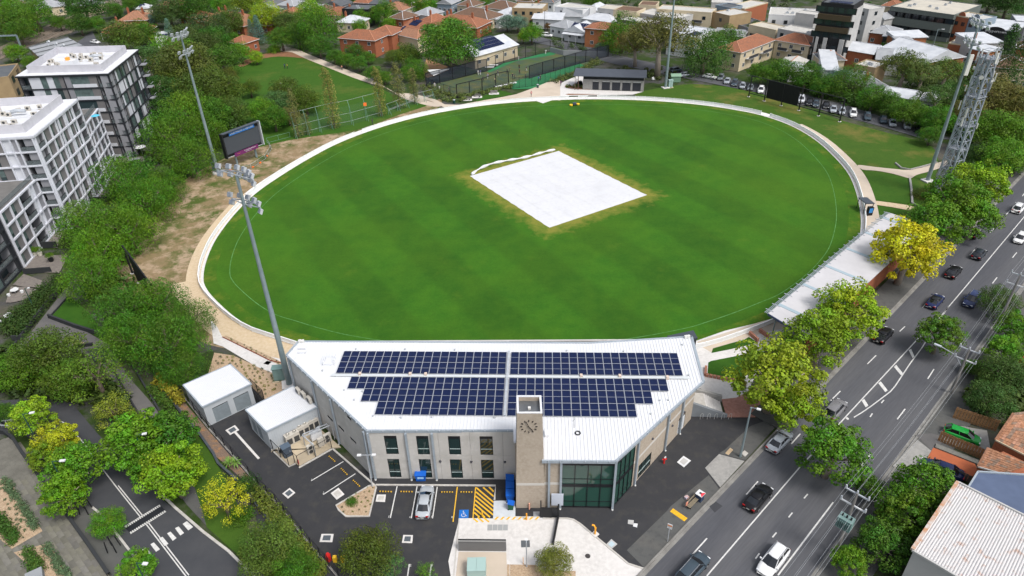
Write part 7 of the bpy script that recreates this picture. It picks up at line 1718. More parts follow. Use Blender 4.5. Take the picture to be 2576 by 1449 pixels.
rr4=[FLm-md*3.0-mn*1.2,FRm+md*.6-mn*1.2,FRm+md*.6+mn*6.6,FLm-md*3.0+mn*6.6];mk('roof',MB().prism([(p.x,p.y) for p in rr4],[4.45,4.45,4.75,4.75],[4.62,4.62,4.92,4.92]),M('charcoal_roof',(.05,.058,.075),.45,(.06,.068,.085),.4),o)
for k in (0,1):q=FLm-md*(1.4+k*1.0)-mn*.8;mk('post',MB().bar((q.x,q.y,0),(q.x,q.y,4.45),.18),M('rust_post',(.12,.07,.06),.6),o)
flat('shed_forecourt',[A1(*p) for p in [(-300,1000),(-600,900),(-260,760),(160,560),(400,455),(470,470),(455,700),(620,745),(1610,780),(1400,835),(600,850),(120,860)]],.03,conc_pale)
flat('red_edging_bed',[A1(*p) for p in [(110,690),(170,715),(380,735),(600,745),(590,700),(130,655)]],.05,mulch_red);flat('red_edging_bed',[A1(*p) for p in [(120,830),(180,818),(500,822),(800,835),(500,838),(200,843)]],.05,mulch_red)
q=A1(380,660);o=root('roller_mower',tuple(q),'dark ride-on grounds machine parked at the left end of the machinery shed','mower',None,.3)
mk('deck',MB().box((0,0,.3),(2.4,1.2,.4)),black,o,local=True);mk('engine',MB().box((.5,0,.7),(1.0,.9,.7)),black,o,local=True);mk('seat',MB().box((-.3,0,.7),(.5,.5,.6)),frame_m,o,local=True);mk('roll_bar',MB().bar((-.6,-.5,.7),(-.6,-.5,2.1),.08).bar((-.6,.5,.7),(-.6,.5,2.1),.08).bar((-.6,-.5,2.1),(-.6,.5,2.1),.08),black,o,local=True)
for x in (-.9,.9):
    for y in (-.6,.6):mk('wheel',MB().tube([(x,y-.12,.35),(x,y+.12,.35)],.35,12),M('tyre',(.015,.015,.016),.9),o,local=True)
q=A1(300,1035);o=root('line_marker',tuple(q),'small machine with two yellow ends on the grass near the top of the oval','cart',None,.15)
mk('body',MB().box((0,0,.2),(1.0,.8,.6)),M('navy_cabinet',(.05,.07,.1),.5),o,local=True)
for s_ in (-1,1):mk('wing',MB().cyl((s_*1.1,s_*.2,.05),.5,.35,10),M('yellow_plastic',(.8,.5,.03),.5),o,local=True);mk('wheel',MB().tube([(s_*.4,-.5,.2),(s_*.4,-.4,.2)],.2,8),black,o,local=True)
q=A1(1800,560);o=root('garden_seat',tuple(q),'white plastic chairs lying on the bank right of the machinery shed','chair',None,.5)
mk('seat',MB().box((0,0,.3),(.9,.6,.08)),WC['white'],o,local=True);mk('backrest',MB().box((0,.3,.38),(.9,.08,.6)),WC['white'],o,local=True)
for x in (-.4,.4):
    for y in (-.25,.25):mk('leg',MB().box((x,y,0),(.05,.05,.3)),WC['white'],o,local=True)
# ---- practice nets
def A4(x,y,z=0):return g((1560+x/4.025)/1.5652,(200+y/4.025)/1.5652,z)
agreen=M('artificial_turf',(.02,.17,.06),.9,(.02,.13,.05),.3,speck=.1)
flat('net_turf',[A4(*p) for p in [(480,560),(1440,325),(1700,190),(2400,20),(2900,-60),(3330,40),(3400,150),(2400,520),(2200,600),(1780,560),(1600,580),(960,745),(660,650)]],.0,M('worn_net_grass',(.045,.085,.02),.9,(.12,.11,.04),.12,c3=(.045,.075,.05),sc3=.3,stretch=(1,1,1)))
flat('artificial_strip',[A4(*p) for p in [(1440,325),(1700,195),(2400,25),(2560,15),(2500,65),(1900,160),(1480,345)]],.02,agreen);flat('artificial_strip',[A4(*p) for p in [(1760,555),(1950,460),(2200,400),(2500,330),(2900,200),(3000,240),(2350,515),(2200,600),(1850,610)]],.02,agreen)
nm=net_mat('practice_net',(.012,.02,.035),.66);nm2=net_mat('practice_net_thin',(.02,.03,.04),.18)
wire_fence([A4(480,560),A4(900,455),A4(1300,350),A4(1440,325)],4.2,'dark screened practice net along the playground side',5,.22,'practice_net',nm,.14,cat='net')
wire_fence([A4(480,560),A4(660,650),A4(965,745)],3.0,'left end fence of the practice nets',3.5,.12,'practice_net',nm2,.08,cat='net')
wire_fence([A4(965,745),A4(1365,650),A4(1580,565),A4(1780,525)],4.2,'heavy black frame of the practice nets beside the park benches',5,.28,'practice_net',nm2,.2,cat='net')
wire_fence([A4(1440,325),A4(1705,195),A4(1880,155),A4(2050,108),A4(2205,68),A4(2440,20)],4.2,'tall black practice fence behind the green run-up, club side',7,.2,'practice_net',nm2,.1,cat='net')
wire_fence([A4(2110,440),A4(2320,375),A4(3000,180),A4(3360,90)],4.2,'dark net wall between the practice pitches and the shed path',6,.25,'practice_net',nm,.14,cat='net')
wire_fence([A4(1850,600),A4(2150,560),A4(2360,505),A4(2900,330)],3.4,'thin post fence along the concrete forecourt by the nets',2.6,.09,'practice_net',nm2,.06,cat='net')
gw=[A4(2440,20),A4(2650,70),A4(3330,95)]
for i in range(2):thing('net_end_wall',MB().bar(gw[i]+Vector((0,0,.9)),gw[i+1]+Vector((0,0,.9)),.25,1.8),WC['grey'],tuple(gw[i]),['grey wall closing the far end of the practice nets','grey wall along the street side of the practice nets'][i],'wall')
for k,((x,y),r_) in enumerate((((1120,780),-.5),((1280,735),-.5),((1550,680),.05))):
    q=A4(x,y);o=root('park_bench',tuple(q),['left timber bench of the pair on the concrete spur','right timber bench of the pair on the concrete spur','timber bench on the small lawn below the net frame'][k],'bench','benches facing the oval',r_)
    tim=M('bench_timber',(.22,.2,.2),.8);
    for i in range(3):mk('seat_slat',MB().box((0,i*.16,.42),(2.3,.12,.05)),tim,o,local=True);mk('back_slat',MB().box((0,.55,.5+i*.16),(2.3,.05,.12)),tim,o,local=True)
    for s_ in (-.9,.9):mk('leg',MB().box((s_,.15,0),(.08,.5,.42)),black,o,local=True)
    flat('bench_pad',[q+Vector((a,b,0)) for a,b in ((-1.6,-1),(1.6,-1),(1.6,1),(-1.6,1))],.05,conc_pale)
flat('concourse',[A4(*p) for p in [(340,700),(620,770),(770,850),(1000,858),(1300,800),(1650,740),(1900,690),(2150,600),(2380,505),(2600,470),(2600,790),(2460,770),(1200,845),(760,900),(560,800),(340,750)]],.035,tan_conc)
flat('lawn_patch',[A4(*p) for p in [(1255,790),(1340,740),(1420,700),(1640,625),(1870,690),(1640,735),(1290,805)]],.04,lawn)
def bin_(q,label,mat=None,name='litter_bin',cat='bin',group=None):
    o=root(name,tuple(q),label,cat,group);mk('body',MB().tube([(0,0,0),(0,0,1.0)],.35,10),mat or M('dark_green_bin',(.01,.05,.04),.6),o,local=True);mk('lid',MB().tube([(0,0,1.01),(0,0,1.12)],[.4,.3],10),galv_l,o,local=True)
bin_(A4(920,830),'dark green litter bin at the path fork below the nets');bin_(A4(2243,585),'dark green litter bin by the entrance of the practice nets')
for k,(x,y) in enumerate(((1480,262),(1545,228),(1640,560),(1740,540),(1835,515))):
    q=A4(x,y);thing('ground_mat',MB().box((q.x,q.y,.04),(3.2,1.1,.12),-.1 if k < 2 else .35),WC['white'],tuple(q),['large white mat by the left end of the green run-up','smaller white mat on the green run-up','white roll by the bench lawn gate','middle white roll before the black frame','right white roll under the black frame'][k],'mat','white mats at the practice nets')
shd=[A4(490,300,3.5),A4(850,285,3.5),A4(590,395,3)];thing('shade_sail',MB().face(shd).face([p-Vector((0,0,.05)) for p in shd][::-1]),WC['white'],tuple(shd[0]),'white triangular shade sail over the playground behind the nets','shade sail')
flat('playground',[A4(*p) for p in [(420,330),(480,120),(760,230),(900,280),(600,400),(470,430)]],.01,M('bark_chips',(.38,.22,.11),.95,(.3,.17,.09),.5))
# -------------------------- people
def person_mesh(pose):
    me=bpy.data.meshes.new('skin');J={'pel':(0,0,.95),'sp':(0,0,1.2),'ch':(0,0,1.42),'nk':(0,0,1.52),'hd':(0,.02,1.68),'ht':(0,.02,1.78)}
    s=.18 if pose else .02
    for k,x in (('l',.1),('r',-.1)):
        f=s if k=='l' else -s
        J['hip'+k]=(x,0,.9);J['kn'+k]=(x*1.1,f*.8,.5);J['an'+k]=(x*1.1,f*1.3-.03,.09);J['to'+k]=(x*1.2,f*1.3+.14,.04)
        J['sh'+k]=(x*1.85,0,1.42);J['el'+k]=(x*2.5,-f*.7-.02,1.14);J['wr'+k]=(x*2.4,-f*.9+.12,.92);J['ha'+k]=(x*2.35,-f*.9+.18,.83)
    names=list(J);E_=[('pel','sp'),('sp','ch'),('ch','nk'),('nk','hd'),('hd','ht')]+[(a+k,b+k) for k in 'lr' for a,b in (('hip','kn'),('kn','an'),('an','to'),('sh','el'),('el','wr'),('wr','ha'))]+[('pel','hip'+k) for k in 'lr']+[('ch','sh'+k) for k in 'lr']
    me.from_pydata([J[n] for n in names],[(names.index(a),names.index(b)) for a,b in E_],[])
    o=bpy.data.objects.new('skin',me);COL.objects.link(o);md_=o.modifiers.new('s','SKIN');o.modifiers.new('b','SUBSURF').levels=1
    R_={'pel':.16,'sp':.14,'ch':.17,'nk':.06,'hd':.105,'ht':.07,'hip':.1,'kn':.065,'an':.045,'to':.04,'sh':.07,'el':.048,'wr':.035,'ha':.04}
    for i,n in enumerate(names):r=R_.get(n,R_.get(n[:-1]));me.skin_vertices[0].data[i].radius=(r,r*(.75 if n in ('ch','sp','pel') else 1))
    me.skin_vertices[0].data[0].use_root=True
    ev=o.evaluated_get(bpy.context.evaluated_depsgraph_get());out=bpy.data.meshes.new_from_object(ev);bpy.data.objects.remove(o)
    for m in (M('person_skin',(.38,.22,.15),.6),M('shirt',(1,1,1),.8,(.9,.9,.9),3,objcol=True),M('dark_trousers',(.03,.035,.05),.8),M('white_trousers',(.6,.6,.58),.8),M('hair',(.03,.02,.015),.8)):out.materials.append(m)
    for p in out.polygons:
        c=p.center;i=1
        if c.z < .92:i=2
        if c.z < .1:i=4
        if c.z > 1.5:i=0 if c.y > .02 and c.z < 1.76 else 4
        if abs(c.x) > .2 and c.z < 1.12:i=0
        p.material_index=i;p.use_smooth=True
    return out
pmesh=[person_mesh(0),person_mesh(1)]
pw=[m.copy() for m in pmesh]
for m in pw:
    for p in m.polygons:
        if p.material_index==2:p.material_index=3
def person(q,col,label,rz=0,walk=1,white=False,group=None):
    o=bpy.data.objects.new('person',(pw if white else pmesh)[walk]);COL.objects.link(o);o.location=q;o.rotation_euler[2]=rz;o.color=tuple(col)+(1,);o['label']=label;o['category']='person'
    o.scale=(1.05,)*3
    if group:o['group']=group
def C1(x,y):return Z(1,0,x,y)
def C2(x,y):return Z(2,0,x,y)
GP='cricketers in the practice nets'
person(C1(293,690),(.04,.06,.12),'person in dark clothes standing in the park, left of a pair',1,0);person(C1(320,690),(.6,.4,.08),'person in a yellow top standing beside a dark figure in the park',2,0)
person(C1(252,875),(.7,.7,.7),'person in a white shirt and red shorts in the grassed park',0,0);person(C1(1175,1255),(.05,.05,.05),'person walking beside the top left of the white fence',1,1)
person(C1(867,705),(.6,.3,.2),'person walking below the park avenue trees',1,1)
for i,(q,c,w) in enumerate([(A4(1335,385),(.1,.1,.2),1),(A4(1300,385),(.5,.5,.5),1),(A4(1612,395),(.08,.08,.15),1),(A4(1452,445),(.2,.2,.3),1),(A4(1800,350),(.05,.05,.06),0),(A4(1760,370),(.05,.05,.06),0),(A4(1950,300),(.05,.03,.03),0),(A4(2065,325),(.05,.05,.05),1),(A4(1955,370),(.1,.05,.05),0),(A4(1845,440),(.04,.04,.05),0),(A4(1880,445),(.08,.05,.08),0),(A4(1380,490),(.06,.06,.08),0),(A4(1568,505),(.6,.5,.3),0),(A4(2052,440),(.04,.04,.05),0),(A4(2285,470),(.03,.03,.05),0),(A4(2255,485),(.05,.2,.5),0),(A4(1940,150),(.6,.6,.55),1),(A4(2370,55),(.6,.6,.55),1),(A4(690,635),(.5,.5,.5),1),(A4(840,660),(.05,.06,.12),0),(A4(612,590),(.6,.6,.6),1)]):
    person(q,c,['player in navy behind the dark net, right of a pair','player in pale shirt behind the dark net, left of a pair','player in white trousers bowling on the worn grass','player with blue top by the net frame','dark-clad player standing mid practice pitch','dark-clad player just above the black frame end','player farthest along the net grass by the thin posts','player in black bending at the right practice pitch','player in maroon beside the green strip','dark-clad player at the edge of the green strip','player in plum top beside another at the green strip','player behind the middle of the black net frame','player in tan shirt under the black frame','player in black on the near green strip','player in black at the gate of the nets','player in a blue shirt at the gate of the nets','batter in whites on the far green run-up','batter in whites at the far wall of the nets','batter in pale clothes at the left end of the nets','player in navy at the left end of the nets','player in white behind the shrubs at the left net end'][i],i*1.1,i % 2,bool(w),GP)
person(A4(2140,725),(.5,.2,.2),'person in red top walking on the concrete by the fence gap',.5,1);person(A1(38,672),(.12,.05,.12),'person in purple walking in front of the machinery shed bed',0,1)
# -------------------------- vehicles
paint=M('car_paint',(1,1,1),.3,None,objcol=True,spec=.35);cglass=glass_mat('car_glass',(.008,.01,.013),.05);tyre_m=M('tyre',(.015,.015,.016),.9);rim_m=M('rim',(.35,.36,.38),.35,metal=.6)
tail_m=M('tail_lamp',(.35,.01,.01),.3);head_m=M('head_lamp',(.7,.72,.75),.2);plate_m=M('number_plate',(.55,.55,.52),.6);trim_b=M('black_trim',(.012,.012,.013),.6)
def car_meshes(kind):
    P={'sedan':(4.8,.91,1.42,.98,(-1.75,-1.1,.35,1.15)),'hatch':(4.25,.89,1.46,.98,(-2.0,-1.45,.45,1.2)),'suv':(4.7,.94,1.68,1.1,(-2.22,-1.75,.4,1.2)),'wagon':(4.85,.92,1.5,1.0,(-2.3,-1.85,.35,1.15))}[kind]
    L_,W_,Ht,belt,(xr0,xr1,xf1,xf0)=P;h=L_/2
    back=xr0 < -1.9
    S_=[(-h,.78,belt*.72,.34),(-h+.1,.9,belt*(.97 if back else .9),.26),(-h+.5,.97,belt*(1.0 if back else .97),.22),(-h+1.3,1,belt,.22),(0,1,belt*.98,.22),(h-1.35,.99,belt*.93,.22),(h-.6,.95,belt*.84,.22),(h-.15,.86,belt*.72,.25),(h,.68,belt*.6,.32)]
    mb=MB();n=10
    for x,wf,dz,bz in S_:
        w=W_*wf;mb.v+=[(x,-w*.9,bz),(x,-w,bz+.16),(x,-w*.985,dz-.16),(x,-w*.9,dz-.03),(x,-w*.5,dz+.015),(x,w*.5,dz+.015),(x,w*.9,dz-.03),(x,w*.985,dz-.16),(x,w,bz+.16),(x,w*.9,bz)]
    for i in range(len(S_)-1):
        for j in range(n):k=(j+1) % n;mb.f.append((i*n+j,i*n+k,(i+1)*n+k,(i+1)*n+j));mb.m.append(0)
    mb.f.append(tuple(range(n)));mb.f.append(tuple((len(S_)-1)*n+n-1-j for j in range(n)));mb.m+=[0,0]
    cab=MB();wb,wt=W_*.88,W_*.66;zt=Ht-.06
    b=[(xr0,-wb*.9,belt-.03),(xf0,-wb*.93,belt-.06),(xf0+.12,0,belt-.06),(xf0,wb*.93,belt-.06),(xr0,wb*.9,belt-.03),(xr0-.08,0,belt-.03)]
    t=[(xr1,-wt,zt),(xf1,-wt,zt),(xf1+.08,0,zt),(xf1,wt,zt),(xr1,wt,zt),(xr1-.05,0,zt)]
    o=0;cab.v+=b+t
    for i in range(6):j=(i+1) % 6;cab.f.append((i,j,6+j,6+i));cab.m.append(0)
    cab.f.append(tuple(range(6,12)));cab.m.append(0)
    rf=MB();R1=[(x,y*1.03,z+.005) for x,y,z in t];R2=[(x*.93,y*.8,z+.065) for x,y,z in t];rf.v+=R1+R2
    for i in range(6):j=(i+1) % 6;rf.f.append((i,j,6+j,6+i));rf.m.append(0)
    rf.f.append(tuple(range(6,12)));rf.f.append(tuple(range(5,-1,-1)));rf.m+=[0,0]
    pl=MB()
    for s_ in (-1,1):
        for a,c,w_ in (((xf0-.02,s_*wb*.93,belt-.05),(xf1,s_*wt*1.02,zt+.02),.07),((xr0+.02,s_*wb*.9,belt-.03),(xr1,s_*wt*1.02,zt+.02),.12),(((xr0+xf0)/2,s_*wb*.95,belt-.03),((xr1+xf1)/2,s_*wt*1.03,zt+.02),.06)):pl.bar(a,c,w_,.05)
    M_={'body':mesh_of('body',mb,paint,True),'window_glass':mesh_of('window_glass',cab,cglass),'roof':mesh_of('roof',rf,paint,True),'pillar':mesh_of('pillar',pl,paint)}
    M_['tyre']=mesh_of('tyre',MB().tube([(0,-.11,0),(0,.11,0)],.33,16),tyre_m);M_['rim']=mesh_of('rim',MB().tube([(0,-.118,0),(0,.118,0)],.21,10),rim_m)
    M_['tail']=mesh_of('tail_light',MB().box((0,0,0),(.14,.34,.16)),tail_m);M_['head']=mesh_of('headlight',MB().box((0,0,0),(.22,.36,.13)),head_m)
    M_['plate']=mesh_of('number_plate',MB().box((0,0,0),(.04,.4,.12)),plate_m);M_['mirror']=mesh_of('mirror',MB().box((0,0,0),(.14,.2,.14)),paint)
    M_['sill']=mesh_of('underbody',MB().prism([(-h+.25,-W_*.9),(h-.25,-W_*.88),(h-.25,W_*.88),(-h+.25,W_*.9)],.17,.27),trim_b)
    M_['rail']=mesh_of('roof_rail',MB().bar((xr1,0,0),(xf1,0,0),.05),rim_m)
    M_['dims']=(h,W_,belt,xf0,wt,zt);return M_
CM={k:car_meshes(k) for k in ('sedan','hatch','suv','wagon')}
def car(p,rz,kind,col,label,group=None,roofcol=None,detail=True,s=1.0,name='car'):
    m=CM[kind];h,W_,belt,xf0,wt,zt=m['dims'];o=root(name,(p.x,p.y,p.z),label,'car',group,rz);o.scale=(s,s,s)
    def part(n,me,loc=(0,0,0),par=None,c=col,sc_=None,r=0):
        q=mk(n,None,None,par or o,me=me,local=True);q.location=loc;q.color=tuple(c)+(1,)
        if r:q.rotation_euler[2]=r
        return q
    b=part('body',m['body']);part('window_glass',m['window_glass']);part('roof',m['roof'],c=roofcol or col);part('pillar',m['pillar'])
    for x in (-h*.6,h*.61):
        for s_ in (-1,1):t=part('wheel',m['tyre'],(x,s_*(W_-.1),.33));part('rim',m['rim'],(0,0,0),t)
    if detail:
        part('underbody',m['sill'])
        for s_ in (-1,1):
            part('tail_light',m['tail'],(-h+.06,s_*W_*.66,belt*.7));part('headlight',m['head'],(h-.16,s_*W_*.58,belt*.58));part('mirror',m['mirror'],(xf0-.15,s_*(W_+.04),belt-.02))
            if kind in ('suv','wagon'):part('roof_rail',m['rail'],(0,s_*wt*.92,zt+.08))
        part('number_plate',m['plate'],(-h-.0,0,belt*.52));part('number_plate',m['plate'],(h-.0,0,.42))
    return o
ra_=math.atan2(kd.y,kd.x)
WHT,BLK,SIL,GRY,NVY,DGR=(.65,.66,.67),(.008,.008,.01),(.30,.33,.37),(.13,.15,.17),(.012,.02,.075),(.045,.065,.085)
Gc='cars driving on the road'
def rc(x,y):return g(x,y,.45)
def rcar(x,y,away,kind,col,label,**k):p=rc(x,y);p.z=.014;return car(p,ra_ if away else ra_+math.pi,kind,col,label,Gc,**k)
rcar(1944,1412,False,'suv',WHT,'white wagon coming towards the camera at the bottom of the right lanes')
rcar(1742,1432,True,'wagon',DGR,'dark blue-grey wagon at the bottom edge heading up the road')
rcar(1907,1253,True,'sedan',BLK,'black sedan in the left lanes beside the bus stop forecourt')
rcar(1961,1111,True,'sedan',SIL,'silver sedan in the kerb lane between two plane trees')
rcar(2100,1032,True,'suv',(.17,.17,.18),'grey wagon with a dark sunroof beside the start of the painted median')
rcar(2222,844,True,'sedan',BLK,'black car half hidden by plane leaves at the left kerb')
rcar(2352,759,True,'sedan',NVY,'navy convertible with a dark roof in the second lane',roofcol=(.015,.016,.018))
rcar(2444,756,False,'suv',(.03,.045,.12),'dark blue wagon with lit headlights and silver roof rails coming down')
rcar(2398,685,True,'sedan',BLK,'black hatchback farther up the kerb-side lane')
rcar(2462,640,True,'hatch',(.02,.025,.035),'dark hatchback with red tail lights near the centre line')
rcar(2562,525,True,'suv',WHT,'white four-wheel drive driving away at the right edge')
rcar(2566,600,False,'hatch',WHT,'white hatchback coming down at the right edge')
rcar(2449,588,True,'hatch',BLK,'black car in the shade under the farthest plane trees')
p=Z(1,3,1700,705,.5);p.z=.01;car(p,math.pi/2-.05,'sedan',(.36,.39,.42),'silver sedan parked nose-in at the pavilion car park',s=1.0)
p=Z(3,2,1955,1480,.6);p.z=.02;car(p,-.62,'hatch',(.01,.28,.04),'bright green hatchback parked behind the timber fence')
p=Z(3,3,1750,370,.6);p.z=.02;car(p,math.pi-.6,'sedan',NVY,'navy sedan parked on the terracotta driveway')
p=Z(3,2,2540,765,.5);p.z=.02;car(p,.9,'hatch',(.25,.01,.02),'small dark red car at the right edge between the trees')
Gp='cars parked along the street behind the bank'
for i,(x,y,k,c,n_) in enumerate([(1785,194,'sedan',WHT,'white sedan'),(1813,196,'wagon',GRY,'grey wagon'),(1829,205,'sedan',SIL,'silver sedan'),(1848,211,'suv',DGR,'dark blue-grey four-wheel drive'),(1868,217,'hatch',SIL,'silver-blue hatch'),(1888,221,'sedan',GRY,'grey sedan'),(1914,228,'suv',WHT,'white four-wheel drive'),(2016,252,'suv',(.5,.52,.56),'pale silver four-wheel drive'),(2036,258,'sedan',BLK,'black sedan'),(2052,262,'sedan',DGR,'dark blue-grey sedan'),(2078,266,'sedan',BLK,'black wagon-backed sedan'),(2096,276,'sedan',SIL,'silver sedan with dark glass'),(2118,281,'hatch',SIL,'silver-blue hatch'),(2146,287,'suv',WHT,'white four-wheel drive with roof rails'),(2182,295,'wagon',DGR,'dark blue-grey wagon'),(2222,303,'sedan',DGR,'dark blue-grey sedan'),(2245,311,'sedan',SIL,'silver sedan'),(2282,318,'hatch',SIL,'silver hatch'),(2308,324,'sedan',BLK,'black sedan')]):
    p=g(x,y,.4);p.z=.03;a_d=(g(x+10,y+3)-g(x-10,y-3));a_=math.atan2(a_d.y,a_d.x)
    car(p,a_-.95 if i > 0 else a_+.3,k,c,n_+' parked '+['at the left end of the angled row','second in the angled row by the bank','behind the small open end of the bank','fourth in the angled row on the left','just left of the black frame','beside the first frame post','seen through the left bay of the black frame','just right of the black screen panel','right of the pale one behind the frame','in the third open bay of the frame','before the fourth frame post','left of the last frame bay','behind the last frame post','right of the frame under a thin tree','under the hedge trees past the frame','half hidden by the hedge','deep under the hedge trees','near the end of the hedge','last in the row under the hedge'][i],Gp,detail=i < 14)
Gb='cars in the suburb'
for i,(x,y,k,c,r_) in enumerate([(1376,90,'suv',WHT,-.3),(240,107,'sedan',WHT,-.5),(56,148,'hatch',WHT,.1),(492,135,'suv',WHT,.2),(531,128,'sedan',SIL,-.1),(604,110,'sedan',WHT,.15),(595,22,'suv',WHT,-.4),(570,8,'sedan',BLK,-.5),(1700,178,'suv',DGR,.5),(1725,189,'sedan',SIL,.4),(616,32,'sedan',GRY,-.4)]):
    p=g(x,y,.4);p.z=.04;car(p,r_,k,c,['white four-wheel drive on the street before the verandah house','white sedan on the dark road beside the station building','white hatch at the left behind the flats','white car under the trees below the left pole lamps','silver car under the trees right of the left pole','white car by the red garden bed of the park','white four-wheel drive at the top left street','black sedan at the top left street edge','dark four-wheel drive beneath the spreading gum','silver sedan right of the spreading gum','grey sedan in the top left street'][i],Gb,detail=False)
# -------------------------- power poles and wires
pole_m=M('weathered_pole',(.24,.23,.22),.9,(.17,.16,.155),2,stretch=(4,4,.4))
def power_pole(bx,by,tx,ty,label,transformer=False,lamp=False):
    b=g(bx,by);lo,hi=2.,18.
    for _ in range(30):
        m_=(lo+hi)/2;v=b+Vector((0,0,m_-CH));y=724.5-CF*v.dot(_V)/v.dot(_F)
        if y > ty:lo=m_
        else:hi=m_
    h=lo;o=root('power_pole',tuple(b),label,'power pole','power poles along the right pavement');c=-kn
    mk('pole',MB().tube([b,b+Vector((0,0,h))],[.22,.14],10),pole_m,o)
    for z,w,m_ in ((h-.15,1.25,galv_l),(h-1.9,1.35,WC['white'])):
        mk('crossarm',MB().bar(b+kn*w+Vector((0,0,z)),b-kn*w+Vector((0,0,z)),.14),m_,o)
        for s_ in (-1,0,1):q=b+kn*s_*(w-.1)+Vector((0,0,z+.07));mk('insulator',MB().tube([q,q+Vector((0,0,.38))],[.13,.09],8),galv_l,o)
    if transformer:
        q=b+Vector((0,0,h-4.6));x=-kd;tr_=mk('transformer',MB().box((q.x+kd.x*-.75,q.y+kd.y*-.75,q.z),(1.0,1.5,1.4),math.atan2(kn.y,kn.x)+1.57),teal,o)
        for s_ in (-1,0,1):e=q-kd*.75+kn*s_*.45+Vector((0,0,1.4));mk('bushing',MB().tube([e,e+Vector((0,0,.35))],.09,8),black,tr_)
        rb=MB()
        for k in range(7):e=q-kd*1.32+kn*(k-3)*.18;rb.box((e.x,e.y,q.z+.15),(.25,.05,1.0),math.atan2(kd.y,kd.x))
        mk('cooling_fin',rb,teal,tr_,kind='stuff')
    if lamp:
        a=b+Vector((0,0,h-3.2));e=a-kn*3.2+Vector((0,0,1.9));mk('lamp_arm',MB().tube([a,a-kn*1.2+Vector((0,0,1.5)),e],.05,6),galv_l,o);mk('lamp',MB().bar(e,e-kn*.9,.35,.16),galv_l,o)
    return b,h
P1_=power_pole(2100,1395,2158,1240,'leaning-looking power pole with a grey transformer by the near pavement',True)
P2_=power_pole(2392,989,2436,878,'power pole with a street light arm reaching over the right lanes',False,True)
P3_=power_pole(2504,833,2566,690,'farther power pole beside the dark olive roadside tree')
P0_=(P1_[0]-(P2_[0]-P1_[0]),P1_[1]);P4_=(P3_[0]+(P3_[0]-P2_[0])*1.5,P3_[1])
wire_m=M('wire',(.3,.32,.34),.4)
seq=[P0_,P1_,P2_,P3_,P4_]
for z_off,offs,nm_ in ((.25,(-1.15,0,1.15),'upper'),(-1.5,(-1.2,-.45,.45,1.2),'lower')):
    for of in offs:
        for i in range(4):
            (a,ha),(b,hb)=seq[i],seq[i+1];A0=a+kn*of+Vector((0,0,ha+z_off));B0=b+kn*of+Vector((0,0,hb+z_off))
            pts=[A0.lerp(B0,t/8)-Vector((0,0,1.0*4*(t/8)*(1-t/8)*.7)) for t in range(9)]
            thing('power_line',MB().tube(pts,.010,4),wire_m,tuple(A0),nm_+' wire '+('over the road side' if of < -.2 else 'over the pavement side' if of > .2 else 'in the middle')+[' running off the bottom of the picture',' between the transformer pole and the lamp pole',' between the lamp pole and the far pole',' running off past the far pole'][i]+(', inner one' if abs(of)==.45 else ''),'power line','power lines along the road')
# lamp poles elsewhere
def street_lamp(bx,by,h,arm,label,mat=galv,heads=1,group='street lamps',r=.09):
    b=g(bx,by);o=root('street_lamp',tuple(b),label,'street lamp',group);mk('post',MB().tube([b,b+Vector((0,0,h))],[r,r*.6],8),mat,o)
    for s_ in ((1,-1) if heads==2 else (1,)):
        e=b+Vector((0,0,h))+arm*s_;mk('arm',MB().bar(b+Vector((0,0,h-.02)),e,.07),mat,o);mk('lamp',MB().bar(e-arm*s_*.15,e+arm*s_*.5,.32,.12),WC['white'],o)
    return o
dg=M('dark_green_steel',(.02,.06,.05),.5)
street_lamp(185,1262,7,Vector((1.0,.1,0)),'green-posted street lamp rising through the large kerbside plane tree',dg)
street_lamp(110,1140,7,Vector((.9,.2,0)),'green-posted street lamp by the golden-topped tree',dg);street_lamp(395,1520,7,Vector((.8,-.1,0)),'green-posted street lamp at the bottom edge by the crossing',dg)
street_lamp(385,1195,7,Vector((.8,.2,0)),'green-posted street lamp under the wide plane tree',dg);street_lamp(88,780,4.5,Vector((.5,.1,0)),'low lamp beside the dark clipped hedge',dg)
street_lamp(937,1225,5.6,Vector((.75,0,0)),'twin-headed white lamp on the gravel island of the car park',galv_l,2)
street_lamp(1862,1149,8.5,Vector((.7,-.3,0)),'tall grey pole with lamp at the kerb by the driveway apron',galv,1,'street lamps',.17)
street_lamp(1325,1426,4.2,Vector((0,.3,0)),'slim grey post light on the pale concrete apron',galv_l)
street_lamp(1818,172,9,Vector((-1.5,0,0)),'concrete street pole beside the cream flats',galv_l,1,'street lamps',.2);street_lamp(1370,84,9,Vector((.8,0,0)),'dark street pole by the verandah house',black,1,'street lamps',.12);street_lamp(1040,60,9,Vector((1,0,0)),'wooden power pole behind the dark green trees at the top',pole_m,1,'street lamps',.15)
street_lamp(2340,140,9,Vector((1.5,0,0)),'street pole among the shops by the red shopfront',galv,1,'street lamps',.15)
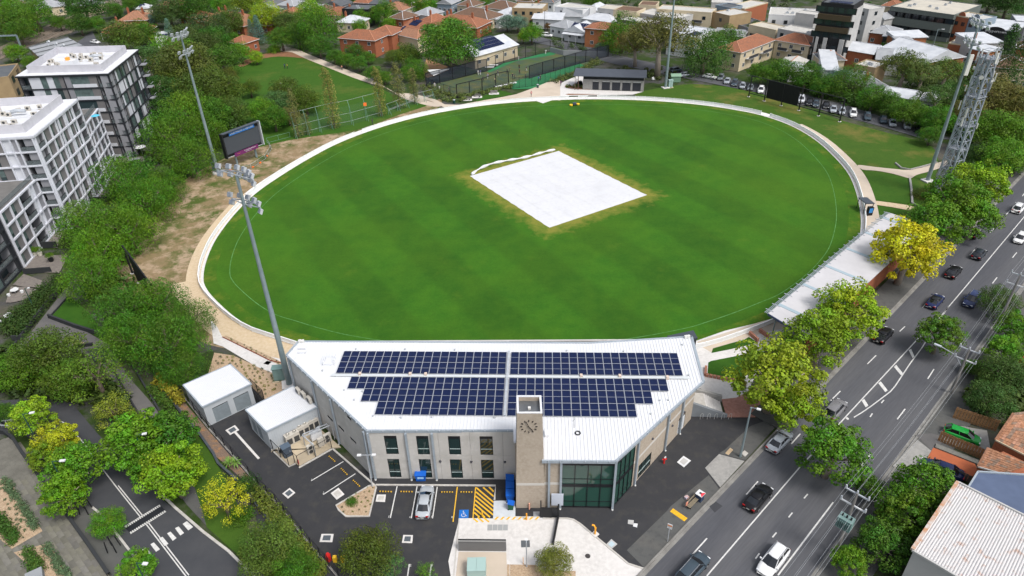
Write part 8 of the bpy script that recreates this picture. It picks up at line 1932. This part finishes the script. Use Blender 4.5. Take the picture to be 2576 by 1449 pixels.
# -------------------------- forecourt furniture
def T3(x,y,z=0):return g((1600+x/3.22)/1.5652,(1750+y/3.22)/1.5652,z)
blue_m=M('blue_bin',(.008,.10,.46),.5);grn_bin=M('green_bin',(.01,.08,.04),.6)
def wheelie(q,s,rz,label,body=blue_m,group='blue bins'):
    o=root('wheelie_bin',tuple(q),label,'bin',group,rz);w,d,h=s
    mk('body',MB().prism([(-w*.42,-d*.4),(w*.42,-d*.4),(w*.42,d*.4),(-w*.42,d*.4)],.12,h,[(-w/2,-d/2),(w/2,-d/2),(w/2,d/2),(-w/2,d/2)]),body,o,local=True);mk('lid',MB().prism([(-w/2-.04,-d/2-.05),(w/2+.04,-d/2-.05),(w/2+.04,d/2+.03),(-w/2-.04,d/2+.03)],[h+.01]*2+[h+.1]*2,[h+.08]*2+[h+.22]*2),blue_m,o,local=True)
    for x in (-1,1):mk('wheel',MB().tube([(x*w*.42,d*.42,.1),(x*w*.36,d*.42,.1)],.1,8),tyre_m,o,local=True)
    return o
o=wheelie(T3(190,445),(1.35,.95,1.15),0,'big blue skip bin standing alone before the front windows');tm=text_mb('WASTE',.25,.01);xf(tm,frame((0,-.47,.75),(1,0,0),(0,-1,0)));mk('bin_label',MB().box((0,-.46,.62),(.8,.02,.3)),M('label_blue',(.3,.5,.75),.5),o,local=True)
for k,(y0) in enumerate((58.9,57.75,56.55)):wheelie(Vector((-.85,y0,0)),(1.0,.95,1.2),1.57,['farthest blue bin in the row against the clock tower','middle blue bin in the row against the clock tower','nearest large blue bin in the row against the clock tower'][k])
wheelie(Vector((-.75,55.2,.03)),(.62,.7,1.0),1.4,'blue-lidded green wheelie bin in front of the blue row',grn_bin)
# bollards
org=M('safety_orange',(.75,.33,.02),.5)
for (x,y,h_,m_,lb) in ((965,915,1.0,yellow_line,'yellow bollard on the hatched bay'),(1525,955,1.1,org,'orange post before the tower base on the striped strip'),(1560,820,1.0,M('red_white_tape',(.7,.35,.25),.6),'red and white bollard at the foot of the tower')):
    q=T3(x,y);thing('bollard',MB().tube([q,q+Vector((0,0,h_))],.09,8),m_,tuple(q),lb,'bollard','bollards in the forecourt')
for (c_,x,y,lb) in ((2,113,1330,'thin orange stake at the mulch bed on the bottom edge'),):
    q=Z(c_,3,x,y);thing('stake',MB().bar(q,q+Vector((0,0,1.2)),.06),org,tuple(q),lb,'stake')
q=T3(2392,1140);o=root('curved_bollard',tuple(q),'orange curved intercom post on its concrete pad at the apron edge','intercom post');mk('pad',MB().box((0,0,.01),(.7,.7,.1),.7),conc_pale,o,local=True);mk('arm',MB().tube([(0,0,.1),(0,0,1.2),(-.15,.05,1.5),(-.4,.1,1.55)],.11,8),org,o,local=True)
# black gate beam and screen gate
a,b=Z(2,3,290,860),Z(2,3,465,868);o=root('sliding_gate',tuple(a),'black sliding gate panel beside the glass entrance','gate')
mk('gate_panel',MB().bar(a+Vector((0,0,.9)),a.lerp(b,.62)+Vector((0,0,.9)),.12,1.7),black,o)
for k in range(9):q=a.lerp(b,.62+.38*k/8);mk('bar',MB().bar(q+Vector((0,0,.05)),q+Vector((0,0,1.9)),.05),black,o)
mk('rail',MB().bar(a.lerp(b,.6)+Vector((0,0,1.8)),b+Vector((0,0,1.8)),.07),black,o);mk('gate_post',MB().bar(a,a+Vector((0,0,2.9)),.14),black,o)
c_=Z(2,3,412,1140);mk('gate_post',MB().bar(b,b+Vector((0,0,2.4)),.2),black,o);mk('gate_beam',MB().bar(b+Vector((0,0,.3)),c_+Vector((0,0,.3)),.22,.5),black,o)
fp2,fq2=onwall(WGa,WGb,(1288+400/4,1086.75+700/4));thing('info_board',wbox(WGa,WGb,fp2-.05,fp2+1.35,.7,2.7,.3,.08),M('board_white',(.5,.54,.62),.4),tuple(WGa),'white information board in a dark frame beside the glass entrance','sign')
# pits, hatches and small slabs
def slab(pts,label,mat=conc_pale,inner=None,name='drain_cover',cat='drain',h=.05):
    c=sum(pts,Vector())/len(pts);o=root(name,tuple(c),label,cat,None);mk('rim',MB().prism([(p.x,p.y) for p in pts],0,h),mat,o)
    if inner:mk('grate',MB().prism([(c.x+(p.x-c.x)*.62,c.y+(p.y-c.y)*.62) for p in pts],h+.002,h+.02),inner,o)
grt=M('grate_steel',(.1,.12,.14),.5,(.06,.07,.08),12)
slab(poly([(265,622),(340,565),(396,612),(322,672)],1,3),'square drain with grey grate in the car park near the left fence',inner=grt);slab(poly([(752,618),(830,563),(890,628),(812,683)],1,3),'pale square lid in the car park beside the gravel island',inner=conc)
slab(poly([(1218,632),(1308,632),(1298,706),(1204,702)],1,3),'pale square lid between the island and the first white line',inner=conc);slab(poly([(660,1028),(782,1028),(768,1110),(640,1108)],1,3),'grated drain near the bottom left of the car park',inner=grt)
slab(poly([(1483,1038),(1580,1040),(1572,1120),(1468,1116)],1,3),'grated drain in the middle of the lower car park',inner=grt);slab([Q6(690,1085),Q6(830,1010),Q6(890,1080),Q6(755,1152)],'square drain outlined in concrete by the plant yard',inner=grt)
structure('concrete_channel',line(Q6(830,1110),Z(1,3,30,270),.3,.03),conc_pale)
slab([Z(2,3,1660,305),Z(2,3,1725,242),Z(2,3,1800,290),Z(2,3,1730,357)],'white square pit lid near the red hydrant',WC['white'],WC['gconc']);slab([Z(2,3,945,1135),Z(2,3,1000,1080),Z(2,3,1060,1130),Z(2,3,1000,1180)],'pale blue pit lid on the apron edge',WC['gconc'],M('pale_blue_lid',(.4,.5,.55),.6))
slab([Z(2,3,1168,885),Z(2,3,1225,890),Z(2,3,1222,935),Z(2,3,1165,925)],'larger of two pale utility lids on the dark forecourt',WC['gconc']);slab([Z(2,3,1222,920),Z(2,3,1265,925),Z(2,3,1258,962),Z(2,3,1217,950)],'smaller of two pale utility lids on the dark forecourt',WC['white'])
slab([Z(2,3,2145,215),Z(2,3,2195,160),Z(2,3,2225,182),Z(2,3,2178,234)],'tan paving slab beside the tall grey pole',M('tan_slab',(.45,.34,.22),.8));slab([Z(2,3,2305,215),Z(2,3,2340,187),Z(2,3,2378,215),Z(2,3,2345,250)],'pale lid at the kerb right of the tall grey pole',conc)
for k in range(4):slab([T3(1030+k*66,1018),T3(1090+k*66,1018),T3(1088+k*66,1092),T3(1026+k*66,1092)],['first','second','third','fourth'][k]+' grey pit lid from the left in the row on the apron',M('lid_grey',(.3,.31,.31),.7),name='pit_lid',cat='pit lid',h=.045)
slab([Q6(1240,120),Q6(1290,80),Q6(1360,92),Q6(1310,140)],'grey metal lid set in the white path',M('lid_grey',(.3,.31,.31),.7))
q=Z(2,3,762,1250);thing('manhole_cover',MB().cyl((q.x,q.y,.02),.3,.03,14),M('iron',(.05,.045,.045),.6),tuple(q),'small dark round manhole cover on the pale apron','manhole')
q=T3(1510,1262);thing('grate',MB().box((q.x,q.y,.026),(1.0,.9,.03)),M('iron_grate',(.09,.1,.11),.6),tuple(q),'dark square grate at the post light on the apron','drain')
q=T3(1650,885);thing('grate',MB().box((q.x,q.y,.01),(.75,.7,.05)),WC['grey'],tuple(q),'small grey pit lid beside the black gate','drain')
# wheel stops
ws=M('rubber_stop',(.03,.025,.02),.8);wy=M('stop_yellow',(.55,.33,.03),.7)
for k,(a,b) in enumerate((((1230,600),(1368,604)),((1442,602),(1576,604)),((1852,607),(1983,608)),((2045,606),(2178,608)),((728,240),(795,300)),((850,362),(918,432)),((970,482),(1045,550)))):
    A,B=Z(1,3,*a),Z(1,3,*b);o=root('wheel_stop',tuple(A),'black and yellow wheel stop in '+['the bay beside the gravel island','the second white-lined bay','the bay right of the silver sedan','the disabled bay','the angled bay nearest the plant yard','the middle angled bay','the angled bay by the gravel island'][k],'wheel stop','wheel stops in the car park')
    for i in range(10):mk('block',MB().bar(A.lerp(B,i/10)+Vector((0,0,.06)),A.lerp(B,(i+1)/10)+Vector((0,0,.06)),.14,.11),wy if i % 2 else ws,o)
# bus stop: bench, bin, tactile pad, sign, hydrant
P_=Z(2,3,1815,735);o=root('bus_bench',tuple(P_),'timber bus stop bench between the bin and the yellow pad','bench',None,ra_)
for i in range(3):mk('seat_slat',MB().box((0,(i-1)*.17,.42),(1.9,.13,.05)),M('old_timber',(.2,.17,.12),.85),o,local=True)
for i in range(2):mk('back_slat',MB().box((0,.36,.6+i*.18),(1.9,.05,.13)),M('old_timber',(.2,.17,.12),.85),o,local=True)
for s_ in (-.7,.7):mk('leg',MB().box((s_,0,0),(.08,.45,.42)),black,o,local=True)
P_=Z(2,3,1885,680);o=root('street_bin',tuple(P_),'tall blue bin with a red and white top by the bus bench','bin',None,ra_);mk('body',MB().box((0,0,0),(.75,.75,1.05)),M('navy_bin',(.03,.05,.1),.5),o,local=True);mk('lid',MB().box((0,0,1.06),(.9,.9,.07)),WC['white'],o,local=True)
mk('lid_panel',MB().prism([(-.44,-.44),(.44,-.44),(0,.05)],1.135,1.15),M('red_lid',(.6,.04,.06),.5),o,local=True);mk('opening',MB().cyl((0,0,1.152),.14,.02,10),black,o,local=True)
tp_m=M('tactile_yellow',(.75,.42,.02),.8,(.6,.33,.02),3);A0,B0=Z(2,3,1605,785),Z(2,3,1750,885);o=root('tactile_pad',tuple(A0),'yellow tactile paving strip at the bus stop kerb','tactile paving')
for k in range(6):a,b=A0.lerp(B0,k/6+.005),A0.lerp(B0,(k+1)/6-.005);n=(B0-A0).normalized();n=Vector((-n.y,n.x,0))*.32;mk('tile',MB().prism([(p.x,p.y) for p in (a-n,b-n,b+n,a+n)],.01,.035),tp_m,o)
P_=Z(2,3,1565,1100);o=root('bus_stop_sign',tuple(P_),'bus stop sign on a thin pole at the kerb','sign');mk('pole',MB().bar((0,0,0),(0,0,2.9),.07),galv_l,o,local=True);sp_=mk('sign_plate',MB().box((0,0,2.2),(.55,.05,.75),-.5),WC['white'],o,local=True);mk('sign_stripe',MB().box((-.015,-.03,2.62),(.5,.02,.2),-.5),M('orange_print',(.6,.22,.08),.6),sp_,local=True)
P_=Z(2,3,1755,670);thing('rubbish_bag',MB().box((P_.x,P_.y,0),(.5,.4,.35),.5),M('bag_print',(.35,.4,.55),.7,(.6,.3,.15),3),tuple(P_),'small blue and white notice box left of the bus stop bin','box');P_=Z(2,3,1752,765);thing('bench_poster',MB().box((P_.x,P_.y,.5),(.4,.08,.5),.7),M('poster_print',(.6,.4,.3),.7,(.5,.1,.05),4),tuple(P_),'small orange and white poster at the end of the bus bench','poster')
P_=Z(2,3,1528,315);o=root('fire_hydrant',tuple(P_),'red fire hydrant booster against the beige side wall','hydrant');rd_=M('hydrant_red',(.55,.02,.02),.4)
mk('stem',MB().tube([(0,0,0),(0,0,.95)],.12,8),rd_,o,local=True);mk('outlet',MB().tube([(-.25,0,.7),(.3,0,.8)],.09,8),rd_,o,local=True);mk('valve',MB().tube([(0,0,.96),(.15,.05,1.15)],.1,8),WC['white'],o,local=True)
P_=Z(1,3,430,325);thing('small_hydrant',MB().tube([P_+Vector((0,0,.1)),P_+Vector((0,0,.75))],.1,8),rd_,tuple(P_),'small red standpipe at the corner of the plant yard','hydrant')
# bike racks and the stairs by the side wall
for k in range(5):
    q=Q5(180+k*90,1290);thing('bike_hoop',MB().tube([q,q+Vector((0,0,.75)),q+Vector((.2,.1,.95)),q+Vector((.45,.2,.75)),q+Vector((.45,.2,0))],.03,6),WC['gconc'],tuple(q),['first','second','third','fourth','last'][k]+' bike hoop counting from the pavilion wall','bike rack','bike hoops below the stairs')
stp_=[Vector((25.0,73.4,0)),Vector((29.0,70.5,0)),Vector((29.4,73.7,0)),Vector((26.2,76.2,0))]
o=root('stairs',tuple(stp_[0]),'concrete stairs between grey walls beside the pavilion','stairs')
w1=[Q5(60,1255),Q5(525,1270)];mk('side_wall',MB().prism([(w1[0].x,w1[0].y),(w1[1].x,w1[1].y),(w1[1].x+.1,w1[1].y+.35),(w1[0].x+.1,w1[0].y+.35)],0,[2.4,.4,.4,2.4]),M('grey_stair_wall',(.19,.21,.23),.8,(.16,.175,.19),.5),o)
a,b=Vector((w1[0].x+.4,w1[0].y+.5,0)),Vector((w1[1].x-.2,w1[1].y+.5,0));dd,ll=dirn(a,b);nn_=Vector((-dd.y,dd.x,0))
mk('landing',MB().prism([(p.x,p.y) for p in (a,a+dd*1.6,a+dd*1.6+nn_*2.6,a+nn_*2.6)],0,1.6),conc,o)
for k in range(8):u=1.6+k*(ll-1.8)/8;mk('step',MB().prism([(p.x,p.y) for p in (a+dd*u+dd*.02,a+dd*(u+(ll-1.8)/8-.05),a+dd*(u+(ll-1.8)/8-.05)+nn_*2.6,a+dd*(u+.02)+nn_*2.6)],0,1.5-k*.18),conc_pale,o)
mk('back_wall',MB().prism([(p.x,p.y) for p in (a+nn_*2.65,b+nn_*2.65,b+nn_*3.1,a+nn_*3.1)],0,[2.3,1.0,1.0,2.3]),conc_grey,o)
# red-brick garden walls by the plaza
rbm=M('brick_coping',(.42,.2,.14),.9,(.34,.15,.1),3,speck=.15)
for k,(pts,h_,lb) in enumerate([([(255,640),(245,745),(630,820),(760,860)],.5,'low red brick wall round the plaza lawn'),([(805,215),(915,315)],.7,'left red brick wing wall of the little steps'),([(930,180),(1095,300)],.7,'right red brick wing wall of the little steps')]):
    Q=[Q5(*p) for p in pts];o=root('brick_wall',tuple(Q[0]),lb,'wall','red brick garden walls')
    for i in range(len(Q)-1):
        n=max(1,int((Q[i+1]-Q[i]).length/.5))
        for j in range(n):a,b=Q[i].lerp(Q[i+1],j/n+.01),Q[i].lerp(Q[i+1],(j+1)/n-.01);mk('coping_block',MB().bar(a+Vector((0,0,h_/2)),b+Vector((0,0,h_/2)),.35,h_),rbm,o)
a,b=Q5(1080,290,.5),Q5(1290,190,.5);thing('concrete_ramp_wall',MB().bar(a,b,.9,.5),WC['gconc'],tuple(a),'sloping pale concrete block beside the brick steps','wall')
# apron bottom: louvred pit enclosure
a,b=Z(1,3,2040,1200),Z(1,3,2518,1205);o=root('louvre_enclosure',tuple(a),'grey louvred wall of the sunken enclosure at the bottom edge','enclosure');dd,ll=dirn(a,b)
for k in range(9):mk('louvre',wbox(a,b,0,ll,.1+k*.18,.23+k*.18,-.02*k,.06),M('louvre_grey',(.15,.15,.15),.6),o)
mk('backing',wbox(a,b,0,ll,0,1.72,-.25,.1),core_m,o)
sp=MB();
for k in range(40):q=a+dd*ll*(k+.5)/40;sp.prism([(q.x-.05,q.y-.02),(q.x+.05,q.y-.02),(q.x,q.y+.02)],1.73,1.9)
mk('spike',sp,WC['gconc'],o,kind='stuff');flat('enclosure_floor',[a+Vector((0,-.1,0)),b+Vector((0,-.1,0)),b+Vector((.2,-6,0)),a+Vector((-.3,-6,0))],.05,tan_conc)
p=Z(1,3,2225,1420);o=root('kiosk',(p.x,p.y,0),'pale green metal substation kiosk at the bottom edge','kiosk');mk('body',MB().box((0,0,0),(2.0,1.6,1.5)),M('pale_teal',(.3,.42,.4),.5),o,local=True);mk('lid',MB().box((-.51,0,1.51),(1.0,1.7,.08)),M('pale_teal',(.3,.42,.4),.5),o,local=True);mk('lid',MB().box((.51,0,1.51),(1.0,1.7,.08)),M('pale_teal',(.3,.42,.4),.5),o,local=True)
flat('mulch_bed',[Z(2,3,*p) for p in [(-20,1335),(240,1340),(300,1400),(640,1400),(640,1520),(-20,1520)]],.05,mulch);flat('mulch_bed',[Z(1,3,*p) for p in [(2526,1335),(2552,1335),(2552,1500),(2526,1500)]],.05,mulch)
o=root('clothing_bins',tuple(Z(1,3,735,1290)),'red domed and yellow bins half hidden at the bottom car park corner','bins');q=Z(1,3,735,1290);mk('red_dome',MB().tube([q,q+Vector((0,0,.9)),q+Vector((0,0,1.2))],[.3,.3,.15],10),rd_,o)
for x in (800,880):q=Z(1,3,x,1300);mk('yellow_lid',MB().box((q.x,q.y,0),(.4,.4,.8)),M('yellow_plastic',(.8,.5,.03),.5),o)
# yucca by the car park fence
q=Z(1,3,-190,330);q=Z(0,3,2365,310,1.0);o=root('yucca',(q.x,q.y,0),'spiky green yucca at the edge of the car park fence','plant')
ry=random.Random(5);mbs=MB()
for hx,hy,hz in ((0,0,1.1),(-.9,.2,.9)):
    mbs2=MB()
    for k in range(46):
        a=ry.uniform(0,6.28);e=ry.uniform(-.2,1.2);l=ry.uniform(.8,1.15);d_=Vector((math.cos(a)*math.cos(e),math.sin(a)*math.cos(e),math.sin(e)));s_=Vector((-d_.y,d_.x,0))*.05
        c0=Vector((hx,hy,hz));mid=c0+d_*l*.6;tip=c0+d_*l+Vector((0,0,-.25));mbs2.face([c0-s_,mid-s_,tip,mid+s_,c0+s_])
    mk('leaf_head',mbs2,M('yucca_leaf',(.11,.24,.03),.6,(.16,.28,.05),3),o,local=True);mk('stem',MB().cyl((hx,hy,0),.1,hz,7),bark,o,local=True)
# -------------------------- right-hand properties
rus=M('rusty_corrugated',(.50,.49,.49),.6,(.40,.39,.40),.6,c3=(.34,.17,.09),sc3=1.1,lo=.57,hi=.78);rus2=M('rust_gutter',(.4,.2,.1),.8,(.48,.46,.44),1.2)
HR=6.5
r4=[Z(3,3,1450,1190,HR),Z(3,3,1905,510,HR),g(2650,1310,HR),g(2640,1640,HR)];r4=[Z(3,3,1450,1190,HR),Z(3,3,1905,510,HR),Z(3,3,2800,960,HR),Z(3,3,2450,1780,HR)]
o=root('corrugated_building',(r4[0].x,r4[0].y,0),'building with a rust-streaked pale corrugated roof at the lower right','building')
mk('wall',MB().prism(inset_poly([Vector((p.x,p.y,0)) for p in r4],.15 if sum(r4[i].x*r4[(i+1)%4].y-r4[(i+1)%4].x*r4[i].y for i in range(4)) > 0 else -.15),0,HR-.1),WC['gconc'],o)
e1=(r4[2]-r4[1]).normalized();e2=(r4[0]-r4[1]).normalized();l1=(r4[2]-r4[1]).length;l2=(r4[0]-r4[1]).length;n_r=34
for k in range(n_r):
    a=r4[1]+e1*0+e2*0;t0,t1=k/n_r,(k+1)/n_r
    # corrugated sheets: each strip a shallow ridge running away from the gutter
    pa,pb=r4[1].lerp(r4[2],t0),r4[0].lerp(r4[3],t0);qa,qb=r4[1].lerp(r4[2],t1),r4[0].lerp(r4[3],t1);mb=MB()
    zz_=[0,.07,.09,.07,0]
    for j in range(4):u0,u1=j/4,(j+1)/4;mb.face([pb.lerp(qb,u0)+Vector((0,0,zz_[j])),pb.lerp(qb,u1)+Vector((0,0,zz_[j+1])),pa.lerp(qa,u1)+Vector((0,0,zz_[j+1])),pa.lerp(qa,u0)+Vector((0,0,zz_[j]))])
    mk('roof_sheet',mb,rus,o)
mk('gutter',MB().bar(r4[0]+Vector((0,0,.1)),r4[1]+Vector((0,0,.1)),.35,.3),rus2,o);mk('gutter',MB().bar(r4[0]+Vector((0,0,.0)),r4[3]+Vector((0,0,.0)),.2,.25),WC['gconc'],o);mk('barge_board',MB().bar(r4[1]+Vector((0,0,.1)),r4[2]+Vector((0,0,.1)),.2,.25),WC['gconc'],o)
b4=[Z(3,3,2005,575,5.2),Z(3,3,2110,405,5.2),Z(3,3,2800,450,5.2),Z(3,3,2800,980,5.2)]
o=root('blue_roof_building',(b4[0].x,b4[0].y,0),'flat blue-grey roofed building behind the rusty roof','building');mk('wall',MB().prism([(p.x,p.y) for p in b4],0,5.0),WC['grey'],o)
mk('roof',MB().prism([(p.x,p.y) for p in b4],5.02,5.2),M('blue_grey_roof',(.085,.115,.19),.6,(.07,.095,.16),.6),o)
for i in range(2):mk('edge_cap',MB().bar(b4[i]+Vector((0,0,.1)),b4[i+1]+Vector((0,0,.1)),.18,.18),trim_grey,o)
# tiled house(s): real rows of tiles on the nearer faces
tm_=tile('worn_terracotta_tiles',(.33,.16,.09),(.24,.15,.1));rt=random.Random(8)
tms=[tm_,tile('pink_tiles',(.38,.2,.13),(.3,.17,.11)),tile('grey_tiles',(.22,.15,.11),(.17,.12,.09))]
def tiled_face(par,a,b,c,d,rows,cols,z=.05):
    for i in range(rows):
        for j in range(cols):
            def pt(u,v):return a.lerp(b,u).lerp(d.lerp(c,u),v)
            u0,u1,v0,v1=j/cols,(j+.96)/cols,i/rows,(i+1.05)/rows;P=[pt(u0,v0),pt(u1,v0),pt(u1,v1),pt(u0,v1)];up_=Vector((0,0,1));lft=[z+.05,z+.05,z,z]
            mb=MB();T_=[p+up_*l for p,l in zip(P,lft)];mb.face(T_);mb.face([P[0],P[1],T_[1],T_[0]]);mb.face([P[1],P[2],T_[2],T_[1]])
            mk('roof_tile',mb,tms[0 if rt.random() < .6 else rt.randint(1,2)],par)
ha=[Z(3,3,2110,345,4.0),Z(3,3,2300,60,4.6)]
o=root('tiled_house',(ha[0].x,ha[0].y,0),'old house with mottled terracotta tile roof at the right edge','house')
A0,B0,C0,D0=Z(3,3,2112,348,4.0),Z(3,3,2380,425,4.0),Z(3,3,2640,330,5.6),Z(3,3,2215,160,5.6)
mk('wall',MB().prism([(p.x,p.y) for p in (A0,B0,Vector((C0.x+3,C0.y,0)),Vector((D0.x+3,D0.y+1,0)))],0,3.9),WC['brick'],o);tiled_face(o,A0,B0,C0,D0,9,9)
mk('gutter',MB().bar(A0,B0,.2,.18),WC['gconc'],o);mk('gutter',MB().bar(B0,Z(3,3,2700,440,4.0),.2,.18),WC['gconc'],o)
A1_,B1_,C1_,D1_=Z(3,3,2290,80,4.2),Z(3,3,2700,290,4.2),g(2720,1020,6.6),Z(3,2,2470,1260,6.6);tiled_face(o,A1_,B1_,C1_,D1_,12,12);mk('gutter',MB().bar(A1_,B1_,.2,.2),WC['cream'],o)
mk('wall',MB().prism([(p.x,p.y) for p in (A1_,B1_,Vector((C1_.x,C1_.y,0)),Vector((D1_.x+1,D1_.y,0)))],0,4.1),WC['brick'],o);mk('ridge',MB().bar(D1_,A1_,.25,.2),RC['terra'],o);mk('ridge',MB().bar(D0,A0,.25,.2),RC['terra'],o)
# drives, timber fences
flat('terracotta_drive',[Z(3,3,*p) for p in [(1595,275),(1660,165),(2075,320),(2110,400),(2000,500),(1560,380)]],.14,M('terracotta_paint',(.42,.12,.05),.8,(.35,.1,.045),.5))
flat('grey_drive',[Z(3,2,*p) for p in [(1720,1449),(1840,1380),(2200,1440),(2250,1700),(1760,1560)]],.13,conc_grey)
tf=M('timber_palings',(.27,.14,.06),.9,(.2,.11,.055),1.5,c3=(.34,.2,.1),sc3=3)
def paling_fence(a,b,h,label,mat=tf,step=.32):
    o=root('timber_fence',tuple(a),label,'fence');d=b-a;n=int(d.length/step)
    for k in range(n):q=a+d*(k+.5)/n;mk('paling',MB().box((q.x,q.y,.1),(step*.9,.04,h+rt.uniform(-.04,.04)),math.atan2(d.y,d.x)),mat,o)
    for z in (.5,h-.2):mk('rail',MB().bar(a+Vector((0,0,z)),b+Vector((0,0,z)),.08),mat,o)
paling_fence(Z(3,3,1700,90),Z(3,3,2165,290),1.7,'orange-brown paling fence between the two driveways');paling_fence(Z(3,2,1850,1310),Z(3,2,2290,1449),1.9,'timber paling fence behind the green hatchback');paling_fence(Z(3,2,2070,1085),Z(3,2,1970,1160),1.3,'short pale fence at the top of the right pavement',WC['cream'])
paling_fence(Z(3,3,1640,330),Z(3,3,2020,520),1.2,'grey slatted fence beside the navy sedan',M('grey_timber',(.13,.12,.11),.9));
a,b=Z(3,3,1680,150),Z(3,3,2110,320);thing('stone_edging',MB().bar(a+Vector((0,0,.15)),b+Vector((0,0,.15)),.8,.35),M('rubble_stone',(.13,.13,.12),.9,(.2,.2,.18),2),tuple(a),'rough grey stone edging along the terracotta drive','wall')
H(None,None,5.5,10,'hip','brick building cut by the right edge above the red car','brick','terra',2,nw=0,pts=(rd(rts(g(2600,700))[0]+6,RW+7.5),rd(rts(g(2600,700))[0]-7,RW+7.5)))
ck([(1480,35),(1640,20),(1780,60),(1720,150),(1640,190),(1540,90)],3,3,.135,asphalt_path,'driveway');ck([(1500,85),(1640,195),(1560,330),(1490,390),(1250,350)],3,3,.134,conc_grey,'driveway')
ck([(1100,600),(1130,520),(1270,560),(1290,690)],3,3,.138,asphalt_path,'driveway');ck([(1040,700),(1080,600),(1280,690),(1150,760)],3,3,.136,conc,'driveway')
# paths on the right bank
flat('bank_path',smooth_line([Z(3,1,*p) for p in [(905,212),(1080,232),(1280,252),(1400,262),(1550,238),(1690,195),(1800,170),(1790,215),(1650,270),(1500,310),(1440,345),(1380,335),(1250,298),(1080,268),(950,258)]],3,True),.03,tan_conc)
flat('bank_path',[Z(3,1,*p) for p in [(1070,570),(1240,592),(1420,618),(1480,640),(1420,668),(1240,635),(1085,612)]],.03,tan_path);flat('bank_path',[Z(3,1,*p) for p in [(1085,752),(1180,765),(1150,800),(1085,785)]],.03,tan_path)
flat('bank_lawn',[Z(3,1,*p) for p in [(965,268),(1080,280),(1240,305),(1420,350),(1430,600),(1240,585),(1075,565),(1030,420)]],.01,park);flat('bank_lawn',[Z(3,1,*p) for p in [(1085,620),(1240,640),(1400,672),(1340,740),(1200,760),(1088,745)]],.01,park)
kerb_line([Z(3,1,*p) for p in [(1280,195),(1340,245),(1430,262),(1560,230),(1700,190)]],.3,.3,'stone_kerb',conc_grey);kerb_line([Z(3,1,*p) for p in [(1425,350),(1440,450),(1450,600),(1500,625)]],.4,.3,'stone_kerb',conc_grey)
# crossing iron rail, planters, stakes at the left
o=root('iron_railing',tuple(Z(0,3,0,30)),'pale metal railing at the left edge above the forecourt','railing')
for a,b in (((0,2,0,1310),(0,2,140,1300)),((0,2,0,1395),(0,2,160,1378)),((0,2,0,1430),(0,2,130,1440))):mk('rail',MB().bar(Z(*a)+Vector((0,0,1)),Z(*b)+Vector((0,0,1)),.1),galv_l,o)
for x in (20,80,140):q=Z(0,2,x,1390);mk('post',MB().bar(q,q+Vector((0,0,1)),.08),galv_l,o)
for k,(x,y) in enumerate(((870,800),(1150,1180))):
    q=Z(0,3,x,y);o=root('tree_guard',tuple(q),['dark staked tree guard below the forecourt plane tree','dark staked tree guard under the small round tree'][k],'tree guard','tree guards')
    for dx,dy in ((-.5,-.5),(.5,-.5),(.5,.5),(-.5,.5)):mk('stake',MB().bar((dx,dy,0),(dx*.8,dy*.8,1.8),.09),black,o,local=True)
q=Z(0,3,490,1400);thing('white_pillar_cap',MB().box((q.x-.6,q.y-1.2,0),(1.6,1.6,1.0),.6),WC['grey'],tuple(q),'pale pillar at the bottom left edge','pillar')
pot=M('white_pot',(.6,.58,.5),.7)
for k,(x,y,lb,m_) in enumerate(((362,1125,'white flower pot with a bush on the upper terrace',pot),(522,1185,'black pot with a small tree on the paved terrace',black),(410,1125,'small pot beside the white flower pot',pot))):
    q=Z(0,1,x,y);o=root('plant_pot',tuple(q),lb,'plant pot');mk('pot',MB().tube([(0,0,.1),(0,0,.8)],[.35,.5],10),m_,o,local=True);c_=mk('plant',None,None,o,me=KINDS['shrub'][k],local=True,color=PAL['green']);c_.location=(0,0,1.3);c_.scale=(.8,.8,.9)
for k,(x,y) in enumerate(((160,50),(95,310))):
    q=Z(0,2,x,y);o=root('outdoor_table',tuple(q),['white table with chairs on the lower left terrace','white garden table among pots at the left edge'][k],'table');mk('tabletop',MB().cyl((0,0,.7),.7,.06,12),WC['white'],o,local=True);mk('leg',MB().cyl((0,0,.1),.06,.6,6),WC['white'],o,local=True)
    for a in (0,2.1,4.2):mk('stool',MB().cyl((math.cos(a)*1.2,math.sin(a)*1.2,.1),.28,.4,8),WC['white'],o,local=True)
q=Z(0,1,1360,180);o=root('table_tennis_table',tuple(q),'grey table tennis table on the terrace below the black flats','table',None,.5);mk('tabletop',MB().box((0,0,.72),(2.6,1.4,.06)),WC['grey'],o,local=True)
for x in (-1,1):mk('leg',MB().box((x,0,.1),(.1,1.2,.62)),black,o,local=True)
